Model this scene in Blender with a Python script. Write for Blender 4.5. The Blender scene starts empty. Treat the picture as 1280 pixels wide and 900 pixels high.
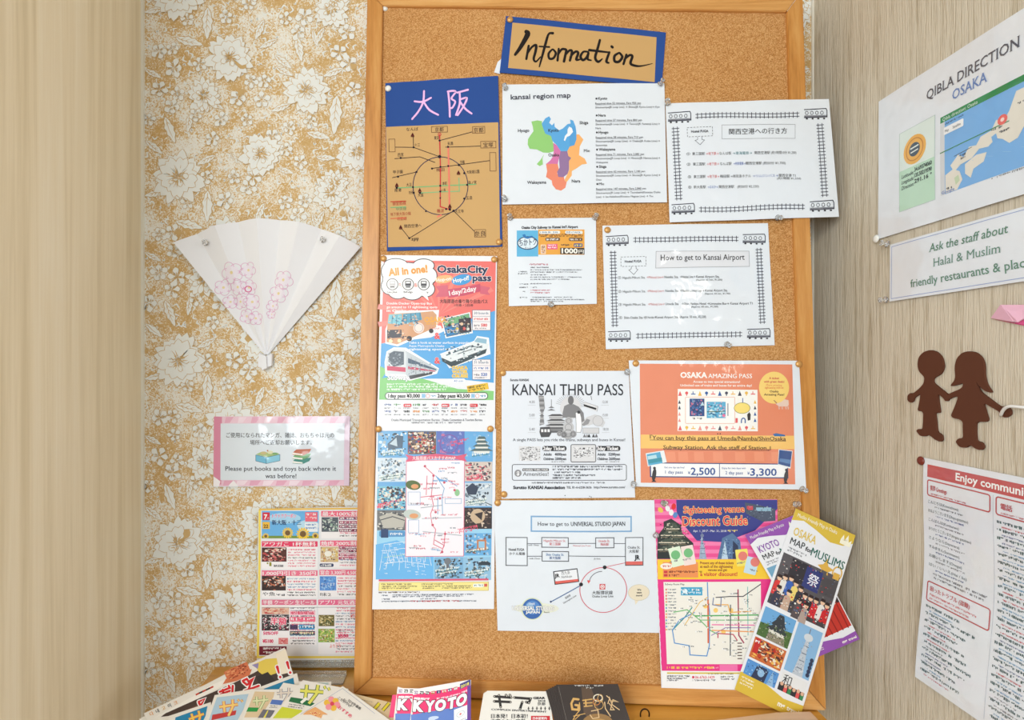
import bpy, bmesh, math, random
import numpy as np
from mathutils import Vector, Matrix
from mathutils.geometry import tessellate_polygon

# ------------------------------------------------------------------ camera, world, lights, exposure
SC = bpy.context.scene
COL = SC.collection
CX, CY, F, EYE = 583.0, 457.0, 700.0, 1.35      # principal point and focal length (1280x900 frame), eye height
cam_d = bpy.data.cameras.new('camera')
cam = bpy.data.objects.new('camera', cam_d)
COL.objects.link(cam)
cam.location = (0, 0, EYE)
cam.rotation_euler = (math.pi / 2, 0, 0)
cam_d.sensor_width = 36.0
cam_d.lens = 36.0 * F / 1280.0
cam_d.shift_x = (640.0 - CX) / 1280.0
cam_d.shift_y = (CY - 450.0) / 1280.0
cam_d.clip_start = 0.02
SC.camera = cam

world = bpy.data.worlds.new('world')
SC.world = world
world.use_nodes = True
world.node_tree.nodes['Background'].inputs[0].default_value = (0.86, 0.94, 1.0, 1)
world.node_tree.nodes['Background'].inputs[1].default_value = 1.5


def area(name, loc, target, sx, sy, power, color):
    l = bpy.data.lights.new(name, 'AREA')
    l.shape = 'RECTANGLE'; l.size = sx; l.size_y = sy; l.energy = power; l.color = color
    o = bpy.data.objects.new(name, l); COL.objects.link(o)
    o.location = loc
    o.rotation_euler = (Vector(target) - Vector(loc)).to_track_quat('-Z', 'Y').to_euler()
    return o


area('window_light_a', (-1.1, -2.3, 1.55), (0.1, 1.0, 1.3), 0.8, 1.5, 50, (0.86, 0.94, 1.0))
area('window_light_b', (-2.2, -2.1, 1.7), (0.1, 1.0, 1.3), 0.8, 1.5, 50, (0.86, 0.94, 1.0))
area('side_fill_light', (3.0, -0.9, 1.6), (-.5, .8, 1.3), 0.9, 1.4, 62, (0.92, 0.96, 1.0))  # added fill from the right to brighten the left panel, not a window
area('far_pane_light_a', (1.19, -2.3, 2.24), (0.4, 1.0, 1.4), 0.12, 0.42, 3.0, (1.0, 0.97, 0.86))
area('far_pane_light_b', (1.41, -2.3, 2.22), (0.4, 1.0, 1.4), 0.09, 0.42, 2.4, (1.0, 0.97, 0.86))
area('far_pane_light_c', (1.67, -2.3, 2.26), (0.4, 1.0, 1.4), 0.20, 0.30, 3.4, (1.0, 0.97, 0.86))
area('ceiling_lamp_light', (-0.9, -1.3, 2.36), (0.1, 0.6, 0.9), 0.7, 0.7, 42, (1.0, 0.92, 0.78))

SC.view_settings.view_transform = 'Standard'
SC.view_settings.look = 'None'
SC.view_settings.gamma = 1.0
SC.view_settings.use_curve_mapping = False
SC.view_settings.exposure = -0.72

# ------------------------------------------------------------------ materials
def lin(c):
    if isinstance(c, str):
        c = tuple(int(c[i:i + 2], 16) for i in (0, 2, 4))
    return tuple(((x / 255.0) / 12.92 if x <= 10 else ((x / 255.0 + 0.055) / 1.055) ** 2.4) for x in c)


class NT:
    def __init__(s, name):
        s.m = bpy.data.materials.new(name); s.m.use_nodes = True
        s.t = s.m.node_tree; s.b = s.t.nodes['Principled BSDF']

    def n(s, typ, **kw):
        x = s.t.nodes.new(typ)
        for k, v in kw.items():
            if k.startswith('_'):
                setattr(x, k[1:], v)
            else:
                x.inputs[k.replace('__', ' ')].default_value = v
        return x

    def l(s, a, ao, b, bi):
        s.t.links.new(a.outputs[ao], b.inputs[bi]); return s

    def ramp(s, src, out, stops):
        r = s.n('ShaderNodeValToRGB')
        e = r.color_ramp.elements
        while len(e) < len(stops): e.new(0.5)
        for q, (p, c) in zip(e, stops):
            q.position = p; q.color = (*lin(c), 1)
        s.l(src, out, r, 0)
        return r

    def coords(s, scale=(1, 1, 1), rot=(0, 0, 0)):
        g = s.n('ShaderNodeNewGeometry')
        m = s.n('ShaderNodeMapping'); m.inputs['Scale'].default_value = scale; m.inputs['Rotation'].default_value = rot
        s.l(g, 'Position', m, 0)
        return m

    def bump(s, src, out, strength, dist):
        b = s.n('ShaderNodeBump'); b.inputs['Strength'].default_value = strength; b.inputs['Distance'].default_value = dist
        s.l(src, out, b, 'Height'); s.l(b, 0, s.b, 'Normal')
        return b


def plain(name, c, rough=0.5, metal=0.0, coat=0.0, spec=0.5):
    t = NT(name)
    t.b.inputs['Base Color'].default_value = (*lin(c), 1)
    t.b.inputs['Roughness'].default_value = rough
    t.b.inputs['Metallic'].default_value = metal
    t.b.inputs['Coat Weight'].default_value = coat
    t.b.inputs['Coat Roughness'].default_value = 0.08
    t.b.inputs['Specular IOR Level'].default_value = spec
    # faint mottling so that no surface is perfectly even
    return t.m


def wood(name, dark, mid, light, scale, rough=0.45, relief=0.15, grain=1.0, coat=0.0):
    t = NT(name)
    m = t.coords(scale)
    n1 = t.n('ShaderNodeTexNoise', Scale=1.0, Detail=6.0, Roughness=0.62, Distortion=0.35)
    t.l(m, 0, n1, 'Vector')
    m2 = t.coords(tuple(x * 7 for x in scale))
    n2 = t.n('ShaderNodeTexNoise', Scale=1.0, Detail=3.0, Roughness=0.6)
    t.l(m2, 0, n2, 'Vector')
    mx = t.n('ShaderNodeMath', _operation='MULTIPLY_ADD')
    mx.inputs[1].default_value = 0.30 * grain; t.l(n2, 'Fac', mx, 0); t.l(n1, 'Fac', mx, 2)
    r = t.ramp(mx, 0, [(0.42, dark), (0.62, mid), (0.85, light)])
    t.l(r, 'Color', t.b, 'Base Color')
    t.b.inputs['Roughness'].default_value = rough
    t.b.inputs['Coat Weight'].default_value = coat
    t.b.inputs['Coat Roughness'].default_value = 0.25
    t.bump(mx, 0, relief, 0.002)
    return t.m


def ink_material(name, rough=0.5, coat=0.0, wav=0.0, spec=0.4, sheet=None):
    """Printed colour from the mesh's ink attribute (or one sheet colour); optional laminate with a slightly wavy film."""
    t = NT(name)
    if sheet is None:
        a = t.n('ShaderNodeVertexColor', _layer_name='ink')
        t.l(a, 'Color', t.b, 'Base Color')
    else:
        t.b.inputs['Base Color'].default_value = (*lin(sheet), 1)
    t.b.inputs['Roughness'].default_value = rough
    t.b.inputs['Specular IOR Level'].default_value = spec
    t.b.inputs['Coat Weight'].default_value = coat
    t.b.inputs['Coat Roughness'].default_value = 0.07
    if wav:
        m = t.coords((16, 16, 16))
        n = t.n('ShaderNodeTexNoise', Scale=1.0, Detail=2.0, Roughness=0.55)
        t.l(m, 0, n, 'Vector')
        b = t.bump(n, 'Fac', 1.0, wav)
        t.l(b, 0, t.b, 'Coat Normal')
    return t.m


M = {}
M['lam'] = ink_material('laminated_print', 0.55, 0.9, 0.0035)
M['lam_sheet'] = ink_material('laminated_paper', 0.55, 0.9, 0.0035, sheet=(231, 237, 244))
M['matte'] = ink_material('matte_print', 0.75, 0, 0.0008, 0.2)
M['matte_sheet'] = ink_material('matte_paper', 0.75, 0, 0.0008, 0.2, sheet=(230, 235, 243))
M['gloss'] = ink_material('glossy_print', 0.38, 0.15, 0.001, 0.4)
M['gloss_sheet'] = ink_material('glossy_paper', 0.38, 0.15, 0.001, 0.4, sheet=(238, 239, 243))
M['kraft_sheet'] = ink_material('kraft_paper', 0.8, 0, 0.001, 0.2, sheet=(214, 176, 122))
M['blue_sheet'] = ink_material('blue_craft_paper', 0.75, 0, 0.002, 0.2, sheet=(45, 80, 150))
M['wall_print'] = ink_material('wallpaper_ink', 0.8, 0, 0, 0.15)

# ------------------------------------------------------------------ object helpers
def thing(name, label, cat, loc=(0, 0, 0), group=None):
    o = bpy.data.objects.new(name, None); COL.objects.link(o)
    o.location = loc; o.empty_display_size = 0.02
    o['label'] = label; o['category'] = cat
    if group: o['group'] = group
    return o


def tag(o, label, cat, group=None):
    o['label'] = label; o['category'] = cat
    if group: o['group'] = group
    return o


def mesh_obj(name, verts, faces, mat, parent=None, smooth=False, mats=None):
    me = bpy.data.meshes.new(name)
    me.from_pydata([tuple(map(float, v)) for v in verts], [], [tuple(f) for f in faces])
    me.update()
    if smooth: me.shade_smooth()
    me.materials.append(mat)
    o = bpy.data.objects.new(name, me); COL.objects.link(o)
    if parent is not None:
        o.parent = parent
        o.matrix_parent_inverse = Matrix.Translation(parent.location).inverted()
    return o


def bm_obj(name, bm, mat, parent=None, smooth=False):
    bmesh.ops.recalc_face_normals(bm, faces=bm.faces)
    me = bpy.data.meshes.new(name); bm.to_mesh(me); bm.free()
    if smooth: me.shade_smooth()
    me.materials.append(mat)
    o = bpy.data.objects.new(name, me); COL.objects.link(o)
    if parent is not None:
        o.parent = parent
        o.matrix_parent_inverse = Matrix.Translation(parent.location).inverted()
    return o


def box(name, lo, hi, mat, parent=None, bevel=0.0):
    bm = bmesh.new()
    bmesh.ops.create_cube(bm, size=1)
    for v in bm.verts:
        v.co = Vector([(lo[i] + hi[i]) / 2 + v.co[i] * (hi[i] - lo[i]) for i in range(3)])
    if bevel:
        bmesh.ops.bevel(bm, geom=bm.edges[:], offset=bevel, segments=2, affect='EDGES')
    return bm_obj(name, bm, mat, parent)


def prism(name, front, back, mat, parent=None, bevel=0.0):
    """A slab between two matching outlines of 3-D points."""
    n = len(front)
    bm = bmesh.new()
    a = [bm.verts.new(p) for p in front]; b = [bm.verts.new(p) for p in back]
    bm.faces.new(a); bm.faces.new(b[::-1])
    for i in range(n):
        bm.faces.new((a[i], b[i], b[(i + 1) % n], a[(i + 1) % n]))
    if bevel:
        bmesh.ops.bevel(bm, geom=bm.edges[:], offset=bevel, segments=2, affect='EDGES')
    return bm_obj(name, bm, mat, parent)


# ------------------------------------------------------------------ planes of the place
class Plane:
    """A flat surface of the place (wall, cork, tilted magazine). pt() turns picture readings into points on it."""
    def __init__(s, p, n):
        s.p = np.array(p, float); s.n = np.array(n, float); s.n /= np.linalg.norm(s.n)

    @staticmethod
    def through(a, b, c):
        a, b, c = map(lambda q: np.array(q, float), (a, b, c))
        n = np.cross(b - a, c - a)
        if np.dot(n, -a + np.array([0, 0, EYE])) < 0: n = -n
        return Plane(a, n)

    def shifted(s, d): return Plane(s.p + s.n * d, s.n)

    def pt(s, uv):
        uv = np.atleast_2d(np.asarray(uv, float))
        d = np.stack([(uv[:, 0] - CX) / F, np.ones(len(uv)), -(uv[:, 1] - CY) / F], 1)
        e = np.array([0, 0, EYE])
        t = ((s.p - e) @ s.n) / (d @ s.n)
        return e + d * t[:, None]


def P(x, y, Y): return np.array([(x - CX) / F * Y, Y, EYE - (y - CY) / F * Y])


def px_of(p):
    p = np.atleast_2d(p)
    return np.stack([CX + F * p[:, 0] / p[:, 1], CY - F * (p[:, 2] - EYE) / p[:, 1]], 1)


WY = 1.035                     # back wall distance
WX = 0.64                      # right wall
WL = (178 - CX) / F * WY       # left panel
SHZ = EYE - 0.555              # shelf top
wall_pl = Plane((0, WY, 0), (0, -1, 0))
right_pl = Plane((WX, 0, 0), (-1, 0, 0))
BL, BR = P(442, 868, .940), P(1033, 888.5, .8975)
TL, TR = P(459, -12, 1.013), P(1003, -12, .971)
board_pl = Plane.through((BL + BR) / 2, (TL + TR) / 2, (BR + TR) / 2)       # face of the frame
cork_pl = board_pl.shifted(-0.006)


def homography(src, dst):
    A = []; B = []
    for (x, y), (u, v) in zip(src, dst):
        A.append([x, y, 1, 0, 0, 0, -u * x, -u * y]); B.append(u)
        A.append([0, 0, 0, x, y, 1, -v * x, -v * y]); B.append(v)
    h = np.linalg.solve(np.array(A, float), np.array(B, float))
    return np.append(h, 1).reshape(3, 3)


def happly(H, uv):
    uv = np.atleast_2d(np.asarray(uv, float))
    q = np.c_[uv, np.ones(len(uv))] @ H.T
    return q[:, :2] / q[:, 2:]


# ------------------------------------------------------------------ lettering
_gc = {}


def glyphs(s, bold=0.0, res=2):
    k = (s, bold, res)
    if k not in _gc:
        cu = bpy.data.curves.new('t', 'FONT'); cu.body = s; cu.resolution_u = res; cu.offset = bold; cu.fill_mode = 'FRONT'
        ob = bpy.data.objects.new('t', cu)
        me = bpy.data.meshes.new_from_object(ob)
        v = np.empty(len(me.vertices) * 3); me.vertices.foreach_get('co', v)
        me.calc_loop_triangles()
        t = np.empty(len(me.loop_triangles) * 3, int); me.loop_triangles.foreach_get('vertices', t)
        bpy.data.meshes.remove(me); bpy.data.objects.remove(ob); bpy.data.curves.remove(cu)
        _gc[k] = (v.reshape(-1, 3)[:, :2].copy(), t.reshape(-1, 3).copy())
    return _gc[k]


def add_serifs(V, T):
    """Small bars at the foot and head of upright stems: turns the plain lettering into a serif face."""
    from collections import Counter
    c = Counter()
    for a, b, d in T:
        for e in ((a, b), (b, d), (d, a)): c[tuple(sorted(e))] += 1
    vs = [V]; ts = [T]; n = len(V)
    for (a, b), k in c.items():
        if k != 1: continue
        if abs(V[a, 1] - V[b, 1]) > 0.004: continue
        x0, x1 = sorted((V[a, 0], V[b, 0])); y = V[a, 1]; w = x1 - x0
        lev = min((abs(y - q), q) for q in (0.0, 0.51, 0.682, 0.70))
        if lev[0] > 0.035 or w > 0.12 or w < 0.03: continue
        s = 0.028 if y < 0.2 else -0.028
        vs.append(np.array([[x0 - .05, y], [x1 + .05, y], [x1 + .05, y + s], [x0 - .05, y + s]])); ts.append(np.array([[n, n + 1, n + 2], [n, n + 2, n + 3]])); n += 4
    return np.vstack(vs), np.vstack(ts)


# ------------------------------------------------------------------ flat print drawn as thin ink
class Sheet:
    LAY = 0.00012

    def __init__(s, corners, plane, lift=(0.001,) * 4, belly=0.0, wave=0.0, nwave=2.0, phase=0.0, rot=0.0, hfun=None, cell=7.0):
        s.c = [tuple(map(float, q)) for q in corners]; s.pl = plane; s.lift = lift; s.belly = belly; s.wave = wave; s.nwave = nwave
        s.phase = phase; s.rot = rot; s.hfun = hfun; s.cell = cell
        s.H = homography([(0, 0), (1, 0), (1, 1), (0, 1)], s.c); s.Hi = np.linalg.inv(s.H)
        s.T = lambda q: np.atleast_2d(np.asarray(q, float))
        s.parts = {}; s.part = 'print'

    # coordinate systems
    def view(s, x0, y0, k): s.T = lambda q: np.atleast_2d(np.asarray(q, float)) / k + np.array([x0, y0]); return s
    def local(s, w, h):
        H = homography([(0, 0), (w, 0), (w, h), (0, h)], s.c); s.T = lambda q: happly(H, q); return s

    def height(s, uv):
        if s.hfun is not None: return s.hfun(uv)
        st = happly(s.Hi, uv); a = np.clip(st[:, 0], 0, 1); b = np.clip(st[:, 1], 0, 1)
        tl, tr, br, bl = s.lift
        h = (tl * (1 - a) + tr * a) * (1 - b) + (bl * (1 - a) + br * a) * b
        h = h + s.belly * np.sin(np.pi * a) * np.sin(np.pi * b)
        if s.wave: h = h + s.wave * (0.5 + 0.5 * np.sin(2 * np.pi * s.nwave * a + s.phase)) * (0.35 + 0.65 * np.abs(2 * b - 1)) * np.sin(np.pi * a)
        return h

    def to3(s, uv, extra=0.0):
        return s.pl.pt(uv) + s.pl.n * (s.height(uv) + extra)[:, None]

    # -- raw drawing
    def add(s, V, T, c, z=1):
        s.parts.setdefault(s.part, []).append((np.atleast_2d(np.asarray(V, float)), np.asarray(T, int).reshape(-1, 3), lin(c), z))

    def poly(s, pts, c, z=1):
        pts = [tuple(p) for p in pts]
        if len(pts) == 3: T = [(0, 1, 2)]
        elif len(pts) == 4 and False: T = [(0, 1, 2), (0, 2, 3)]
        else: T = tessellate_polygon([[Vector((p[0], p[1], 0)) for p in pts]])
        if len(T): s.add(pts, T, c, z)

    def rect(s, x, y, w, h, c, z=1, rot=0):
        p = np.array([[x, y], [x + w, y], [x + w, y + h], [x, y + h]], float)
        if rot:
            a = math.radians(rot); q = p[0].copy(); R = np.array([[math.cos(a), math.sin(a)], [-math.sin(a), math.cos(a)]]); p = (p - q) @ R + q
        s.add(p, [(0, 1, 2), (0, 2, 3)], c, z)

    def quad(s, pts, c, z=1): s.add(pts, [(0, 1, 2), (0, 2, 3)], c, z)

    def circ(s, cx, cy, r, c, z=2, ry=None, n=24, rot=0):
        ry = r if ry is None else ry; a = np.arange(n) * 2 * np.pi / n; t = math.radians(rot)
        x, y = r * np.cos(a), ry * np.sin(a)
        V = np.stack([cx + x * math.cos(t) - y * math.sin(t), cy + x * math.sin(t) + y * math.cos(t)], 1)
        s.add(V, [(0, i, i + 1) for i in range(1, n - 1)], c, z)

    def line(s, pts, w, c, z=3, closed=False, cap=False):
        p = np.array(pts, float)
        if closed: p = np.vstack([p, p[:1]])
        V = []; T = []; n = 0
        d = np.diff(p, axis=0); L = np.hypot(d[:, 0], d[:, 1]); L[L == 0] = 1e-6; d = d / L[:, None]
        nn = np.stack([-d[:, 1], d[:, 0]], 1); m = len(p); wd = np.broadcast_to(np.asarray(w, float), (m,))
        off = np.empty_like(p)
        for i in range(m):
            if closed and i in (0, m - 1): a, b = nn[-1], nn[0]
            else: a, b = nn[max(i - 1, 0)], nn[min(i, m - 2)]
            q = a + b; l2 = q @ q
            off[i] = q * 2 / max(l2, 0.9) if l2 > 1e-9 else a
            off[i] *= wd[i]
        V = np.vstack([p + off * .5 * 1.0, p - off * .5 * 1.0])
        T = []
        for i in range(m - 1): T += [(i, i + 1, m + i + 1), (i, m + i + 1, m + i)]
        s.add(V, T, c, z)
        if cap:
            for i in (0, m - 1): s.circ(p[i, 0], p[i, 1], wd[i] / 2, c, z, n=10)

    def brush(s, pts, ws, c, z=3):
        """Ink stroke of varying width: smoothed path with round joints."""
        p = np.array(pts, float); ws = np.array(ws, float)
        if len(p) > 2:
            q = []; wq = []
            for i in range(len(p) - 1):
                a = p[max(i - 1, 0)]; b = p[i]; c2 = p[i + 1]; d = p[min(i + 2, len(p) - 1)]
                for t in np.linspace(0, 1, 6)[:-1]:
                    q.append(.5 * ((2 * b) + (-a + c2) * t + (2 * a - 5 * b + 4 * c2 - d) * t * t + (-a + 3 * b - 3 * c2 + d) * t ** 3)); wq.append(ws[i] * (1 - t) + ws[i + 1] * t)
            q.append(p[-1]); wq.append(ws[-1]); p = np.array(q); ws = np.array(wq)
        s.line(p, ws, c, z)
        s.circ(p[0, 0], p[0, 1], ws[0] / 2, c, z, n=10); s.circ(p[-1, 0], p[-1, 1], ws[-1] / 2, c, z, n=10)

    def box(s, x, y, w, h, lw, c, z=3, dash=None, rot=0):
        a = math.radians(rot); ca, sa = math.cos(a), math.sin(a)
        q = [(x + u * ca - v * sa, y + u * sa + v * ca) for u, v in ((0, 0), (w, 0), (w, h), (0, h))]
        if not dash: s.line(q, lw, c, z, closed=True); return
        for i in range(4): s.dash(q[i], q[(i + 1) % 4], lw, c, dash, z)

    def dash(s, a, b, lw, c, d=6, z=3, gap=None):
        a = np.array(a, float); b = np.array(b, float); L = np.linalg.norm(b - a); n = max(1, int(L / (d * 1.6)))
        for i in range(n): s.line([a + (b - a) * i / n, a + (b - a) * (i + .62) / n], lw, c, z)

    def rbox(s, x, y, w, h, r, c, z=1, stroke=None, lw=1, rot=0):
        pts = []
        for (qx, qy, a0) in ((x + w - r, y + r, -90), (x + w - r, y + h - r, 0), (x + r, y + h - r, 90), (x + r, y + r, 180)):
            for k in range(6):
                a = math.radians(a0 + 18 * k); pts.append((qx + r * math.cos(a), qy + r * math.sin(a)))
        if rot:
            t = math.radians(rot); pts = [(x + (u - x) * math.cos(t) - (v - y) * math.sin(t), y + (u - x) * math.sin(t) + (v - y) * math.cos(t)) for u, v in pts]
        if c: s.add(pts, [(0, i, i + 1) for i in range(1, len(pts) - 1)], c, z)
        if stroke: s.line(pts, lw, stroke, z + .5, closed=True)

    def ring(s, cx, cy, r, w, c, z=3, ry=None, a0=0, a1=360, n=40):
        ry = ry or r
        s.line([(cx + r * math.cos(math.radians(a0 + (a1 - a0) * i / n)), cy + ry * math.sin(math.radians(a0 + (a1 - a0) * i / n))) for i in range(n + (a1 - a0 != 360))], w, c, z, closed=(a1 - a0 == 360))

    def text(s, t, x, y, h, c, w=None, al='l', rot=None, bold=0.0, shear=0.0, z=4, out=None, ow=0.03, serif=False, res=2, dy=0.0):
        """h: letter size (em); w: exact width to fit; (x, y): left or centre end of the baseline."""
        isM = 'M' in t or any(ord(q) > 0x2E80 for q in t)      # these cannot be thickened by offset: thicken by shifted films
        V, T = glyphs(t, 0.0 if isM else bold + .007, res)
        if not len(V): return
        if serif: V, T = add_serifs(V, T)
        rot = s.rot if rot is None else rot
        a = math.radians(rot); x0 = V[:, 0].min(); tw = V[:, 0].max() - x0
        sx = h if w is None else w / tw
        def place(V):
            X = (V[:, 0] - x0) * sx + V[:, 1] * shear * h; Y = -V[:, 1] * h
            if al == 'c': X = X - tw * sx / 2
            if al == 'r': X = X - tw * sx
            Y = Y + dy * X
            return np.stack([x + X * math.cos(a) - Y * math.sin(a), y + X * math.sin(a) + Y * math.cos(a)], 1)
        s.add(place(V), T, c, z)
        if isM and bold > .003:
            for q in (-1, 1): s.add(place(V + np.array([q * bold * .8, q * bold * .25])), T, c, z)
        if out and isM:
            for q in range(8): s.add(place(V + np.array([math.cos(q * .785), math.sin(q * .785)]) * (bold + ow)), T, out, z - .9)
        elif out:
            V2, T2 = glyphs(t, bold + ow, res); s.add(place(V2), T2, out, z - .5)

    def micro(s, x, y, w, h, c, z=4, rot=None, seed=None, fill=.86):
        """A line of print too small to read in the photo: short dark marks of letter size."""
        rot = s.rot if rot is None else rot
        r = random.Random(int(x * 7 + y * 13 + w)); a = math.radians(rot); V = []; T = []; n = 0; u = 0
        while u < w:
            lw = h * r.uniform(.16, .5)
            if r.random() < fill and u + lw < w:
                y0 = -h * r.uniform(.7, 1); y1 = 0 if r.random() < .6 else -h * r.uniform(0, .35)
                if r.random() < .35: y1 = y0 + h * .35
                for (p, q) in ((u, y0), (u + lw, y0), (u + lw, y1), (u, y1)):
                    V.append((x + p * math.cos(a) - q * math.sin(a), y + p * math.sin(a) + q * math.cos(a)))
                T += [(n, n + 1, n + 2), (n, n + 2, n + 3)]; n += 4
            u += lw + h * r.uniform(.1, .24)
        if V: s.add(V, T, c, z)

    def mosaic(s, x, y, w, h, cols, n=60, z=2, seed=1, sz=.22, rot=0):
        """Photograph too small to read: base colour and overlapping blobs of its colours, kept inside its edge."""
        r = random.Random(seed); s.rect(x, y, w, h, cols[0], z, rot)
        ca, sa = math.cos(math.radians(rot)), math.sin(math.radians(rot))
        n = int(n * 2.2); sz = sz * .72
        for i in range(n):
            bw = w * sz * r.uniform(.25, 1); bh = h * sz * r.uniform(.25, 1)
            bx = r.uniform(0, w - bw); by = r.uniform(0, h - bh); k = r.randint(5, 7)
            pts = [(bx + bw / 2 + bw / 2 * math.cos(6.283 * j / k + i) * r.uniform(.6, 1), by + bh / 2 + bh / 2 * math.sin(6.283 * j / k + i) * r.uniform(.6, 1)) for j in range(k)]
            s.add([(x + u * ca - v * sa, y + u * sa + v * ca) for u, v in pts], [(0, j, j + 1) for j in range(1, k - 1)], r.choice(cols), z + .1 + .8 * i / n)

    def grain(s, x, y, w, h, cols, n=60, z=5.5, seed=1, sz=3.0):
        """Fine blotches that give a small printed picture its photographic texture."""
        r = random.Random(seed)
        for i in range(n):
            a = r.uniform(.4, 1) * sz; b = a * r.uniform(.3, .9); cx = r.uniform(x + a, x + w - a); cy = r.uniform(y + b, y + h - b); k = r.uniform(0, 6)
            s.add([(cx + a * math.cos(k + j * 1.2566), cy + b * math.sin(k + j * 1.2566)) for j in range(5)], [(0, 1, 2), (0, 2, 3), (0, 3, 4)], r.choice(cols), z + .5 * i / n)

    # -- building
    def sheet_mesh(s, name, mat, parent, nx=28, ny=28, thick=0.00025, edge=None):
        g = np.array([(i / nx, j / ny) for j in range(ny + 1) for i in range(nx + 1)])
        uv = happly(s.H, g)
        if edge: uv = uv + edge(g)
        f = s.to3(uv); b = s.to3(uv, -thick); n = len(g); W = nx + 1
        F4 = []
        for j in range(ny):
            for i in range(nx):
                a = j * W + i; F4.append((a, a + W, a + W + 1, a + 1)); F4.append((n + a, n + a + 1, n + a + W + 1, n + a + W))
        per = [i for i in range(nx)] + [j * W + nx for j in range(ny)] + [ny * W + i for i in range(nx, 0, -1)] + [j * W for j in range(ny, 0, -1)]
        for k in range(len(per)):
            a, c = per[k], per[(k + 1) % len(per)]; F4.append((a, c, n + c, n + a))
        return mesh_obj(name, np.vstack([f, b]), F4, mat, parent, smooth=False)

    def build(s, parent, mat, only=None):
        out = []
        for name, chunks in s.parts.items():
            P3 = []; TT = []; CC = []; n = 0
            for V, T, c, z in chunks:
                V, T = subdivide(V, T, s.cell)
                P3.append(s.to3(V, 0.00008 + s.LAY * z)); TT.append(T + n); n += len(V)
                CC.append(np.tile(np.array([*c, 1.0]), (len(V), 1)))
            P3 = np.vstack(P3); TT = np.vstack(TT); CC = np.vstack(CC)
            me = bpy.data.meshes.new(name)
            me.vertices.add(len(P3)); me.vertices.foreach_set('co', P3.astype(np.float32).ravel())
            me.loops.add(len(TT) * 3); me.loops.foreach_set('vertex_index', TT.astype(np.int32).ravel())
            me.polygons.add(len(TT)); me.polygons.foreach_set('loop_start', np.arange(0, len(TT) * 3, 3, dtype=np.int32))
            me.update(calc_edges=True)
            at = me.color_attributes.new('ink', 'FLOAT_COLOR', 'POINT')
            at.data.foreach_set('color', CC.astype(np.float32).ravel())
            me.materials.append(mat)
            o = bpy.data.objects.new(name, me); COL.objects.link(o)
            if parent is not None:
                o.parent = parent; o.matrix_parent_inverse = Matrix.Translation(parent.location).inverted()
            o['kind'] = 'stuff'
            out.append(o)
        s.parts = {}
        return out


_raw_add = Sheet.add


def _add(s, V, T, c, z=1):
    s.k = (getattr(s, 'k', 0) + 1) % getattr(s, 'kmod', 12)          # no two films of ink lie in exactly one plane
    _raw_add(s, s.T(V), T, c, z + s.k * (0.96 / 97 if hasattr(s, 'kmod') else 0.09 / 12))


Sheet.add = _add


def subdivide(V, T, L):
    """Cuts triangles with sides longer than L so that print follows a curled sheet."""
    for _ in range(9):
        a, b, c = V[T[:, 0]], V[T[:, 1]], V[T[:, 2]]
        e = np.stack([np.hypot(*(a - b).T), np.hypot(*(b - c).T), np.hypot(*(c - a).T)], 1)
        k = e.argmax(1); big = e.max(1) > L
        if not big.any(): break
        keep = T[~big]; Tb = T[big]; kb = k[big]; i = np.arange(len(Tb))
        p = Tb[i, kb]; q = Tb[i, (kb + 1) % 3]; r = Tb[i, (kb + 2) % 3]
        m = (V[p] + V[q]) / 2; mi = len(V) + i
        V = np.vstack([V, m])
        T = np.vstack([keep, np.stack([p, mi, r], 1), np.stack([mi, q, r], 1)])
    return V, T


def poster(name, label, cat, sh, kind='matte', sheet='paper_sheet', sheet_mat=None, group=None, nx=28, ny=28, edge=None):
    """A thing made of a sheet and the print on it; its origin is the middle of the lower edge."""
    base = sh.pl.pt([[(sh.c[2][0] + sh.c[3][0]) / 2, (sh.c[2][1] + sh.c[3][1]) / 2]])[0]
    t = thing(name, label, cat, base, group)
    sh.sheet_mesh(sheet, M[sheet_mat or kind + '_sheet'], t, nx, ny, edge=edge)
    if sh.parts: sh.build(t, M[kind])
    return t

# ------------------------------------------------------------------ the setting
def structure(o): o['kind'] = 'structure'; return o


# wallpaper ground: gold-tan scribble on cream
t = NT('wallpaper_ground')
m = t.coords((1, 1, 1))
n1 = t.n('ShaderNodeTexNoise', Scale=185.0, Detail=3.0, Roughness=0.6, Distortion=1.8); t.l(m, 0, n1, 'Vector')
n2 = t.n('ShaderNodeTexNoise', Scale=22.0, Detail=2.0, Roughness=0.5); t.l(m, 0, n2, 'Vector')
ad = t.n('ShaderNodeMath', _operation='MULTIPLY_ADD'); ad.inputs[1].default_value = 0.55; t.l(n2, 'Fac', ad, 0); t.l(n1, 'Fac', ad, 2)
r = t.ramp(ad, 0, [(0.60, (204, 166, 108)), (0.77, (216, 186, 136)), (0.80, (234, 228, 212)), (0.90, (238, 237, 230))])
t.l(r, 'Color', t.b, 'Base Color'); t.b.inputs['Roughness'].default_value = 0.8; t.b.inputs['Specular IOR Level'].default_value = 0.15
t.bump(n1, 'Fac', 0.25, 0.0008)
M['wallpaper'] = t.m
M['left_panel'] = wood('pale_beige_wood', (216, 198, 162), (232, 216, 184), (240, 228, 202), (40, 40, 0.9), 0.5, 0.1, 0.7)
M['right_panel'] = wood('greyed_oak', (112, 96, 74), (180, 166, 140), (216, 206, 186), (80, 80, 3.4), 0.55, 1.0, 2.4)
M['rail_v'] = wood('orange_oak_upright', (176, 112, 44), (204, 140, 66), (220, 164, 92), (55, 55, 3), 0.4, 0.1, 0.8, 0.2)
M['rail_h'] = wood('orange_oak_level', (196, 134, 66), (218, 160, 90), (230, 182, 118), (3, 40, 55), 0.4, 0.1, 0.8, 0.2)  # gloss of the level rails put into the colour, lighter than the uprights
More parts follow.
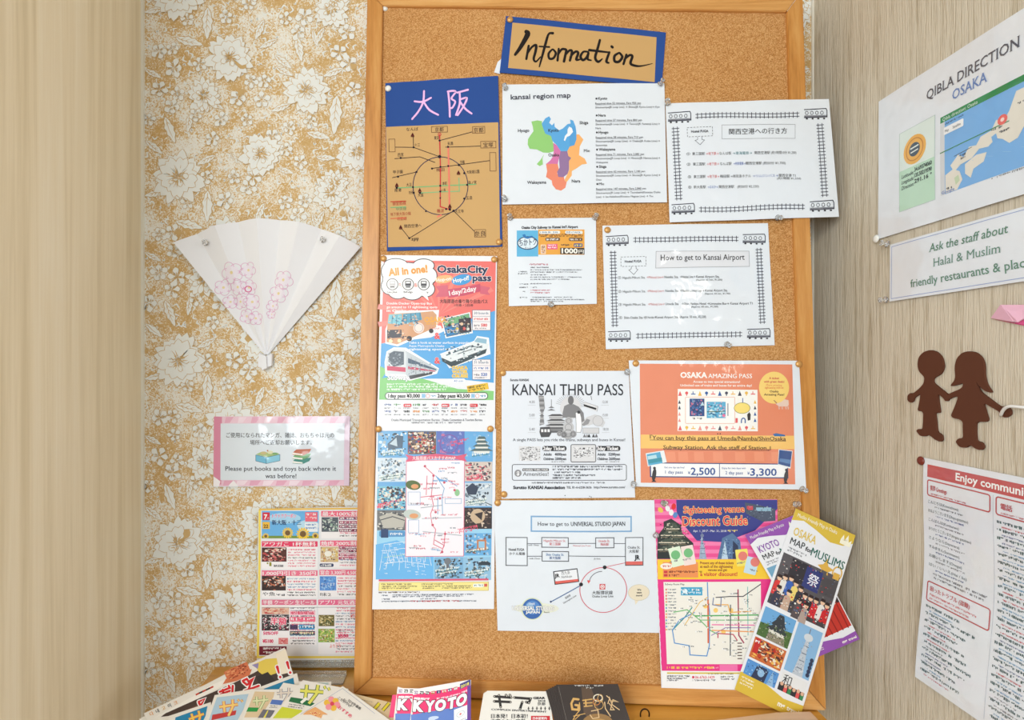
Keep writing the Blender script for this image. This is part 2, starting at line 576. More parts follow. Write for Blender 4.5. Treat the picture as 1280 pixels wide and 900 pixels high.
M['shelf'] = wood('golden_brown_shelf', (206, 146, 54), (226, 168, 72), (236, 186, 96), (3, 30, 40), 0.3, 0.05, 0.5, 0.4)
M['white_trim'] = plain('white_trim', (232, 228, 214), 0.5)
M['plaster'] = plain('white_plaster', (225, 224, 220), 0.9)
M['floorwood'] = wood('floor_boards', (104, 84, 62), (124, 102, 76), (140, 116, 90), (4, 40, 40), 0.4)

structure(box('floor', (-4, -5, -.05), (4, WY + .1, 0), M['floorwood']))
structure(box('ceiling', (-3, -2.0, 2.4), (3, WY + .1, 2.45), M['plaster']))
wall_back = structure(box('wall_back', (WL - .02, WY, 0), (WX + .02, WY + .08, 2.4), M['wallpaper']))
structure(box('wall_left', (WL - .03, .35, 0), (WL, WY, 2.4), M['left_panel']))
structure(box('wall_right', (WX, .35, 0), (WX + .03, WY, 2.4), M['right_panel']))
structure(box('trim_1', (WL, WY - .005, 0), (WL + .0045, WY, 2.4), M['white_trim']))
structure(box('trim_2', (WX - .003, WY - .004, 0), (WX, WY, 2.4), M['white_trim']))

# printed flowers of the wallpaper, one pattern repeat drawn at its place and repeated up the wall
wp = Sheet([(178, -700), (1016, -700), (1016, 1300), (178, 1300)], wall_pl, lift=(0, 0, 0, 0), cell=1e9)
wp.part = 'wallpaper_print'; wp.LAY = 0.0002; wp.kmod = 97
CREAM = (236, 239, 236); TAN = (206, 174, 122)
rw = random.Random(11)


def petal(x, y, a, L, w, z):
    ca, sa = math.cos(a), math.sin(a)
    prof = [(0, 0), (.3, .22), (.52, .42), (.7, .5), (.88, .3), (1.0, .0)]
    j = [rw.uniform(.85, 1.12) for _ in range(12)]
    up = [(u * L, v * w * j[i]) for i, (u, v) in enumerate(prof)]; dn = [(u * L * rw.uniform(.95, 1), -v * w * j[6 + i]) for i, (u, v) in enumerate(prof)][::-1][1:-1]
    pts = up + dn
    tr = lambda q, s=1.0: [(x + (u * s) * ca - (v * s) * sa, y + (u * s) * sa + (v * s) * ca) for u, v in q]
    big = [(u + (.5 if u > L * .5 else 0), v + (0 if i in (0, len(prof) - 1) else .5 if i < len(prof) else -.5)) for i, (u, v) in enumerate(pts)]
    wp.add(tr(big), [(0, i, i + 1) for i in range(1, len(pts) - 1)], TAN, z)
    wp.add(tr(pts), [(0, i, i + 1) for i in range(1, len(pts) - 1)], CREAM, z + .3)
    for k in range(max(1, int(w / 7))):
        o = rw.uniform(-.3, .3) * w; u0 = rw.uniform(.0, .15) * L; u1 = rw.uniform(.3, .6) * L
        wp.line(tr([(u0, o * .5), ((u0 + u1) / 2, o * .9), (u1, o)]), [1.3, .9, .2], TAN, z + .5)


def flower(x, y, R, z=4):
    k = int(9 + R / 3)
    for ring_, (n, L, w) in enumerate(((k, 1.0, .40), (k - 4, .74, .36), (5, .36, .2))):
        for i in range(n):
            a = 6.283 * (i + .5 * ring_) / n + rw.uniform(-.12, .12)
            petal(x + 3 * math.cos(a), y + 3 * math.sin(a), a, R * L * rw.uniform(.78, 1.05), R * w * rw.uniform(.8, 1.1), z + ring_)
    for i in range(12):
        a = rw.uniform(0, 6.283); q = rw.uniform(1, R * .22); wp.line([(x + q * math.cos(a), y + q * math.sin(a)), (x + (q + 4) * math.cos(a + .3), y + (q + 4) * math.sin(a + .3))], [1.5, .6], TAN, z + 3)


def leaf(x, y, L, a, z=2):
    a = math.radians(a); w = L * .34; ca, sa = math.cos(a), math.sin(a)
    up = []; dn = []
    for i in range(9):
        u = i / 8; v = math.sin(math.pi * u ** .8) * .5 * (1 if i % 2 else .72)
        up.append((u * L - L / 2, v * w)); dn.append((u * L - L / 2 + 2, -v * w))
    pts = up + dn[::-1][1:-1]
    tr = lambda q: [(x + u * ca - v * sa, y + u * sa + v * ca) for u, v in q]
    wp.poly(tr([(u * 1.06, v * 1.2) for u, v in pts]), TAN, z); wp.poly(tr(pts), CREAM, z + .3)
    wp.line(tr([(-L * .42, 0), (0, 1), (L * .3, 0)]), [.9, .6, .3], TAN, z + .5)
    for i in range(3):
        u = -L * .3 + i * L * .18; wp.line(tr([(u, 0), (u + L * .14, w * .28)]), [.8, .2], TAN, z + .5); wp.line(tr([(u, 0), (u + L * .14, -w * .28)]), [.8, .2], TAN, z + .5)


def blossom(x, y, R, z=3):
    a0 = rw.uniform(0, 6)
    for i in range(5):
        a = a0 + 6.283 * i / 5; petal(x + 1.5 * math.cos(a), y + 1.5 * math.sin(a), a, R * rw.uniform(.75, 1.1), R * .75, z)


REP, WID = 229.0, 292.0
big = [(440, 270, 108), (800, 425, 105), (320, 450, 78), (200, 830, 120), (585, 725, 95), (915, 45, 82), (1035, 710, 92), (930, 860, 60)]
lv = [(85, 50, 90, 170), (335, 110, 150, 92), (250, 195, 130, 15), (580, 140, 100, 115), (620, 205, 90, 155), (765, 230, 120, 80), (690, 290, 100, 40), (695, 335, 90, 28), (925, 340, 100, 160),
      (680, 505, 95, 160), (935, 540, 185, 95), (160, 610, 130, 70), (85, 690, 100, 40), (855, 635, 110, 15), (380, 495, 70, 30), (330, 750, 95, 155), (890, 740, 90, 5), (80, 345, 85, 30), (700, 800, 80, 20), (460, 740, 60, 60), (250, 575, 90, 100), (860, 170, 90, 120), (840, 180, 80, 75)]
bl = [(175, 230), (180, 320), (110, 420), (195, 440), (170, 500), (955, 250), (480, 460), (590, 470), (360, 650), (770, 760), (460, 830), (1020, 420), (540, 380), (420, 80), (530, 20), (790, 80), (600, 380), (300, 300), (700, 700), (990, 150), (110, 240), (520, 560), (280, 540),
      (720, 600), (640, 640), (1000, 300), (60, 560), (240, 90), (400, 560), (820, 570), (1050, 560), (550, 830), (700, 90), (760, 150), (330, 830)]
for ky in range(-3, 4):
    for kx in (0, 1, 2):
        ox, oy = 170 + kx * WID, ky * REP
        if 4 <= ky or ox > 1010 or (kx and ky < -1): continue
        ok = lambda x, y: 182 < ox + x / 3.75 < 1008 and (kx == 0 or not (480 < ox + x / 3.75 < 985))
        for x, y, R in big:
            if ok(x, y): flower(ox + x / 3.75, oy + y / 3.75, R / 3.75)
        for x, y, L, a in lv:
            if ok(x, y): leaf(ox + x / 3.75, oy + y / 3.75, L / 3.75, a)
        for x, y in bl:
            if ok(x, y): blossom(ox + x / 3.75, oy + y / 3.75, rw.uniform(28, 42) / 3.75)
        for _ in range(240):
            x, y = rw.uniform(0, 1090), rw.uniform(0, 859)
            if ok(x, y):
                px, py = ox + x / 3.75, oy + y / 3.75
                a = rw.uniform(0, 6.28); L = rw.uniform(2, 6)
                wp.brush([(px, py), (px + L * math.cos(a), py + L * math.sin(a)), (px + L * 1.5 * math.cos(a + .8), py + L * 1.5 * math.sin(a + .8))], [.8, 2.2, .5], CREAM, 1)
# keep the print on the wall between its corners
for ch in wp.parts['wallpaper_print']:
    ch[0][:, 0] = np.clip(ch[0][:, 0], 181.5, 1012)
wp.build(wall_back, M['wall_print'])

# ------------------------------------------------------------------ notice board
t = NT('cork')
m = t.coords((1, 1, 1))
v1 = t.n('ShaderNodeTexVoronoi', Scale=640.0); t.l(m, 0, v1, 'Vector')
n1 = t.n('ShaderNodeTexNoise', Scale=600.0, Detail=2.0, Roughness=0.7); t.l(m, 0, n1, 'Vector')
n3 = t.n('ShaderNodeTexNoise', Scale=7.0, Detail=2.0); t.l(m, 0, n3, 'Vector')
sp = t.n('ShaderNodeSeparateColor'); t.l(v1, 'Color', sp, 0)
ad = t.n('ShaderNodeMath', _operation='MULTIPLY_ADD'); ad.inputs[1].default_value = 0.45; t.l(sp, 0, ad, 0); t.l(n1, 'Fac', ad, 2)
a2 = t.n('ShaderNodeMath', _operation='MULTIPLY_ADD'); a2.inputs[1].default_value = 0.25; t.l(n3, 'Fac', a2, 0); t.l(ad, 0, a2, 2)
r = t.ramp(a2, 0, [(0.42, (140, 90, 44)), (0.62, (182, 124, 66)), (0.84, (198, 142, 82)), (1.0, (216, 168, 112))])
t.l(r, 'Color', t.b, 'Base Color'); t.b.inputs['Roughness'].default_value = 0.75; t.b.inputs['Specular IOR Level'].default_value = 0.25
t.bump(ad, 0, 0.5, 0.0012)
M['cork'] = t.m

O = [(459.2, -12), (1003.4, -12), (1033, 888.5), (442, 868)]
I = [(478.3, 7), (984, 14), (1011, 863), (464, 848)]
o3 = board_pl.pt(O); i3 = board_pl.pt(I); nb = board_pl.n
board = thing('notice_board', 'cork notice board in an orange wooden frame leaning on the wall above the shelf', 'notice board', (o3[2] + o3[3]) / 2)
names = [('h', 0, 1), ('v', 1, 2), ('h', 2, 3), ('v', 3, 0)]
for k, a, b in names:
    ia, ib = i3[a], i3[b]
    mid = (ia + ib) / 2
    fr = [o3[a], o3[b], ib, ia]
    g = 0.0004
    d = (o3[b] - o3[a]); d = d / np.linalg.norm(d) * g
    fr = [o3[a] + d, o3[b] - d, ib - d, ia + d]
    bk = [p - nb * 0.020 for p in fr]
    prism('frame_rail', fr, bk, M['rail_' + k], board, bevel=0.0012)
ins = lambda q, e: [(q[0][0] - e, q[0][1] - e), (q[1][0] + e, q[1][1] - e), (q[2][0] + e, q[2][1] + e), (q[3][0] - e, q[3][1] + e)]
cf = cork_pl.pt(I)
cfo = [p for p in cf]
prism('cork_panel', cfo, [p - nb * 0.006 for p in cfo], M['cork'], board)
prism('backing_board', [p - nb * 0.0065 for p in cfo], [p - nb * 0.010 for p in cfo], plain('hardboard', (120, 84, 52), .8), board)

# ------------------------------------------------------------------ shelf
shelf = tag(box('shelf', (-.462, .862, SHZ - .028), (.567, WY - .001, SHZ), M['shelf'], None, .002), 'long glossy golden brown wooden shelf under the cork notice board', 'shelf')

# ------------------------------------------------------------------ notices on the cork, drawn in readings of enlarged picture regions
K = (32, 32, 38); WHITE = (250, 250, 250); RED = (205, 60, 70); GREY = (120, 122, 128); NAVY = (44, 60, 110)

# "Information" sign
s = Sheet([(632.5, 21), (832, 41.5), (826.6, 110), (624.5, 92)], cork_pl, (.002, .002, .0025, .003), wave=.0012, nwave=1.5).view(470, 0, 2.7263)
s.quad([(465, 80), (955, 130), (948, 283), (450, 235)], (206, 165, 108), 1)
for pts, ws in (
    ([(512, 112), (516, 122), (492, 165), (474, 190)], [14, 18, 13, 9]),                     # I
    ([(520, 160), (512, 205)], [8, 8]), ([(514, 190), (530, 165), (545, 158), (543, 180), (537, 205), (545, 214), (560, 198)], [6, 7, 9, 9, 8, 6, 4]),   # n
    ([(602, 117), (588, 120), (578, 150), (566, 195), (556, 232)], [9, 7, 9, 8, 4]), ([(556, 162), (590, 164)], [5, 6]),              # f
    ([(600, 172), (588, 186), (590, 203), (604, 202), (612, 185), (603, 172)], [6, 8, 8, 8, 8, 6]),                    # o
    ([(622, 170), (618, 210)], [7, 8]), ([(619, 192), (632, 172), (646, 172)], [6, 8, 8]),                                     # r
    ([(648, 174), (640, 213)], [8, 9]), ([(642, 195), (658, 176), (667, 180), (660, 210)], [6, 8, 9, 8]), ([(661, 198), (678, 180), (688, 184), (682, 206), (694, 206)], [6, 8, 9, 9, 5]),   # m
    ([(722, 180), (706, 180), (696, 196), (704, 208), (716, 200), (724, 182), (720, 204), (732, 209)], [6, 7, 9, 9, 8, 7, 8, 5]),    # a
    ([(762, 140), (754, 170), (746, 200), (756, 214), (770, 204)], [8, 9, 9, 9, 4]), ([(726, 174), (792, 182)], [9, 6]),      # t
    ([(794, 182), (784, 212), (792, 218)], [8, 9, 6]), ([(802, 162), (805, 165)], [9, 9]),                                # i
    ([(826, 184), (812, 194), (812, 212), (826, 214), (838, 198), (829, 184)], [7, 9, 9, 9, 9, 7]),                      # o
    ([(852, 190), (842, 222)], [8, 8]), ([(844, 208), (862, 192), (872, 196), (866, 220), (884, 228), (905, 228), (940, 220)], [6, 8, 9, 9, 8, 5, 2])):   # n
    s.part = 'brush_lettering'; s.brush(pts, [w * 1.0 for w in ws], (34, 28, 26), 4)
info = poster('information_sign', 'blue-bordered brown paper sign hand-lettered "Information", tilted at the top of the board', 'sign', s, 'matte', 'backing_paper', 'blue_sheet')
fl = Sheet([(622, 78), (629, 72), (625, 93), (617.5, 91)], cork_pl, (.001, .0015, .0015, .001))
o = fl.sheet_mesh('folded_corner', M['matte_sheet'], info, 4, 4)

# hand-drawn rail map 大阪
s = Sheet([(482, 105), (622.6, 96), (628, 308.5), (484, 314.5)], cork_pl, (.0025, .003, .002, .0015), wave=.0015, nwave=2.5).view(470, 90, 3.913)
s.part = 'brown_paper'; s.quad([(50, 272), (598, 250), (607, 850), (60, 858)], (208, 168, 112), 1)
s.part = 'drawn_lettering'
PK = (240, 190, 240)
for pts in ([(190, 148), (230, 150), (270, 132)], [(236, 98), (232, 150), (210, 195), (178, 234)], [(234, 150), (262, 190), (305, 215)],
            [(352, 102), (378, 98), (390, 104), (370, 135), (388, 150), (376, 178), (366, 182)], [(354, 104), (360, 160), (362, 224)],
            [(398, 106), (450, 92)], [(410, 108), (410, 160), (392, 215)], [(410, 140), (444, 132), (430, 170), (400, 216)], [(412, 150), (438, 185), (468, 208)]):
    s.brush(pts, [9, 10] + [9] * (len(pts) - 2), PK, 4)
s.part = 'drawn_map'
DK = (40, 34, 44)
s.ring(316, 560, 134, 3.6, (38, 44, 84), 4, ry=141)
for a, b in (((95, 371), (185, 372)), ((185, 372), (183, 315)), ((185, 372), (312, 418)), ((92, 427), (215, 418)), ((215, 418), (290, 446)), ((80, 520), (200, 492)), ((340, 372), (512, 366)), ((312, 340), (470, 297)), ((275, 475), (556, 437)),
             ((380, 682), (482, 782)), ((164, 815), (380, 682)), ((164, 815), (122, 762))):
    s.line([a, b], 3, DK, 4)
s.line([(312, 310), (316, 480), (315, 662), (362, 676)], 5.5, (205, 60, 66), 5); s.line([(354, 372), (358, 520), (360, 668)], 8, (235, 130, 110), 4.6)
s.line([(105, 570), (316, 560), (490, 552)], 4.5, (120, 190, 130), 4.4); s.line([(215, 594), (408, 586), (406, 520)], 4, (130, 195, 140), 4.4); s.line([(300, 712), (322, 702)], 7, (240, 130, 110), 4.4)
s.ring(312, 310, 7, 3, (205, 60, 66), 5)
for x, y, rr in ((312, 418, 8), (316, 468, 5), (315, 560, 5), (315, 588, 5), (315, 620, 4), (354, 464, 5), (353, 371, 5), (312, 340, 5), (406, 458, 6), (432, 498, 5), (446, 555, 5), (432, 622, 5), (380, 682, 6), (362, 676, 6), (344, 674, 5), (186, 593, 5), (182, 566, 5), (199, 492, 5),
                 (185, 372, 5), (122, 424, 5), (109, 515, 5), (103, 569, 5), (164, 815, 5), (275, 476, 5), (216, 594, 5), (245, 684, 4)):
    s.circ(x, y, rr, DK, 6, n=12)
for cx, cy in ((180, 312), (103, 556), (215, 582), (404, 496), (122, 762), (362, 660)):
    s.poly([(cx - 9, cy + 5), (cx, cy - 12), (cx + 9, cy + 5)], (90, 30, 30), 6); s.line([(cx - 8, cy + 8), (cx + 8, cy + 8)], 4, (90, 30, 30), 6)
for x, y, w, h, t_ in ((64, 332, 30, 62, ''), (272, 272, 78, 28, '京都'), (472, 272, 60, 32, '京都'), (512, 344, 74, 32, '宝塚'), (556, 398, 30, 90, ''), (482, 774, 54, 36, '奈良')):
    s.box(x, y, w, h, 2.2, (120, 84, 60), 5, rot=-1)
    if t_: s.text(t_, x + w / 2, y + h - 6, h * .8, (70, 50, 50), al='c', rot=-2)
for t_, x, y, w, c in (('なんば', 150, 292, 58, DK), ('十三', 190, 368, 26, DK), ('西宮', 108, 416, 28, DK), ('甲子園', 86, 500, 46, DK), ('南港', 92, 588, 34, DK), ('大正', 150, 562, 26, DK), ('弁天町', 162, 600, 24, DK), ('東淀', 286, 334, 24, DK), ('梅田', 296, 490, 40, (120, 60, 60)),
                       ('京橋', 412, 452, 22, DK), ('大阪城公園', 444, 500, 62, DK), ('森ノ宮', 452, 552, 40, DK), ('玉造', 440, 626, 32, DK), ('天王寺', 386, 692, 44, DK), ('難波', 300, 690, 34, (170, 50, 50)), ('御堂筋線', 82, 654, 66, (190, 70, 60)), ('中央線', 100, 680, 50, (100, 150, 110)),
                       ('地下鉄大阪の線', 72, 706, 100, (180, 80, 60)), ('堺筋線', 104, 728, 48, (190, 80, 60)), ('関西空港へ', 140, 764, 84, DK), ('堺', 172, 830, 40, DK), ('本町', 326, 556, 22, DK), ('心斎', 320, 590, 22, DK), ('天満', 350, 362, 28, DK), ('大国', 206, 612, 26, DK)):
    s.text(t_, x, y, 19, c, w=w, rot=-3)
for y, c in ((634, (200, 60, 50)), (662, (120, 190, 130)), (716, (225, 110, 80))): s.line([(72, y + 3), (148, y)], 4, c, 5)
poster('rail_map_drawing', 'hand-drawn loop line map on brown paper headed 大阪 in pink on dark blue', 'poster', s, 'matte', 'backing_paper', 'blue_sheet')

# kansai region map
s = Sheet([(628, 107), (829.7, 105.5), (833, 253.8), (628, 256.4)], cork_pl, (.003, .0035, .0035, .003), belly=.003, wave=.002, nwave=1.3, phase=2).view(620, 100, 5.627)
s.rot = -1.2
s.part = 'title_lettering'; s.text('kansai region map', 103, 146, 50, (50, 54, 72), w=420, bold=.012, rot=-1.8)
s.part = 'coloured_map'
B1 = [(320, 318), (345, 280), (372, 266), (384, 285), (372, 312), (392, 330), (408, 312), (410, 340), (440, 365), (468, 352), (500, 322), (522, 318), (518, 290), (540, 298), (556, 340), (562, 385), (562, 430), (548, 470), (515, 480), (498, 512), (452, 512), (425, 470), (395, 440), (385, 405), (345, 388), (330, 350)]
s.poly(B1, (84, 168, 226), 2)
s.poly([(556, 340), (562, 430), (548, 470), (515, 480), (510, 400), (530, 345)], (74, 158, 220), 2.4)
s.poly([(512, 340), (530, 350), (538, 378), (515, 405), (496, 412), (482, 442), (474, 436), (482, 405), (500, 385), (500, 360)], (240, 244, 250), 3)
s.poly([(248, 302), (290, 294), (322, 300), (320, 318), (330, 350), (345, 388), (385, 405), (395, 440), (405, 475), (404, 512), (370, 522), (330, 520), (285, 498), (235, 492), (222, 462), (224, 425), (240, 400), (262, 370), (258, 340)], (146, 206, 116), 2)
s.poly([(338, 530), (325, 560), (328, 602), (305, 614), (285, 600), (312, 570)], (146, 206, 116), 2)
s.poly([(400, 452), (425, 470), (452, 512), (440, 560), (432, 600), (395, 598), (350, 600), (380, 575), (400, 545), (404, 512)], (214, 112, 170), 2.2)
s.poly([(350, 600), (395, 588), (432, 600), (440, 640), (428, 665), (440, 690), (475, 688), (480, 715), (495, 725), (485, 765), (455, 785), (420, 775), (395, 745), (390, 715), (350, 690), (358, 650)], (238, 136, 104), 2)
s.poly([(452, 512), (498, 512), (505, 545), (525, 560), (510, 580), (510, 640), (500, 670), (470, 692), (436, 690), (428, 655), (445, 625), (440, 560)], (146, 112, 158), 2.3)
s.poly([(562, 395), (580, 395), (610, 432), (585, 480), (580, 540), (620, 565), (636, 600), (600, 605), (565, 630), (530, 650), (530, 680), (495, 725), (478, 712), (500, 670), (512, 640), (510, 580), (525, 560), (505, 545), (498, 505), (515, 480), (548, 470), (562, 430)], (248, 178, 104), 1.9)
for t_, x, y in (('Hyogo', 154, 375), ('Kyoto', 366, 376), ('Shiga', 584, 324), ('Osaka', 366, 548), ('Mie', 614, 520), ('Wakayama', 218, 738), ('Nara', 530, 730)):
    s.text(t_, x, y, 30, K, bold=.012, rot=-1)
s.part = 'body_text'
y = 152
for i, (nm, l1, l2, l3) in enumerate((('Kyoto', 'Required time 52 minutes, Fare 920 yen', 'Shinimamiya(JR Loop Line) → Shiota(JR Kyoto Line)→ Kyo', ''), ('Nara', 'Required time 57 minutes, Fare 800 yen', 'Shinimamiya(JR Loop Line) → Tennoji(JR Yamatoji Line)→', 'Nara'),
                                      ('Hyogo', 'Required time 38 minutes, Fare 710 yen', 'Shinimamiya(JR Loop Line) → Osaka(JR Kobe Line)→', 'Sannomiya'), ('Wakayama', 'Required time 71 minutes, Fare 2,085 yen', 'Shinimamiya(JR Loop Line) → Hineno(JR Hanwa Line)→', 'Wakayama'),
                                      ('Shiga', 'Required time 62 minutes, Fare 1,140 yen', 'Shinimamiya(JR Loop Line) → Shiota(JR Kyoto Line)→', 'Otsu'), ('Mie', 'Required time 147 minutes, Fare 2,840 yen', 'Shinimamiya(JR Loop Line) → Tsuruhashi(Kintetsu Osaka', 'Line) → Ise-Nakahara(Kintetsu Nagoya Line) → Tsu'))):
    x = 696 + i * 1.2; yy = 152 + i * 119.5
    s.circ(x + 6, yy - 8, 7, K, 4, n=8); s.text(nm, x + 18, yy, 26, K, bold=.014)
    s.text(l1, x - 2, yy + 34, 20, (60, 62, 70), w=320 + 6 * i, dy=0); s.line([(x - 2, yy + 37), (x + 318, yy + 32)], 1.6, (90, 90, 96), 4)
    s.text(l2, x - 2, yy + 61, 19, (74, 76, 84), w=452); 
    if l3: s.text(l3, x - 2, yy + 88, 19, (74, 76, 84))
poster('region_map', 'laminated white sheet headed "kansai region map" with a coloured map of seven areas', 'notice', s, 'lam', 'laminated_sheet')


def train(s, x, y, w, h, rot=0):
    """Little train carriage: body, windows, roof line, wheels."""
    a = math.radians(rot)
    q = lambda u, v: (x + u * w * math.cos(a) - v * h * math.sin(a), y + u * w * math.sin(a) + v * h * math.cos(a))
    s.line([q(0, .1), q(.96, .02), q(1, .2), q(1, .78), q(0, .82)], w * .035, (44, 46, 62), 4, closed=False)
    s.line([q(0, .66), q(1, .64)], w * .02, (70, 72, 84), 4); s.poly([q(0, .7), q(1, .68), q(1, .8), q(0, .84)], (110, 112, 124), 3)
    for i in range(4):
        p = q(.12 + .22 * i, .4); s.ring(p[0], p[1], w * .062, w * .022, (50, 52, 66), 4, ry=w * .075, n=14)
    for i in range(4):
        p = q(.12 + .25 * i, .92); s.circ(p[0], p[1], w * .05, (30, 30, 40), 4, ry=w * .035, n=10)


def track(s, a, b, sep, n, lw=3.2, bow=0.0):
    a = np.array(a, float); b = np.array(b, float); d = (b - a) / np.linalg.norm(b - a); nn = np.array([-d[1], d[0]])
    f = lambda t: a + (b - a) * t + nn * bow * math.sin(math.pi * 2 * t)
    ts = [i / 12 for i in range(13)]
    for k in (-.5, .5): s.line([f(t) + nn * sep * k for t in ts], lw, (44, 46, 66), 4)
    for i in range(n):
        p = f((i + .5) / n); s.line([p - nn * sep * .95, p + nn * sep * .95], lw * 1.15, (40, 42, 62), 4.2)


# airport directions in Japanese
s = Sheet([(831, 131), (1032.5, 127), (1045, 273), (836, 279)], cork_pl, (.0045, .0085, .0085, .0045), belly=.002, wave=.0022, nwave=1.6, phase=1).view(820, 100, 4.5)
s.part = 'train_drawings'; train(s, 62, 188, 126, 64, -1); train(s, 816, 176, 128, 62, -1); train(s, 82, 702, 126, 62, -1); train(s, 848, 690, 134, 62, -2)
s.part = 'railway_tracks'; track(s, (214, 214), (790, 210), 18, 25, bow=-4); track(s, (234, 736), (820, 724), 18, 25, bow=3); track(s, (103, 272), (122, 684), 22, 22); track(s, (905, 258), (932, 668), 22, 22)
s.part = 'title_lettering'; s.box(361, 264, 405, 78, 2, (150, 150, 156), rot=.2); s.text('関西空港への行き方', 400, 316, 36, K, w=320, rot=-.2, bold=.008)
s.part = 'body_text'; s.box(168, 278, 140, 52, 2.6, (90, 92, 98), dash=10, rot=-2); s.text('Hostel FUGA', 190, 306, 19, K, w=96, bold=.02, rot=-1); s.line([(226, 330), (226, 346), (212, 350), (240, 374), (264, 348), (250, 346), (250, 330)], 2.4, (90, 92, 98))
yb = 432
for i, (yy, parts) in enumerate(((432, [('①', 164, 20, K), ('東三国駅', 196, 70, K), ('→地下鉄→', 272, 70, (215, 70, 70)), ('なんば駅', 346, 66, K), ('→南海電鉄→', 420, 106, (60, 130, 140)), ('関西空港駅', 540, 86, K), ('(約1時間10分 ¥1,200)', 632, 140, K)]),
                                  (490, [('②', 166, 20, K), ('東三国駅', 200, 68, K), ('→地下鉄→', 276, 68, (215, 70, 70)), ('なんば駅', 350, 64, K), ('→特急電車→', 424, 66, (60, 100, 180)), ('関西空港駅', 492, 88, K), ('(約50分 ¥1,700)', 586, 126, K)]),
                                  (560, [('③', 172, 18, K), ('東三国駅', 204, 66, K), ('→地下鉄→', 278, 68, (215, 70, 70)), ('梅田駅', 350, 54, K), ('→新阪急ホテル', 408, 112, K), ('→リムジンバス→', 530, 140, (60, 100, 180)), ('関西空港 T1', 674, 94, K)]),
                                  (618, [('④', 174, 18, K), ('新大阪駅', 204, 68, K), ('→はるか→', 282, 56, (60, 100, 180)), ('関西空港駅', 344, 84, K), ('(約50分 ¥2,330)', 446, 118, K)]))):
    for t_, x, w, c in parts: s.text(t_, x, yy + (x - 164) * -.005, 19, c, w=w, rot=-.3)
s.text('(約1時間 ¥1,550)', 664, 572, 15, K, w=134)
poster('japanese_airport_notice', 'laminated notice "関西空港への行き方" framed by trains and tracks, overhanging the board\'s frame', 'notice', s, 'lam', 'laminated_sheet')

# airport directions in English
s = Sheet([(752.7, 282.5), (959, 279.5), (967.5, 431.7), (757, 436.7)], cork_pl, (.002, .0025, .0025, .002), belly=.003, wave=.0015, nwave=1.4, phase=4).view(620, 260, 3.5556)
s.part = 'train_drawings'; train(s, 487, 124, 98, 48, -1); train(s, 1093, 116, 100, 48, 1); train(s, 497, 546, 98, 50, 0); train(s, 1112, 536, 102, 48, 0)
s.part = 'railway_tracks'; track(s, (608, 144), (1074, 140), 14, 25, 2.6, bow=1); track(s, (620, 570), (1090, 562), 14, 25, 2.6); track(s, (518, 192), (527, 530), 16, 24, 2.6); track(s, (1164, 180), (1180, 516), 16, 24, 2.6)
s.part = 'title_lettering'; s.quad([(708, 196), (1120, 194), (1122, 262), (706, 270)], (228, 230, 236), 1); s.line([(708, 196), (1120, 194), (1122, 262), (706, 270)], 1.6, (140, 140, 146), 3, closed=True); s.text('How to get to Kansai Airport', 728, 236, 36, K, w=372, rot=-.5)
s.part = 'body_text'; s.box(553, 220, 110, 42, 2, (90, 92, 98), dash=8, rot=-1); s.text('Hostel FUGA', 570, 245, 15, K, w=74, bold=.02, rot=-1); s.line([(600, 262), (598, 274), (588, 278), (610, 298), (628, 276), (620, 272), (620, 262)], 2, (90, 92, 98))
RR = (200, 90, 90)
for yy, parts, sub in ((317, [('①', 540, 14, K), ('Higashi-Mikuni Sta.', 560, 100, K), ('→Midosuji Line→', 666, 74, RR), ('Namba Sta.', 744, 62, K), ('→Nankai Line→', 812, 68, K), ('Kansai Airport Sta.', 884, 104, K)], ('(Approx. 65 min., ¥1,200)', 884, 116)),
                       (378, [('②', 541, 14, K), ('Higashi-Mikuni Sta.', 562, 100, K), ('→Midosuji Line→', 668, 74, RR), ('Namba Sta.', 748, 60, K), ('→Nankai Limited Exp.→', 812, 108, K), ('Kansai Airport Sta.', 924, 100, K)], ('(Approx. 50 min., ¥1,700)', 922, 114)),
                       (436, [('③', 543, 14, K), ('Higashi-Mikuni Sta.', 563, 100, K), ('→Midosuji Line→', 672, 72, RR), ('Umeda Sta.', 748, 60, K), ('→Shin Hankyu Hotel →Limousine Bus→', 820, 210, K), ('Kansai Airport T1', 1036, 100, K)], ('(Approx. 60 min., ¥1,550)', 862, 120)),
                       (494, [('④', 545, 14, K), ('Shin-Osaka Sta.', 567, 84, K), ('→JR Haruka→', 652, 54, K), ('Kansai Airport Sta.', 706, 100, K), ('(Approx. 50 min., ¥2,330)', 812, 116, K)], None)):
    for t_, x, w, c in parts: s.text(t_, x, yy + (x - 540) * -.01, 15, c, w=w, rot=-.4)
    if sub: s.text(sub[0], sub[1], yy + 9, 10.5, K, w=sub[2], rot=-.4)
poster('english_airport_notice', 'laminated notice "How to get to Kansai Airport" framed by trains and tracks', 'notice', s, 'lam', 'laminated_sheet')

